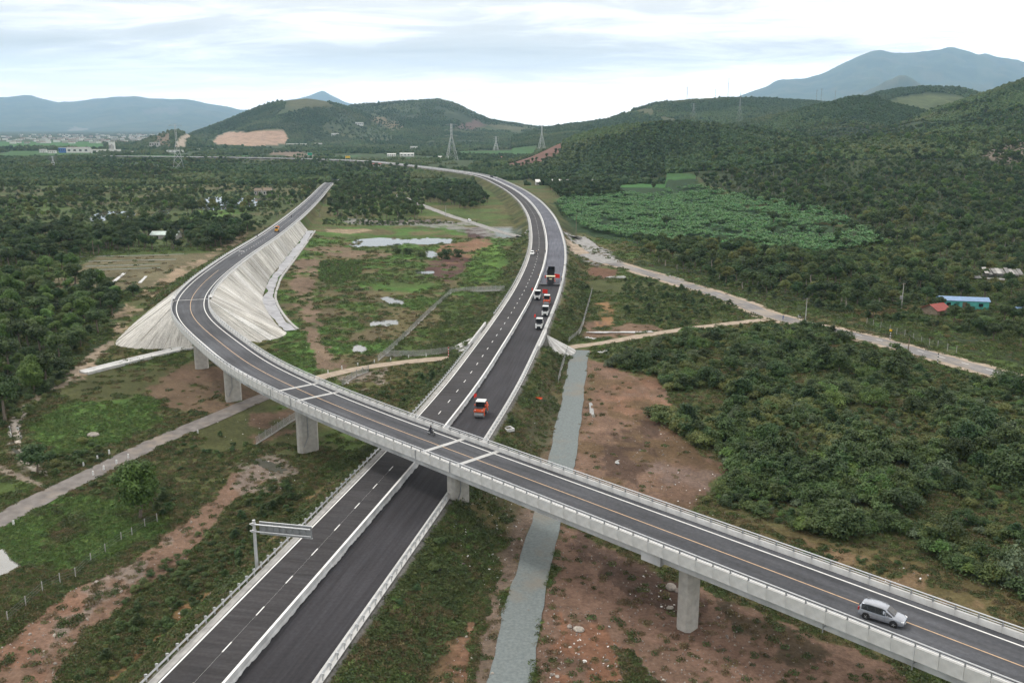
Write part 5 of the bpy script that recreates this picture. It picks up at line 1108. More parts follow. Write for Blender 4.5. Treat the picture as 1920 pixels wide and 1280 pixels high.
add_trees('grove', sample([[(-60, 520), (120, 505), (215, 545), (225, 580), (150, 650), (110, 720), (40, 760), (-60, 840)]], 6.0, 1), [T[0], T[1], T[6], T[3], T[3], T[8], T[9]], 0.55, 1.2, 1, 0.85)
add_trees('hedge', sample([[(-60, 440), (150, 440), (430, 425), (450, 440), (400, 470), (300, 468), (150, 482), (60, 500), (-60, 515)]], 6.5, 2), [T[0], T[2], T[6], T[0], T[1]], 0.8, 1.25, 2, 0.9)
add_trees('hedge', sample([[(380, 468), (410, 440), (470, 430), (420, 468)]], 6.0, 22), [T[0], T[6]], 1.0, 1.4, 22, 0.9)
WEST = [[(-120, 315), (300, 300), (560, 300), (632, 335), (600, 352), (520, 415), (455, 440), (300, 432), (-120, 440)]]
wp = sample(WEST, 7.6, 3); wp = np.array([q for q in wp if not any(inpoly(np.array([q[0]]), np.array([q[1]]), c + (c - c.mean(0)) * 0.12)[0] for n_, c in PUD if 'pond' in n_)])
add_trees('west', wp, [T[0], T[1], T[3], T[6], T[1], T[4], T[3], T[5], T[10], T[8], T[11]], 0.55, 1.15, 3, 1.0, 50, 0.545)
add_trees('west', sample([[(350, 392), (470, 382), (480, 396), (350, 404)]], 8, 33), [T[1], T[4], T[0]], 0.9, 1.2, 33, 0.95)
add_trees('wedge', sample([[(640, 335), (760, 325), (790, 360), (800, 398), (780, 412), (640, 413), (585, 405), (600, 375)]], 6.8, 4), [T[0], T[2], T[6], T[1], T[5], T[3], T[8], T[10]], 0.5, 1.1, 4, 0.95)
add_trees('clump', sample([[(790, 352), (900, 360), (918, 385), (880, 395), (800, 380)]], 6.5, 5), [T[0], T[6], T[2]], 0.75, 1.1, 5, 0.92)
add_trees('wedge', sample([[(540, 300), (700, 308), (790, 316), (770, 330), (640, 332)]], 11, 55), [T[0], T[2], T[1], T[5], T[3]], 0.6, 1.2, 55, 0.8, 30, 0.42)
add_trees('belt', sample([[(1180, 450), (1250, 455), (1400, 475), (1560, 490), (1640, 540), (1700, 590), (1690, 612), (1560, 585), (1440, 556), (1330, 528), (1215, 490)]], 6.3, 6), [T[0], T[1], T[6], T[0], T[4], T[5], T[0]], 0.65, 1.05, 6, 0.82)
_ex = [poly2(q) for q in ([(1030, 380), (1150, 352), (1300, 350), (1320, 362), (1400, 372), (1560, 398), (1670, 455), (1560, 490), (1040, 440)], [(1310, 305), (1500, 295), (1750, 300), (2050, 330), (2050, 500), (1900, 480), (1760, 470), (1660, 465), (1640, 440), (1560, 395), (1440, 375), (1330, 345)], [(1130, 322), (1330, 300), (1350, 318), (1340, 336), (1300, 332), (1200, 338), (1150, 342)])]
_ex.append(poly2([(1125, 346), (1200, 342), (1270, 344), (1320, 348), (1312, 366), (1180, 366), (1130, 366)])); _q = sample([[(60, 600), (170, 600), (700, 700), (720, 1040), (60, 1040)]], 9.5, 92, px=False); _q = _q[(hills_h(_q[:, 0], _q[:, 1]) > 1.5) | (_q[:, 1] > 600)]; _m = np.ones(len(_q), bool)
for _p in _ex: _m &= ~inpoly(_q[:, 0], _q[:, 1], _p)
add_trees('east', _q[_m], [T[0], T[2], T[1], T[0], T[4], T[5], T[3]], 0.5, 1.1, 93, 0.95, 45, 0.40)
add_trees('farm', sample([[(1640, 500), (1760, 470), (1900, 480), (2000, 560), (2000, 690), (1880, 660), (1760, 610), (1700, 560)]], 7.2, 7), [T[0], T[1], T[6], T[4], T[0]], 0.65, 1.0, 7, 0.72)
add_trees('bananaedge', np.array([P(u, v, 0)[:2] for u, v in ((1560, 385), (1575, 395), (1545, 398), (1585, 408), (1565, 410), (1600, 392), (1310, 350), (1335, 358), (1380, 362), (1225, 360), (1250, 430), (1480, 400), (1440, 390))]), [T[2], T[0]], 0.9, 1.3, 8)
add_trees('east', sample([[(1310, 305), (1500, 295), (1750, 300), (2050, 330), (2050, 500), (1900, 480), (1760, 470), (1660, 465), (1640, 440), (1560, 395), (1440, 375), (1330, 345)]], 8.8, 9), [T[0], T[2], T[1], T[0], T[4], T[5], T[6], T[3], T[9]], 0.5, 1.2, 9, 0.95, 38, 0.435)
add_trees('roadside', sample([[(1030, 352), (1100, 352), (1160, 358), (1170, 368), (1120, 372), (1050, 378)]], 7.0, 88), [T[0], T[6], T[2], T[1]], 0.6, 1.0, 88, 0.9)
add_trees('east', sample([[(1130, 322), (1330, 300), (1350, 318), (1340, 336), (1300, 332), (1200, 338), (1150, 342)]], 9.0, 89), [T[0], T[2], T[1], T[5]], 0.6, 1.05, 89, 0.85)
add_trees('bananaedge', sample([[(1290, 350), (1440, 378), (1560, 400), (1570, 414), (1450, 396), (1300, 362)]], 11.0, 90), [T[0], T[2], T[1]], 0.6, 1.0, 90, 0.6)
add_trees('bananaedge', sample([[(1420, 395), (1640, 440), (1650, 470), (1560, 485), (1380, 450)]], 19.0, 91), [T[0], T[2], T[1], T[10]], 0.5, 1.0, 91, 0.6)
add_trees('roadside', sample([[(985, 338), (1040, 335), (1140, 340), (1150, 352), (1090, 372), (1040, 366), (1020, 350)]], 7.5, 10), [T[0], T[6], T[2]], 0.7, 1.05, 10, 0.9)
add_trees('roadside', sample([[(930, 318), (1150, 316), (1300, 318), (1300, 330), (1130, 340), (990, 336)]], 11, 11), [T[0], T[2], T[1]], 0.7, 1.0, 11, 0.8)
add_at('scrubtree', [(1500, 655, 0.62), (1385, 640, 0.7), (1545, 745, 0.7), (1640, 760, 0.72), (1720, 775, 0.7), (1620, 710, 0.6), (1430, 700, 0.65), (1330, 720, 0.7), (1300, 650, 0.6), (1500, 790, 0.65), (1810, 800, 0.75), (1890, 720, 0.9), (1640, 935, 0.75), (1690, 960, 0.7), (1780, 1010, 0.8), (1900, 900, 0.95), (1880, 830, 0.8), (1420, 880, 0.62), (1400, 920, 0.66), (1440, 830, 0.6), (1560, 860, 0.6), (1905, 1090, 0.8), (1860, 1060, 0.7), (1760, 900, 0.7), (1590, 690, 0.55)], [T[10], T[8], T[11], T[12], T[10]], 1.0, 4); TREE_PLACES[:] = [(q[0], q[1], q[2] * (1.75 if q[4] == 'scrubtree' else 1), q[3], q[4]) for q in TREE_PLACES]
add_trees('scrubtree', sample(SCRUB, 9.0, 77), [T[10], T[8], T[11], T[12], T[10], T[6]], 0.45, 1.15, 77, 0.55)

REF = [(P(1180, 690, 0), 'near the head of the bare red slope'), (P(1290, 640, 0), 'near the earth lane'), (P(1500, 625, 0), 'near the junction of lane and side road'), (P(1700, 690, 0), 'along the near verge of the side road'), (P(1880, 740, 0), 'by the far right of the side road'),
       (P(1290, 780, 0), 'at the tongue of scrub over the bare soil'), (P(1400, 930, 0), 'at the lower scrub edge above the flyover'), (P(1440, 780, 0), 'in the middle of the scrub'), (P(1640, 820, 0), 'deep in the right-hand scrub'), (P(1640, 980, 0), 'above the flyover verge'), (P(1860, 1050, 0), 'above the silver car'), (P(1880, 880, 0), 'at the right edge of the scrub')]
def where(x, y): return min(REF, key=lambda q: math.hypot(q[0][0] - x, q[0][1] - y))[1]
GREF = [(P(30, 560, 0), 'at the back of the left grove, by the picture edge'), (P(190, 585, 0), 'at the grove corner nearest the paved slope'), (P(120, 670, 0), 'along the grove edge facing the flyover'), (P(20, 720, 0), 'at the near left end of the grove'), (P(90, 600, 0), 'in the middle of the left grove'), (P(20, 800, 0), 'at the grove foot by the wet track')]
def look(p, s):
    n = {'leaf_br': 'bright green', 'leaf_dk': 'dark green', 'leaf_md': 'mid-green', 'leaf_lt': 'light green', 'leaf_yl': 'olive', 'leaf_gy': 'greyish half-bare'}[p.lm]; return ('tall ' if p.h * s > 8 else 'low ' if p.h * s < 5 else '') + n + ' tree'
LOOKED = {'grove': lambda x, y: min(GREF, key=lambda q: math.hypot(q[0][0] - x, q[0][1] - y))[1], 'hedge': lambda x, y: 'in the belt behind the vegetable beds' + (', left half' if x < -165 else ', right half'), 'belt': lambda x, y: 'along the far side of the asphalt road' + (' near the gravel heap' if y > 340 else ' towards the farmhouse'), 'farm': lambda x, y: 'around the red and turquoise roofs' + (', nearer the road' if y < 285 else ', behind them'),
          'bananaedge': lambda x, y: 'inside the banana plantation' + (', right part' if x > 160 else ', left part'), 'scrubtree': lambda x, y: 'rising ' + where(x, y), 'west': lambda x, y: 'in the plain left of the ramp', 'wedge': lambda x, y: 'in the wood between the ramp and the bend', 'clump': lambda x, y: 'of the clump beside the grey track', 'east': lambda x, y: 'in the woodland beyond the bananas', 'roadside': lambda x, y: 'beside the foot of the motorway bend', 'pair': lambda x, y: 'at the head of the bare red slope' + (', left one' if x < 27 else ', right part')}
def z_at(xy): return ground_h(xy[:, 0], xy[:, 1], False)
def place_trees():
    r = random.Random(5)
    TP = sorted(TREE_PLACES, key=lambda t: math.hypot(t[0], t[1]) / t[2])
    named = [t for t in TP if t[4] in ('lone', 'lane_tree', 'field_tree', 'field_small', 'hollow_bush', 'pair', 'bare', 'scrubtree', 'bananaedge')]
    rest = [t for t in TP if t not in named]; ind = named + rest[:298 - len(named)]; mass = rest[298 - len(named):]
    z = z_at(np.array([t[:2] for t in ind]))
    for t, zz in zip(ind, z):
        lab, grp = ZL[t[4]]; s = t[2]; p = t[3]; a = r.uniform(0, 6.28)
        if t[4] in LOOKED:
            w = look(p, s); lab = w + ' ' + LOOKED[t[4]](t[0], t[1]); grp = lab[:1].lower() + lab[1:]
        o = thing('bush' if t[4] == 'hollow_bush' else 'tree', lab, 'bush' if t[4] == 'hollow_bush' else 'tree', (t[0], t[1], zz - 0.05), a, grp); o.scale = (s * r.uniform(0.9, 1.12), s * r.uniform(0.9, 1.12), s * r.uniform(0.9, 1.1))
        put('crown', p.crown, o); put('trunk', p.trunk, o)
    zm = z_at(np.array([t[:2] for t in mass])); n = len(mass); q = np.random.default_rng(3)
    ids = [TREES.index(t[3]) for t in mass]; s = np.array([t[2] for t in mass]); sc = np.stack([s * q.uniform(0.85, 1.15, n), s * q.uniform(0.85, 1.15, n), s * q.uniform(0.85, 1.15, n)], 1)
    scatter('woodland', np.c_[np.array([t[:2] for t in mass]), zm - 0.05], sc, np.stack([np.zeros(n), np.zeros(n), q.uniform(0, 6.28, n)], 1), ids, TREES)
    return len(ind), n
print('trees', place_trees())
# scrub in front of the side road: the tallest bushes one by one, the tangle between as one mass
def place_scrub():
    r = np.random.default_rng(8)
    pts = visible(clear_of_roads(sample(SCRUB, 1.55, 12), 0.3)); n = len(pts); k = fbm(pts[:, 0], pts[:, 1], 14, 3, 5); k2 = fbm(pts[:, 0], pts[:, 1], 26, 3, 6); k3 = fbm(pts[:, 0], pts[:, 1], 9, 3, 7)
    keep = fbm(pts[:, 0], pts[:, 1], 8, 3, 15) > 0.40; pts, k, k2, k3 = pts[keep], k[keep], k2[keep], k3[keep]; n = len(pts)
    s = 0.36 + 1.05 * sstep(0.34, 0.70, k) + r.normal(0, 0.16, n); s = np.clip(s, 0.30, 1.8)
    idx = np.empty(n, int); u = r.random(n)
    lush = sstep(0.40, 0.60, k2)
    for i in range(n):
        l = lush[i]
        if u[i] < 0.40: idx[i] = 0 if l > 0.5 else 4
        elif u[i] < 0.55: idx[i] = 1
        elif u[i] < 0.72: idx[i] = 3 if k3[i] > 0.52 else 0
        elif u[i] < 0.84: idx[i] = 2
        elif u[i] < 0.93: idx[i] = 4 if l < 0.6 else 6
        else: idx[i] = 5
    # edges get low bushes
    z = z_at(pts); size = s * np.array([p.h for p in SHRUBS])[idx] / np.hypot(pts[:, 0], pts[:, 1]); o = np.argsort(-size); ind = np.zeros(n, bool); ind[o[:260]] = True
    names = {0: 'mid-green', 1: 'dark green', 2: 'tall mid-green', 3: 'greyish-green', 4: 'olive-yellow', 5: 'tall dark green', 6: 'light green'}
    for i in np.where(ind)[0]:
        x, y = pts[i]; q = put('shrub', SHRUBS[idx[i]].mesh, None, (x, y, z[i] - 0.05), r.uniform(0, 6.28), (s[i] * r.uniform(0.9, 1.15), s[i] * r.uniform(0.9, 1.15), s[i]))
        w = where(x, y); tag(q, names[idx[i]] + ' shrub ' + w, 'shrub', names[idx[i]] + ' shrubs ' + w)
    m = ~ind; sc = np.stack([s[m] * 1.15, s[m] * 1.15, s[m] * r.uniform(0.8, 1.1, m.sum())], 1); nm = m.sum()
    scatter('scrub', np.c_[pts[m], z[m] - 0.05], sc, np.stack([r.normal(0, 0.1, nm), r.normal(0, 0.1, nm), r.uniform(0, 6.28, nm)], 1), idx[m], SHRUBS, 'tangled low scrub filling the ground between the flyover and the side road')
    # thinner undergrowth elsewhere
    U = [([[(1175, 520), (1250, 528), (1330, 550), (1395, 585), (1330, 612), (1250, 615), (1180, 600), (1160, 560)]], 2.6, 0.42, 0.55), ([[(600, 492), (680, 488), (680, 512), (640, 532), (598, 530)]], 1.6, 0.0, 0.5), ([[(1330, 480), (1700, 470), (1760, 500), (1900, 640), (1700, 610), (1500, 575), (1330, 535)]], 3.0, 0.40, 0.75),
         ([[(-60, 520), (230, 560), (150, 680), (60, 780), (-60, 850)]], 3.0, 0.35, 0.7), ([[(-100, 330), (560, 310), (600, 360), (460, 445), (-100, 445)]], 7.0, 0.45, 1.0), ([[(1310, 330), (2000, 340), (2000, 480), (1660, 465), (1560, 420)]], 6.0, 0.30, 1.05), ([[(60, 850), (180, 820), (200, 870), (100, 900)]], 2.5, 0.45, 0.6),
         ([[(10, 940), (170, 890), (330, 930), (330, 1000), (130, 960)]], 2.4, 0.50, 0.45), ([[(780, 1000), (860, 985), (860, 1060), (740, 1200), (680, 1200)]], 1.9, 0.42, 0.5), ([[(915, 800), (960, 770), (1010, 690), (1030, 690), (1000, 770), (960, 830)]], 1.8, 0.42, 0.5), ([[(260, 1090), (480, 920), (560, 900), (560, 960), (440, 1080), (250, 1250), (140, 1280)]], 1.8, 0.47, 0.40),
         ([[(560, 790), (690, 860), (620, 890), (560, 870)]], 2.2, 0.5, 0.4), ([[(860, 700), (780, 760), (700, 740), (760, 700)]], 2.2, 0.5, 0.4), ([[(580, 415), (800, 412), (860, 420), (700, 424), (600, 424)]], 3.0, 0.40, 0.6), ([[(1040, 380), (1070, 420), (1130, 470), (1090, 440), (1050, 400)]], 3, 0.4, 0.6), ([[(370, 770), (520, 800), (440, 850), (300, 900)]], 2.5, 0.52, 0.4),
         ([[(1080, 525), (1105, 530), (1100, 600), (1060, 620)]], 2.0, 0.48, 0.45), ([[(1460, 1010), (1600, 1030), (1760, 1075), (1900, 1140), (1900, 1180), (1700, 1110), (1500, 1040)]], 2.2, 0.55, 0.35)]
    A, S_, I = [], [], []
    for j, (pl, sp, thr, ss) in enumerate(U):
        p = visible(clear_of_roads(sample(pl, sp, 40 + j), 0.4)); p = p[fbm(p[:, 0], p[:, 1], sp * 4, 3, 60 + j) > thr] if thr else p
        A.append(p); S_.append(ss * r.uniform(0.6, 1.35, len(p))); I.append(r.choice([0, 1, 1, 2, 4, 5, 0], len(p)) if j != 1 else r.choice([6, 0, 6], len(p)))
    A = np.vstack(A); S_ = np.concatenate(S_); I = np.concatenate(I); n = len(A)
    scatter('undergrowth', np.c_[A, z_at(A) - 0.05], np.stack([S_ * 1.1, S_ * 1.1, S_], 1), np.stack([np.zeros(n), np.zeros(n), r.uniform(0, 6.28, n)], 1), I, SHRUBS, 'loose undergrowth between the trees and on the verges')
    return n, len(pts)
print('scrub', place_scrub())
# banana plantation
def place_bananas():
    r = np.random.default_rng(10)
    pl = [[(1042, 380), (1070, 368), (1150, 364), (1230, 366), (1300, 362), (1380, 372), (1470, 388), (1545, 402), (1620, 432), (1655, 458), (1560, 478), (1440, 468), (1300, 462), (1200, 452), (1110, 436), (1062, 408)]]
    p = clear_of_roads(sample(pl, 2.75, 13, jitter=0.45), 3); p = p[fbm(p[:, 0], p[:, 1], 13, 4, 9) > 0.41 + 0.16 * (fbm(p[:, 0], p[:, 1], 60, 2, 29) - 0.5)]; n = len(p); z = z_at(p); d = np.hypot(p[:, 0], p[:, 1]); o = np.argsort(d); ind = np.zeros(n, bool); ind[o[:240]] = True
    s = r.uniform(0.65, 1.3, n) * (0.8 + 0.4 * fbm(p[:, 0], p[:, 1], 12, 3, 11)); k = r.integers(0, 4, n)
    for i in np.where(ind)[0]:
        q = put('banana_plant', BANANAS[k[i]].mesh, None, (p[i, 0], p[i, 1], z[i]), r.uniform(0, 6.28), (s[i],) * 3); w = ('tall' if s[i] > 1.0 else 'low' if s[i] < 0.75 else 'middling') + ' banana plant in the front rows, ' + ('near the motorway verge' if p[i, 0] < 60 else 'left of the tree belt middle' if p[i, 0] < 85 else 'behind the middle of the tree belt' if p[i, 0] < 110 else 'towards the right end'); tag(q, w, 'banana plant', w)
    m = ~ind; nm = m.sum(); scatter('banana_plantation', np.c_[p[m], z[m]], np.repeat(s[m], 3).reshape(-1, 3), np.stack([np.zeros(nm), np.zeros(nm), r.uniform(0, 6.28, nm)], 1), k[m], BANANAS, 'banana plantation behind the motorway bend')
    return n
print('bananas', place_bananas())
def place_palms():
    r = random.Random(4)
    for u, v in ((270, 440), (300, 445), (330, 452), (230, 430), (390, 430), (440, 442), (470, 430), (20, 480), (60, 478), (100, 470), (520, 410), (500, 400), (350, 410), (215, 420), (180, 432), (545, 385), (600, 410), (640, 408), (680, 410), (720, 410), (760, 404)):
        x, y, _ = P(u, v, 0); z = float(z_at(np.array([[x, y]]))[0]); p = PALMS[r.randrange(2)]; w = u > 580
        o = thing('palm_tree', 'palm with drooping fronds along the front of the wood in the hollow' if w else ZL['palm'][0], 'palm tree', (x, y, z), r.uniform(0, 6), 'palms along the front of the wood' if w else ZL['palm'][1], r.uniform(0.8, 1.2)); put('crown', p.crown, o); put('trunk', p.trunk, o)
place_palms()
# forest of the hills and the far plain
def place_forest():
    r = np.random.default_rng(14); out = []
    n = 520000
    k = r.uniform(-0.64, 0.66, n); y = np.exp(r.uniform(math.log(1000), math.log(5200), n)); y = np.where(r.random(n) < 0.5, r.uniform(1000, 4000, n), y); x = k * y
    p = np.stack([x, y], 1); hh = hills_h(x, y); plain = hh < 3
    dens = fbm(x, y, 90, 3, 17); d2 = fbm(x, y * 0.5, 210, 3, 102 + 5)
    keep = np.where(plain, (dens > 0.47) & (y < 3600) & (r.random(n) < 0.45), (d2 > 0.30) | (y < 1500))
    keep &= EX.dist(x, y)[0] > 22
    keep &= ~((x > 90) & (y < 1000)) & (r.random(n) < np.where(hh > 3, 1.0, 0.8))
    p, hh, dens = p[keep], hh[keep], dens[keep]
    z = ground_h(p[:, 0], p[:, 1], False); x, y = p[:, 0], p[:, 1]
    # leave the cuttings and fields open
    tz = (z - CAMZ) / y; yy = (SP + tz * CP) / (CP - tz * SP); U = 960 + FPX * (x / y) * (CP + yy * SP); V = 640 - FPX * yy
    op = np.zeros(len(x), bool); wu = (fbm(x, y, 60, 3, 111) - 0.5) * 14; wv = (fbm(x, y, 60, 3, 112) - 0.5) * 7
    for pts, y0, y1, col, st in HZONES: op |= (y > y0) & (y < y1) & (inpoly(U + wu, V + wv, pts) | inpoly(U + wu, V + wv - 3, pts) | inpoly(U + wu, V + wv - 7, pts) | inpoly(U + wu, V + wv + 3, pts) | inpoly(U, V, pts)) & (r.random(len(x)) < (1.01 if st > 0.85 else 0.88))
    for pts, col, *_ in ZONES:
        if col == FIELD: op |= inpoly(x, y, poly2(pts))
    # hidden behind ridges: drop trees well below the running skyline of their bearing
    b = np.round((x / y) * 900).astype(int); o = np.lexsort((y, b)); top = {}; hid = np.zeros(len(x), bool)
    for i in o:
        t = top.get(b[i], -1); 
        if tz[i] < t - 12.0 / y[i]: hid[i] = True
        elif tz[i] > t: top[b[i]] = tz[i]
    k = ~op & ~hid; x, y, z, hh, dens = x[k], y[k], z[k], hh[k], dens[k]; n = len(x)
    s = np.clip(r.normal(1, 0.22, n), 0.5, 1.7) * np.where(hh > 3, 2.05, 2.5) * (0.8 + 0.5 * dens); idx = np.where(fbm(x, y, 150, 3, 18) + r.normal(0, 0.09, n) > 0.51, r.integers(2, 4, n), r.integers(0, 2, n))
    s = s * np.clip(y / 2200, 0.9, 1.25)
    scatter('forest', np.stack([x, y, z - 0.3], 1), np.stack([s, s, s * r.uniform(0.8, 1.3, n)], 1), np.stack([np.zeros(n), np.zeros(n), r.uniform(0, 6.28, n)], 1), idx, FAR, 'forest covering the hills and the far plain'); return n
print('forest', place_forest())
# grass, weeds and dry tufts on the open ground
def place_weeds():
    r = np.random.default_rng(15); n = 330000
    y = 1 / r.uniform(1 / 520.0, 1 / 62.0, n); x = r.uniform(-0.68, 0.68, n) * y
    d, s_, z_, t_ = EX.dist(x, y); k = (d > 9.7) & (HAUL.dist(x, y)[0] > 2.5) & (DIRT.dist(x, y)[0] > 2.5) & (ROAD.dist(x, y)[0] > 4.5)
    dr, sr, zr, tr = RAMP.dist(x, y); mr_, zt_ = ramp_slope(tr, sr); dc_ = end_cone(x, y, dr, tr); k &= ~((dr < 5.8) | ((dc_ < 6.2 + (zr - zt_) * mr_ + np.where(tr > 2, 4.5, 0.5)) & (sr > 0)) | ((dc_ < 6.5 + zr * 1.45) & (tr < 42) & (sr < 0)) | inpoly(x, y, poly2([(140, 505), (180, 480), (300, 474), (392, 473), (398, 490), (340, 520), (280, 540), (180, 545), (80, 545)])) & (r.random(len(x)) < 0.8))
    x, y, d = x[k], y[k], d[k]; z = ground_h(x, y, True); c = ground_col(x, y, z)
    green = c[:, 1] / (c[:, 0] + 1e-4); pg = 0.02 + 0.98 * sstep(0.72, 1.16, green) * (0.35 + 0.9 * sstep(0.30, 0.60, fbm(x, y, 4, 3, 19)))
    k = (r.random(len(x)) < pg) & (z > -0.1); x, y, z, green, d, c = x[k], y[k], z[k], green[k], d[k], c[k]; n = len(x)
    br_ = c.mean(1); u = r.random(n)
    idx = np.where(green > 1.75, np.where(u < 0.8, 4, 1), np.where(green > 1.12, np.where(u < 0.58, 1, np.where(u < 0.72, 0, np.where(u < 0.78, 2, np.where(u < 0.9, 4, 3)))), np.where(green > 0.92, np.where(u < 0.45, 3, np.where(u < 0.75, 1, 0)), np.where(u < 0.6, 3, 0))))
    emb = d < 18; idx = np.where(emb & (fbm(x, y, 8, 3, 72 + 1) < 0.5), np.where(u < 0.6, 0, np.where(u < 0.85, 2, 1)), idx)
    s = r.uniform(0.6, 1.35, n) * (0.75 + 0.6 * fbm(x, y, 10, 2, 20)) * np.clip(np.hypot(x, y) / 170, 1, 2.2)
    scatter('grass', np.stack([x, y, z - 0.03], 1), np.stack([s, s, s * r.uniform(0.6, 1.2, n) * 0.9], 1), np.stack([r.normal(0, 0.1, n), r.normal(0, 0.1, n), r.uniform(0, 6.28, n)], 1), idx, WEEDS, 'grass, weeds and dry tufts over the open ground and embankments'); return n
print('weeds', place_weeds())
# ------------------------------------------------------------------ vehicles
def gz(x, y): return float(ground_h(np.array([x]), np.array([y]), False)[0])
def at_px(u, v, z=None):
    if z is not None: return Vector(P(u, v, z))
    x, y, _ = P(u, v, 0)
    for _ in range(4): z = gz(x, y); x, y, _ = P(u, v, z)
    return Vector((x, y, z))
def wheel_mesh(r, w, spokes=5):
    mb = MB(); n = 18; prof = [(r * 0.62, -w / 2), (r * 0.93, -w / 2), (r, -w * 0.32), (r, w * 0.32), (r * 0.93, w / 2), (r * 0.62, w / 2)]
    vs = []; k = len(prof)
    for i in range(n):
        t = 2 * math.pi * i / n
        for rr, y in prof: vs.append((rr * math.cos(t), y, rr * math.sin(t)))
    mb.add(vs, [(i * k + j, i * k + j + 1, ((i + 1) % n) * k + j + 1, ((i + 1) % n) * k + j) for i in range(n) for j in range(k - 1)])
    ty = mb.mesh('tyre', M['black'], smooth=False)
    mb = MB(); mb.cyl((0, -w * 0.36, 0), (0, w * 0.36, 0), r * 0.62, n=16, mat=1)
    for s in (-1, 1):
        for i in range(spokes):
            t = 2 * math.pi * i / spokes; mb.box((math.cos(t) * r * 0.33, s * w * 0.40, math.sin(t) * r * 0.33), (r * 0.5, 0.03, r * 0.15), 0, ry=-t)
        mb.cyl((0, s * w * 0.36, 0), (0, s * w * 0.46, 0), r * 0.16, n=8)
    return ty, mb.mesh('rim', [M['rim'], M['black']])
def add_wheel(root, ty, rim, loc):
    w = put('wheel', ty, root, loc); put('rim', rim, w); return w
def loft_car(root, st, paint, glass0, glass1, L):
    """st rows: x, half width, sill z, belt z, roof half width, roof z. Returns nothing; adds body and glazing as parts."""
    def ring(x, w, zs, zb, wr, zr):
        cabin = zr > zb + 0.12
        p = [(0, zs), (w * 0.86, zs), (w * 0.98, zs + 0.10), (w, zs + (zb - zs) * 0.45), (w * 0.985, zb - 0.10), (w * 0.955, zb)]
        p += [(wr, zr - 0.05 if cabin else zr - 0.02), (wr - 0.13, zr), (0, zr + 0.025)]
        return [(x, y, z) for y, z in p] + [(x, -y, z) for y, z in p[-2:0:-1]]
    R = [ring(*s) for s in st]; k = len(R[0]); mb = MB()
    mb.add([p for r in R for p in r], [(i * k + j, i * k + (j + 1) % k, (i + 1) * k + (j + 1) % k, (i + 1) * k + j) for i in range(len(R) - 1) for j in range(k)] + [tuple(range(k)), tuple(range(len(R) * k - 1, (len(R) - 1) * k - 1, -1))])
    body = mb.build('body', paint, root, smooth=False); bm = bmesh.new(); bm.from_mesh(body.data); bmesh.ops.recalc_face_normals(bm, faces=bm.faces); bm.to_mesh(body.data); bm.free()
    body.data.polygons.foreach_set('use_smooth', [True] * len(body.data.polygons)); 
    md = body.modifiers.new('round', 'BEVEL'); md.width = 0.03; md.segments = 2; md.limit_method = 'ANGLE'; md.angle_limit = math.radians(38)
    def lerp(a, b, t): return tuple(a[i] + (b[i] - a[i]) * t for i in range(3))
    def pane(name, q, out, m=M['glass'], ins=0.06):
        c = [sum(p[i] for p in q) / 4 for i in range(3)]; mb = MB()
        n = (Vector(q[1]) - Vector(q[0])).cross(Vector(q[3]) - Vector(q[0])).normalized(); 
        if n.dot(Vector(out)) < 0: n = -n
        v = [Vector((p[0] + (c[0] - p[0]) * (ins if ins > 0.05 or name != 'side_window' else 0.012), p[1] + (c[1] - p[1]) * ins * 2, p[2] + (c[2] - p[2]) * ins * 2.5)) + n * 0.012 for p in q]; mb.add([tuple(p) for p in v] + [tuple(p - n * 0.02) for p in v], [(0, 1, 2, 3), (0, 4, 5, 1), (1, 5, 6, 2), (2, 6, 7, 3), (3, 7, 4, 0)]); return mb.build(name, m, root)
    for sd, (lo, hi) in ((1, (5, 6)), (-1, (k - 5, k - 6))):
        for i in range(glass0, glass1):
            pane('side_window', [R[i][lo], R[i + 1][lo], R[i + 1][hi], R[i][hi]], (0, sd, 0.3), ins=0.035)
    return R, pane, lerp
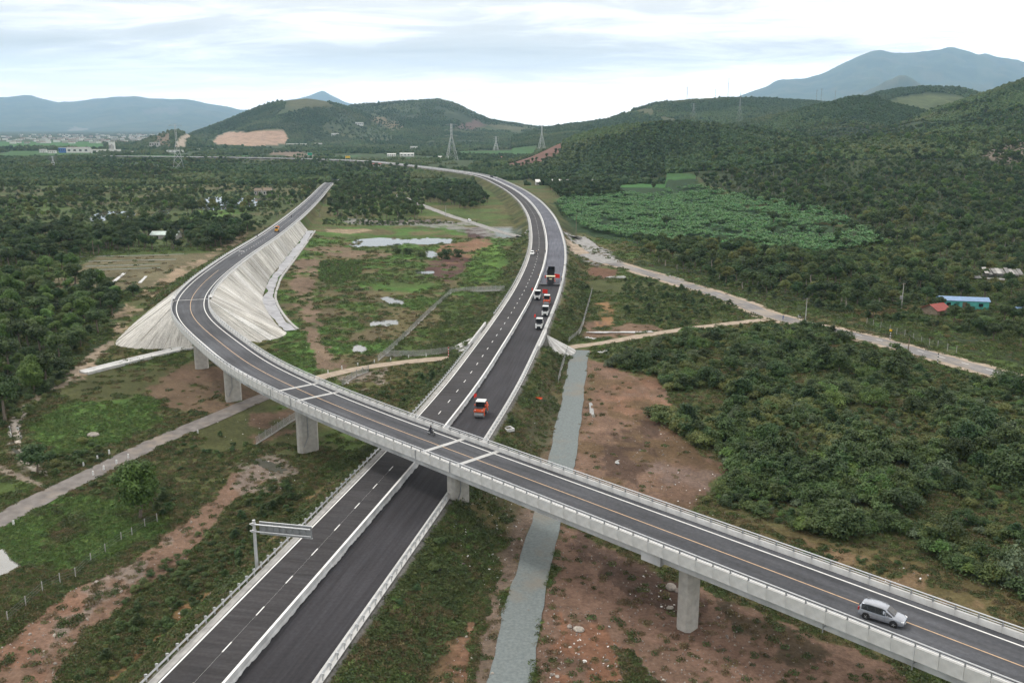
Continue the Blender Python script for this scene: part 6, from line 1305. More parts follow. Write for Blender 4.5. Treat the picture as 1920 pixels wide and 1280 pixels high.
def make_mpv(root, paint, L=4.6, W=1.80, H=1.74):
    w = W / 2
    st = [(0.00, w * 0.82, 0.42, 0.90, w * 0.60, 1.00), (0.08, w * 0.93, 0.30, 0.98, w * 0.64, 1.30), (0.32, w * 0.975, 0.26, 1.02, w * 0.70, H - 0.10), (0.95, w, 0.24, 1.00, w * 0.77, H), (1.75, w, 0.24, 0.97, w * 0.79, H + 0.01),
          (2.40, w, 0.24, 0.945, w * 0.77, H - 0.03), (2.74, w, 0.24, 0.94, w * 0.74, H - 0.12), (3.55, w, 0.25, 0.96, w * 0.82, 1.10), (3.74, w, 0.25, 0.95, w * 0.82, 1.06), (4.24, w * 0.985, 0.27, 0.86, w * 0.78, 0.97), (4.46, w * 0.95, 0.30, 0.77, w * 0.74, 0.86), (L, w * 0.84, 0.38, 0.66, w * 0.66, 0.73)]
    R, pane, lerp = loft_car(root, st, paint, 2, 6, L)
    k = len(R[0])
    # windscreen and rear window span the loft across
    for nm, i in (('windscreen', 6), ('rear_window', 1)):
        a, b = R[i], R[i + 1]; up = 6; lo = 7 if nm == 'windscreen' else 6
        q = [a[6], b[6], b[k - 6], a[k - 6]] if nm == 'windscreen' else [lerp(a[6], b[6], -0.6), lerp(a[6], b[6], 0.75), lerp(a[k - 6], b[k - 6], 0.75), lerp(a[k - 6], b[k - 6], -0.6)]
        q = [(p[0] + (0.07 if nm == 'windscreen' else -0.03), p[1] * 0.90, p[2] + (0.085 if nm == 'windscreen' else 0.03)) for p in q]; pane(nm, q, (1 if nm == 'windscreen' else -1, 0, 0.6), ins=0.04)
    for sd in (-1, 1):
        q = [R[6][5 if sd > 0 else k - 5], R[7][5 if sd > 0 else k - 5], lerp(R[6][6 if sd > 0 else k - 6], R[7][6 if sd > 0 else k - 6], 0.9), R[6][6 if sd > 0 else k - 6]]
        pane('quarter_window', [(p[0] - 0.02, p[1], p[2]) for p in q], (0, sd, 0.3), ins=0.14)
        mb = MB(); mb.box((3.02, sd * (w + 0.13), 1.06), (0.14, 0.24, 0.15), taper=0.85); mb.build('wing_mirror', paint, root)
        mb = MB(); mb.box((4.40, sd * w * 0.72, 0.78), (0.26, 0.34, 0.12), rz=-sd * 0.35, ry=0.25); mb.build('headlamp', M['lamp'], root)
        mb = MB(); mb.box((0.06, sd * w * 0.84, 1.02), (0.12, 0.20, 0.34)); mb.build('tail_lamp', M['taill'], root)
        mb = MB(); mb.box((1.8, sd * (w + 0.003), 0.31), (1.75, 0.05, 0.09)); mb.build('sill_trim', M['dark'], root)
        for x in (1.55, 2.5):
            mb = MB(); mb.box((x, sd * (w + 0.012), 0.86), (0.20, 0.04, 0.035)); mb.build('door_handle', paint, root)
        for x in (1.06, 1.98, 2.72):
            mb = MB(); mb.box((x, sd * (w * 1.0 - 0.002), 0.66), (0.012, 0.02, 0.58)); mb.build('door_gap', M['dark'], root)
        mb = MB(); mb.cyl((0.5, sd * w * 0.74, H + 0.01), (2.6, sd * w * 0.74, H - 0.02), 0.022, n=5); mb.build('roof_rail', M['steel_dk'], root)
    mb = MB(); mb.box((4.53, 0, 0.64), (0.14, 0.9, 0.16)); mb.build('grille', M['dark'], root)
    mb = MB(); mb.box((4.58, 0, 0.46), (0.06, 0.46, 0.12)); mb.build('number_plate', M['white'], root)
    mb = MB(); mb.box((-0.005, 0, 0.72), (0.03, 0.46, 0.12)); mb.build('number_plate', M['white'], root)
    ty, rim = wheel_mesh(0.33, 0.22)
    arch = MB(); n = 14; arch.cyl((0, -0.012, 0), (0, 0.012, 0), 0.42, n=n); am = arch.mesh('wheel_arch', M['black'])
    for x in (0.88, 3.62):
        for sd in (-1, 1): add_wheel(root, ty, rim, (x, sd * (w - 0.09), 0.33)); put('wheel_arch', am, root, (x, sd * (w - 0.004), 0.37))
def car_at(label, a, b, side, paint, z, L=4.6, group=None, cat='car', rev=False):
    """a, b: pixels of the rear and front tyre contact on the near side; side: lateral shift of the axle centre"""
    pa, pb = Vector(P(*a, z)), Vector(P(*b, z)); d = (pb - pa).normalized(); ang = math.atan2(d.y, d.x); nrm = Vector((-d.y, d.x, 0)) * side
    c = pa.lerp(pb, 0.5) + nrm * 0.78; o = thing('car', label, cat, c - d * 2.25, ang, group); make_mpv(o, paint, L); return o
car_at('silver people carrier driving along the flyover, right of the widest pier', (1626, 1160.5), (1672, 1174.5), 1, M['silver'], 12.0)
def small_car(label, u, v, z, ang, paint, name='car', group=None):
    p = at_px(u, v, z); o = thing(name, label, 'car', p + Vector((-math.cos(ang), -math.sin(ang), 0)) * 2.3, ang, group); make_mpv(o, paint); return o
e_ang = lambda u, v: EX.ang(EX.near_s(*P(u, v, 5)[:2]))
small_car('white car parked on the left carriageway near three standing workers', 998, 477.5, 5.0, e_ang(998, 477) + math.pi, M['white'])
small_car('white car parked on the grey track by the rubble in the hollow', 880, 415, None, GREYR.ang(GREYR.L * 0.45) + math.pi, M['white'])
small_car('dark car at the far end of the ramp, by the wood', 624, 340, 1.4, DK.ang(DK.L - 12), M['dark'])
small_car('small white vehicle behind the far truck on the motorway bend', 931, 334.6, 5.0, e_ang(931, 336), M['white'])

# people: one continuous body each, skin modifier over joints
def person_mesh(pose='stand'):
    if pose == 'stand':
        J = [(0, 0, 0.95, .13), (0, 0, 1.15, .125), (0, 0, 1.38, .14), (0, 0, 1.50, .06), (0.01, 0, 1.64, .095), (0.02, 0, 1.72, .07),
             (0, .17, 1.40, .065), (0.03, .22, 1.14, .05), (0.10, .20, 0.92, .04), (0, -.17, 1.40, .065), (0.02, -.22, 1.14, .05), (0.08, -.21, 0.90, .04),
             (0, .10, 0.88, .09), (0.02, .11, 0.48, .065), (0, .11, 0.06, .045), (0.12, .12, 0.03, .04), (0, -.10, 0.88, .09), (-0.02, -.11, 0.48, .065), (-0.03, -.11, 0.06, .045), (0.09, -.12, 0.03, .04)]
    else:
        J = [(0, 0, 0.78, .14), (0.03, 0, 1.00, .13), (0.10, 0, 1.24, .14), (0.14, 0, 1.36, .06), (0.17, 0, 1.50, .10), (0.18, 0, 1.60, .08),
             (0.10, .17, 1.25, .06), (0.26, .24, 1.05, .05), (0.48, .24, 1.00, .04), (0.10, -.17, 1.25, .06), (0.26, -.24, 1.05, .05), (0.48, -.24, 1.00, .04),
             (0.02, .13, 0.76, .09), (0.38, .16, 0.66, .065), (0.26, .16, 0.30, .05), (0.38, .16, 0.25, .04), (0.02, -.13, 0.76, .09), (0.38, -.16, 0.66, .065), (0.26, -.16, 0.30, .05), (0.38, -.16, 0.25, .04)]
    E = [(0, 1), (1, 2), (2, 3), (3, 4), (4, 5), (2, 6), (6, 7), (7, 8), (2, 9), (9, 10), (10, 11), (0, 12), (12, 13), (13, 14), (14, 15), (0, 16), (16, 17), (17, 18), (18, 19)]
    me = bpy.data.meshes.new('body'); me.from_pydata([j[:3] for j in J], E, []); o = bpy.data.objects.new('tmp', me); COL.objects.link(o)
    md = o.modifiers.new('skin', 'SKIN'); sv = me.skin_vertices[0].data
    for i, j in enumerate(J): sv[i].radius = (j[3], j[3])
    sv[0].use_root = True; o.modifiers.new('sub', 'SUBSURF').levels = 1
    dg = bpy.context.evaluated_depsgraph_get(); m2 = bpy.data.meshes.new_from_object(o.evaluated_get(dg)); bpy.data.objects.remove(o); m2.name = 'body'; m2.materials.clear()
    for m in (M['cloth_dk'], M['skin']): m2.materials.append(m)
    for p in m2.polygons:
        z = p.center.z; hz = 1.53 if pose == 'stand' else 1.40
        p.material_index = 1 if z > hz or (pose == 'stand' and abs(p.center.y) > 0.17 and z < 0.98 and z > 0.8) else 0
    m2.polygons.foreach_set('use_smooth', [True] * len(m2.polygons)); return m2
PST, PRD = person_mesh('stand'), person_mesh('ride')
def helmet(m, z, x=0.02):
    mb = MB(); n = 8
    for k in range(3):
        pass
    bm = bmesh.new(); bmesh.ops.create_icosphere(bm, subdivisions=2, radius=0.135)
    for v in bm.verts: v.co.z = max(v.co.z, -0.03)
    bmesh.ops.translate(bm, verts=bm.verts, vec=(x, 0, z)); me = bpy.data.meshes.new('hat'); bm.to_mesh(me); bm.free(); me.materials.append(m); return me
HAT_Y, HAT_B, HAT_R = helmet(M['yellow'], 1.70), helmet(M['dark'], 1.57, 0.18), helmet(M['white'], 1.70)
def person(label, p, rz=0.0, hat=None, cloth=None, group=None):
    o = thing('person', label, 'person', p, rz, group); b = put('body', PST, o)
    if cloth: b.data = PST.copy(); b.data.materials[0] = cloth
    if hat: put('hat', hat, o)
    return o
def make_bike(root, colr=M['dark']):
    ty = MB(); n = 16
    for x in (-0.62, 0.62):
        w = MB(); k = 5
        for i in range(n):
            pass
        vs = []; prof = [(0.30, 0.0), (0.285, 0.05), (0.22, 0.04), (0.22, -0.04), (0.285, -0.05)]
        for i in range(n):
            t = 2 * math.pi * i / n
            for r_, y in prof: vs.append((x + r_ * math.cos(t), y, 0.30 + r_ * math.sin(t)))
        w.add(vs, [(i * k + j, i * k + (j + 1) % k, ((i + 1) % n) * k + (j + 1) % k, ((i + 1) % n) * k + j) for i in range(n) for j in range(k)]); o = w.build('wheel', M['black'], root)
        r2 = MB(); r2.cyl((x, -0.02, 0.3), (x, 0.02, 0.3), 0.20, n=10); r2.build('hub', M['rim'], o)
    mb = MB(); mb.cyl((0.62, 0.07, 0.3), (0.44, 0.06, 0.92), 0.03, n=6); mb.cyl((0.62, -0.07, 0.3), (0.44, -0.06, 0.92), 0.03, n=6); mb.build('fork', M['steel_dk'], root)
    mb = MB(); mb.cyl((0.44, -0.32, 0.98), (0.44, 0.32, 0.98), 0.02, n=6); mb.cyl((0.43, -0.28, 0.98), (0.40, -0.34, 1.16), 0.012, n=4); mb.cyl((0.43, 0.28, 0.98), (0.40, 0.34, 1.16), 0.012, n=4); mb.build('handlebar', M['black'], root)
    mb = MB(); mb.box((-0.28, 0, 0.74), (0.72, 0.26, 0.10), taper=0.85); mb.build('saddle', M['black'], root)
    mb = MB(); mb.box((-0.05, 0, 0.48), (0.85, 0.20, 0.26), taper=0.7); mb.box((0.38, 0, 0.66), (0.14, 0.30, 0.42), ry=-0.3); mb.build('body', colr, root)
    mb = MB(); mb.box((0.52, 0, 0.90), (0.12, 0.16, 0.13)); mb.build('headlamp', M['lamp'], root)
    mb = MB(); mb.cyl((-0.1, -0.14, 0.32), (-0.85, -0.16, 0.40), 0.045, n=6); mb.build('exhaust', M['rim'], root)
def bike(label, rlabel, u, v, z, ang, colr=None, group=None, hat=HAT_B):
    p = at_px(u, v, z); o = thing('motorcycle', label, 'motorcycle', p, ang, group); make_bike(o, colr or M['dark'])
    if rlabel:
        q = thing('person', rlabel, 'person', p + Vector((math.cos(ang), math.sin(ang), 0)) * -0.28, ang, (group + ', riders') if group else None); put('body', PRD, q); put('helmet', hat, q)
da = lambda u, v, z: DK.ang(DK.near_s(*P(u, v, z)[:2]))
bike('black motorcycle riding over the flyover above the motorway', 'person in dark clothes riding the motorcycle over the flyover', 809, 815, 12.0, da(809, 814, 12) + math.pi, M['dark'])
for q in bpy.data.objects:
    pass
for (u, v, z, l) in ((482.5, 444, 10.8, 'first motorcycle up the ramp, beside the left kerb below the yellow machine'), (497, 431, 10.2, 'motorcycle on the ramp just left of the yellow machine'), (546.5, 408, 8.2, 'motorcycle on the ramp beyond the yellow machine, near the slope top'), (604, 364, 4.0, 'farthest motorcycle on the ramp, before the wood')):
    bike(l, 'person riding the ' + l[:1].lower() + l[1:].replace(', beside the left kerb', ''), u, v, z, da(u, v, z), M['dark'])
bike('motorcycle on the dusty side road beside the utility pole', 'person riding the motorcycle on the dusty side road', 1499, 596.5, None, ROAD.ang(ROAD.near_s(*P(1500, 600)[:2])) + math.pi, M['white'])
bike('dark motorcycle parked at the top of the gravel heap', None, 1083, 452, None, 1.2)
bike('motorcycle parked on the gravel by the motorway kerb, nearer of two', None, 1064, 476, None, 0.6); bike('motorcycle parked on the gravel by the motorway kerb, farther right', None, 1074, 475, None, 2.2)
for (u, v, z, rz, hat, l) in ((1005.5, 477.5, 5, 0.3, HAT_Y, 'worker beside the white car, first of two near the lane dashes'), (1009.5, 476, 5, 2.9, HAT_R, 'worker beside the white car, on the lane dashes'), (1022.5, 474.5, 5, 3.0, HAT_Y, 'worker standing against the median beyond the paving train'),
                              (1009.8, 523, 5, 0.2, HAT_Y, 'worker in dark clothes standing left of the median beside the paver'), (1053, 527.5, 5, 2.8, HAT_Y, 'worker standing at the right kerb by the end of the screed'), (411, 487, 11.2, 0.5, None, 'person in dark clothes standing at the left kerb of the ramp'),
                              (890.5, 417, None, 0.2, None, 'person standing nearest to the white car on the grey track'), (894, 418, None, 2.5, None, 'person standing farther from the white car on the grey track')):
    person(l, at_px(u, v, z), rz, hat)
person('person in blue walking on the dusty side road junction', at_px(1468, 600), 0.4, None, M['cloth_bl'])

# flags, rollers, paver, trucks
def flag(label, p, h=2.0, lean=0.15, rz=0.0, sz=1.0):
    o = thing('flag', label, 'flag', p, rz, 'red flags on the paving machines'); mb = MB(); mb.cyl((0, 0, 0), (0, lean * h, h), 0.025, n=5); mb.build('pole', M['steel_dk'], o)
    mb = MB(); n = 7; w, hh = 1.15 * sz, 0.78 * sz; vs = []
    for i in range(n + 1):
        t = i / n
        for k in (0, 1): vs.append((t * w * 0.9, lean * h + 0.10 * math.sin(t * 7 + k), h - k * hh - 0.16 * t * t))
    f = [(2 * i, 2 * i + 2, 2 * i + 3, 2 * i + 1) for i in range(n)]; mb.add(vs, f); mb.add([(x, y + 0.01, z) for x, y, z in vs], [q[::-1] for q in f]); mb.build('cloth', M['red'], o)
def canopy(o, m, x0, x1, w, z0, z1):
    mb = MB(); mb.box(((x0 + x1) / 2, 0, z1 + 0.06), (x1 - x0 + 0.35, w + 0.25, 0.14), taper=0.93); mb.build('canopy', m, o)
    for x in (x0, x1):
        for y in (-w / 2, w / 2):
            mb = MB(); mb.box((x, y, (z0 + z1) / 2), (0.09, 0.09, z1 - z0)); mb.build('canopy_post', M['dark'], o)
    for nm, c, s in (('windscreen', (x1 + 0.01, 0, (z0 + z1) / 2 + 0.12), (0.03, w - 0.14, (z1 - z0) * 0.72)), ('rear_window', (x0 - 0.01, 0, (z0 + z1) / 2 + 0.12), (0.03, w - 0.14, (z1 - z0) * 0.72)), ('side_window', ((x0 + x1) / 2, w / 2, (z0 + z1) / 2), (x1 - x0 - 0.12, 0.03, (z1 - z0) * 0.9)), ('side_window', ((x0 + x1) / 2, -w / 2, (z0 + z1) / 2), (x1 - x0 - 0.12, 0.03, (z1 - z0) * 0.9))):
        mb = MB(); mb.box(c, s); mb.build(nm, M['glass'], o)
    mb = MB(); mb.box(((x0 + x1) / 2 - 0.1, 0, z0 + 0.25), (0.5, 0.55, 0.5)); mb.box(((x0 + x1) / 2 - 0.35, 0, z0 + 0.65), (0.14, 0.5, 0.6)); mb.build('seat', M['dark'], o)
def tandem_roller(o):
    """+X is the way it faces"""
    for x in (1.65, -1.65):
        mb = MB(); mb.cyl((x, -0.92, 0.66), (x, 0.92, 0.66), 0.66, n=22); mb.build('drum', M['steel_dk'], o)
        mb = MB(); mb.box((x, 1.0, 0.85), (0.5, 0.12, 0.7)); mb.box((x, -1.0, 0.85), (0.5, 0.12, 0.7)); mb.box((x * 1.0, 0, 1.48), (1.5, 2.1, 0.26)); mb.build('drum_yoke', M['orange'], o)
    mb = MB(); mb.box((1.62, 0, 1.78), (1.5, 1.95, 0.36), taper=0.88); mb.build('front_frame', M['orange'], o)
    mb = MB(); mb.box((1.62, 0, 2.0), (1.18, 1.55, 0.12)); mb.build('water_tank_lid', M['dark'], o)
    mb = MB(); mb.box((-1.55, 0, 1.85), (1.7, 1.95, 0.62), taper=0.86); mb.build('engine_hood', M['orange'], o)
    mb = MB(); mb.box((0, 0, 1.15), (1.7, 1.3, 0.6)); mb.build('articulation', M['dark'], o)
    mb = MB(); mb.box((0, 0, 1.52), (1.8, 1.9, 0.12)); mb.build('platform', M['orange'], o)
    canopy(o, M['white'], -0.75, 0.75, 1.75, 1.58, 3.05)
    for y in (-0.72, 0.72):
        mb = MB(); mb.box((2.40, y, 1.75), (0.06, 0.22, 0.14)); mb.build('headlamp', M['lamp'], o)
        mb = MB(); mb.box((0.9, y * 1.5, 2.4), (0.1, 0.22, 0.34)); mb.build('mirror', M['orange'], o)
def tyre_roller(o):
    ty, rim = wheel_mesh(0.52, 0.30, 4)
    for x, ys in ((1.55, (-0.72, -0.24, 0.24, 0.72)), (-1.55, (-0.9, -0.45, 0.0, 0.45, 0.9))):
        for y in ys: add_wheel(o, ty, rim, (x, y, 0.52))
    mb = MB(); mb.prism([(2.35, -0.98), (2.35, 0.98), (0.9, 1.0), (0.9, -1.0)], 1.05, 1.62); mb.box((2.22, 0.74, 0.85), (0.34, 0.46, 0.6)); mb.box((2.22, -0.74, 0.85), (0.34, 0.46, 0.6)); mb.build('front_frame', M['white'], o)
    mb = MB(); mb.box((1.65, 0, 1.70), (1.2, 1.5, 0.16), taper=0.92); mb.build('ballast_cover', M['dark'], o)
    mb = MB(); mb.prism([(-0.8, -0.98), (-0.8, 0.98), (-2.35, 0.92), (-2.35, -0.92)], 0.95, 1.85); mb.build('engine_hood', M['white'], o)
    mb = MB(); mb.box((0, 0, 0.98), (1.9, 1.9, 0.5)); mb.build('chassis', M['dark'], o)
    canopy(o, M['white'], -0.72, 0.80, 1.7, 1.22, 2.95)
    for y in (-0.62, 0.62):
        mb = MB(); mb.box((2.37, y, 1.42), (0.05, 0.24, 0.16)); mb.build('headlamp', M['lamp'], o)
        mb = MB(); mb.box((0.95, y * 1.75, 2.3), (0.1, 0.2, 0.32)); mb.build('mirror', M['dark'], o)
def on_ex(u, v): p = Vector(P(u, v, 5.0)); s = EX.near_s(p.x, p.y); return p, EX.ang(s)
def machine(name, label, cat, u, v, fn, shift, turn=math.pi, group=None):
    """(u, v): foot of the nearest wheel or drum; shift: distance back to the machine's centre"""
    p, a = on_ex(u, v); p = p + Vector((math.cos(a), math.sin(a), 0)) * shift; o = thing(name, label, cat, p, a + turn, group); fn(o); return o, p, a
G = 'road rollers on the fresh asphalt'
r1, p1, a1 = machine('road_roller', 'orange twin-drum roller with white canopy, alone on the fresh asphalt by the flyover', 'roller', 898, 784, tandem_roller, 2.2, group=G)
r2, p2, a2 = machine('road_roller', 'white rubber-tyred roller nearest the right kerb, last of the group behind the paver', 'roller', 1010, 618.5, tyre_roller, 2.3, group=G)
r3, p3, a3 = machine('road_roller', 'white rubber-tyred roller in the middle of the group, below the small orange one', 'roller', 1021.5, 594, tyre_roller, 2.3, group=G)
r4, p4, a4 = machine('road_roller', 'small orange twin-drum roller on the right, behind the paver', 'roller', 1024.5, 572.5, tandem_roller, 2.2, group=G)
r5, p5, a5 = machine('road_roller', 'white rubber-tyred roller against the median, closest behind the paver', 'roller', 1007, 563, tyre_roller, 2.3, group=G)
def side(p, a, fwd, left, z): return p + Vector((math.cos(a) * fwd - math.sin(a) * left, math.sin(a) * fwd + math.cos(a) * left, z))
flag('red flag flying from the left of the lone orange roller', side(p1, a1, 1.5, 1.55, 1.6), 2.6, 0.1, a1 + 2.8)
flag('red flag flying left of the white roller nearest the right kerb', side(p2, a2, 0.5, 1.5, 1.6), 2.6, 0.1, a2 + 2.9, 1.2)
flag('red flag flying left of the white roller against the median', side(p5, a5, 1.0, 2.0, 1.6), 2.2, 0.1, a5 + 2.9, 1.2); flag('large red flag between the median roller and the small orange roller', side(p5, a5, 0.2, -1.6, 1.2), 2.2, 0.05, a5 - 1.4, 1.7)
def paver(o):
    mb = MB(); mb.box((-2.9, 0, 0.30), (0.9, 7.3, 0.42)); mb.build('screed', M['dark'], o)
    mb = MB(); mb.box((-2.45, 0, 0.62), (0.25, 7.2, 0.12)); mb.build('screed_walkway', M['steel_dk'], o)
    for y in (-3.5, 3.5):
        mb = MB(); mb.box((-2.8, y, 0.55), (1.1, 0.16, 0.95)); mb.build('side_plate', M['steel_dk'], o)
    for y in (-1.05, 1.05):
        mb = MB(); mb.prism([(-1.6, y - 0.22), (1.6, y - 0.22), (1.6, y + 0.22), (-1.6, y + 0.22)], 0.02, 0.75, top=0.92); mb.build('crawler_track', M['black'], o)
    mb = MB(); mb.box((-0.3, 0, 1.25), (3.2, 2.5, 1.0), taper=0.92); mb.box((-2.0, 0, 0.8), (1.2, 2.2, 0.5)); mb.build('tractor_body', M['dark'], o)
    mb = MB(); mb.box((0.9, 0, 1.86), (0.9, 2.3, 0.3)); mb.build('engine_cover', M['cream'], o)
    for y in (-1.4, 1.4):
        mb = MB(); mb.box((2.1, y, 1.25), (2.0, 0.10, 1.1), rx=0.35 * (1 if y > 0 else -1)); mb.build('hopper_wing', M['orange'], o)
    mb = MB(); mb.box((2.1, 0, 0.75), (2.0, 2.6, 0.1)); mb.build('hopper_floor', M['dark'], o)
    mb = MB(); mb.box((-0.9, 0, 3.25), (1.9, 3.5, 0.16), taper=0.95); mb.build('canopy', M['cream'], o)
    for x in (-1.7, -0.1):
        for y in (-1.2, 1.2):
            mb = MB(); mb.box((x, y, 2.45), (0.09, 0.09, 1.5)); mb.build('canopy_post', M['dark'], o)
    for y in (-0.85, 0.85):
        mb = MB(); mb.box((-1.2, y, 2.0), (0.5, 0.5, 0.5)); mb.box((-1.45, y, 2.35), (0.12, 0.5, 0.5)); mb.build('seat', M['dark'], o)
    mb = MB(); mb.cyl((-0.2, 0.5, 1.7), (-0.2, 0.5, 3.1), 0.07, n=6); mb.build('exhaust', M['steel_dk'], o)
def dump_truck(o, bed, raised=0.0, cab=M['white']):
    ty, rim = wheel_mesh(0.52, 0.34, 6)
    for x in (-2.7, -1.45, 2.5):
        for y in (-0.95, 0.95): add_wheel(o, ty, rim, (x, y, 0.52))
    mb = MB(); mb.box((0, 0, 0.85), (7.4, 0.9, 0.3)); mb.build('chassis', M['dark'], o)
    mb = MB(); mb.box((3.1, 0, 1.85), (1.6, 2.35, 1.9), taper=0.92); mb.build('cab', cab, o)
    mb = MB(); mb.box((3.87, 0, 2.25), (0.08, 2.0, 0.8), ry=-0.09); mb.build('windscreen', M['glass'], o)
    b = MB(); t = 0.08; Lb, Wb, Hb = 5.2, 2.4, 1.5; b.M = Matrix.Translation((-3.2, 0, 1.15)) @ Matrix.Rotation(-raised, 4, 'Y')
    b.box((Lb / 2, 0, 0.06), (Lb, Wb, 0.12)); b.box((Lb / 2, Wb / 2, Hb / 2), (Lb, t, Hb)); b.box((Lb / 2, -Wb / 2, Hb / 2), (Lb, t, Hb)); b.box((Lb, 0, Hb / 2), (t, Wb, Hb))
    for k in range(6): b.box((0.5 + k * 0.85, Wb / 2 + 0.05, Hb / 2), (0.12, 0.08, Hb)); b.box((0.5 + k * 0.85, -Wb / 2 - 0.05, Hb / 2), (0.12, 0.08, Hb))
    b.build('dump_bed', bed, o)
    if not raised:
        c = MB(); c.box((-0.6, 0, 2.35), (4.9, 2.2, 0.3), taper=0.8); c.build('load', M['dark'], o)
    else:
        c = MB(); c.cyl((1.6, 0, 1.0), (1.3, 0, 3.0), 0.12, n=6); c.build('hoist', M['steel_dk'], o)
pv, pp, pa = machine('asphalt_paver', 'black asphalt paver with cream canopy and full-width screed', 'paver', 1031.5, 536, paver, 3.4, 0)
def paver_truck():
    p, a = side(pp, pa, 6.6, 0.1, 0), pa; o = thing('dump_truck', 'dump truck with black bed raised in front of the paver', 'truck', p, a, 'dump trucks before the paver'); dump_truck(o, M['black'], 0.75)
    p = side(pp, pa, 20.0, 1.3, 0); a2 = EX.ang(EX.near_s(p.x, p.y)); o = thing('dump_truck', 'grey loaded dump truck waiting beyond the raised one', 'truck', p, a2, 'dump trucks before the paver'); dump_truck(o, M['steel_dk'], 0.0)
    p = Vector(P(920, 333.5, 5)); s = EX.near_s(p.x, p.y); o = thing('dump_truck', 'dark truck far along the motorway bend', 'truck', EX.at(s, 2.5), EX.ang(s)); dump_truck(o, M['dark'], 0.0, M['dark'])
paver_truck()
flag('red flag at the left rear corner of the paver', side(pp, pa, 0.8, 2.0, 1.4), 2.0, 0.1, pa + 2.8, 1.3); flag('big red flag at the right rear corner of the paver', side(pp, pa, 0.8, -1.4, 1.5), 2.3, 0.05, pa - 1.4, 1.9)
def yellow_machine():
    p = Vector(P(519, 431, 10.0)); s = DK.near_s(p.x, p.y); q = DK.at(s); o = thing('wheel_loader', 'small yellow wheeled machine with a raised arm standing on the ramp', 'loader', (p.x, p.y, q.z), DK.ang(s)); ty, rim = wheel_mesh(0.5, 0.34, 5)
    for x in (-1.2, 1.3):
        for y in (-0.85, 0.85): add_wheel(o, ty, rim, (x, y, 0.5))
    mb = MB(); mb.box((-0.9, 0, 1.1), (2.2, 1.7, 0.9), taper=0.88); mb.box((0.6, 0, 0.8), (1.6, 1.2, 0.4)); mb.build('body', M['yellow'], o); mb = MB(); mb.box((0.1, 0, 2.0), (1.1, 1.4, 1.2), taper=0.9); mb.build('cab', M['glass'], o); mb = MB(); mb.box((0.1, 0, 2.66), (1.3, 1.6, 0.12)); mb.build('cab_roof', M['yellow'], o)
    mb = MB(); mb.box((2.3, 0.5, 1.6), (3.0, 0.16, 0.25), ry=-0.35); mb.box((2.3, -0.5, 1.6), (3.0, 0.16, 0.25), ry=-0.35); mb.build('arm', M['yellow'], o); mb = MB(); mb.box((3.9, 0, 2.2), (0.8, 1.9, 0.7), taper=0.7); mb.build('bucket', M['orange'], o)
yellow_machine()

# ------------------------------------------------------------------ sign gantries
def gantry():
    b = Vector(P(482, 1066, 4.4)); s = EX.near_s(b.x, b.y); a = EX.ang(s); o = thing('sign_gantry', 'grey cantilever road sign seen from its ribbed back, beside the left guardrail', 'road sign', b, a - math.pi / 2)
    # local x points across the carriageway, y points along the road
    Hh = 7.0; mb = MB(); mb.cyl((0, 0, -0.8), (0, 0, Hh), 0.24, 0.19, 12); mb.build('post', M['steel'], o); mb = MB(); mb.cyl((0, 0, -0.05), (0, 0, 0.06), 0.42, n=10); mb.build('base_plate', M['steel_dk'], o)
    mb = MB(); mb.cyl((0, 0, Hh), (0, 0, Hh + 0.05), 0.22, n=10); mb.build('post_cap', M['steel'], o)
    for z in (Hh - 0.42, Hh - 1.42):
        mb = MB(); mb.cyl((-0.45, -0.28, z), (8.1, -0.28, z), 0.10, n=8); mb.build('arm', M['steel'], o); mb = MB(); mb.box((0, -0.14, z), (0.5, 0.5, 0.28)); mb.build('clamp', M['steel'], o)
    x0, x1, z0, z1 = 0.85, 8.2, Hh - 1.75, Hh - 0.10
    n = 8
    for k in range(n):
        w = (x1 - x0) / n; mb = MB(); mb.box((x0 + (k + 0.5) * w, 0.02, (z0 + z1) / 2), (w - 0.02, 0.05, z1 - z0)); mb.build('sign_plank', M['steel_dk'], o)
        mb = MB(); mb.box((x0 + k * w + 0.03, -0.08, (z0 + z1) / 2), (0.07, 0.14, z1 - z0 - 0.1)); mb.build('rib', M['steel_dk'], o)
    mb = MB(); mb.box(((x0 + x1) / 2, -0.02, z1 + 0.03), (x1 - x0 + 0.08, 0.16, 0.06)); mb.box(((x0 + x1) / 2, -0.02, z0 - 0.03), (x1 - x0 + 0.08, 0.16, 0.06)); mb.build('sign_frame', M['steel'], o)
gantry()
def far_sign(label, u, v, face, w, h, yn):
    p = PY(u, v, yn); s = EX.near_s(p[0], p[1]); g = gz(p[0], p[1]); o = thing('road_sign', label, 'road sign', (p[0], p[1], g), 0.1); H = p[2] - g
    for x in (-w * 0.5, w * 0.5):
        mb = MB(); mb.cyl((x, 0.2, 0), (x, 0.2, H + h / 2), 0.22, n=6); mb.build('post', M['steel'], o)
    mb = MB(); mb.box((0, 0, H), (w, 0.2, h)); mb.build('panel', face, o); mb = MB(); mb.box((0, -0.02, H), (w + 0.3, 0.14, h + 0.3)); mb.build('border', M['white'], o)
far_sign('far green direction sign above the motorway before the hills', 581, 289, M['signgreen'], 8.5, 4.6, 1700); far_sign('far yellow sign board above the motorway, right of the green one', 652, 294.5, M['signyellow'], 8.0, 3.2, 1560)

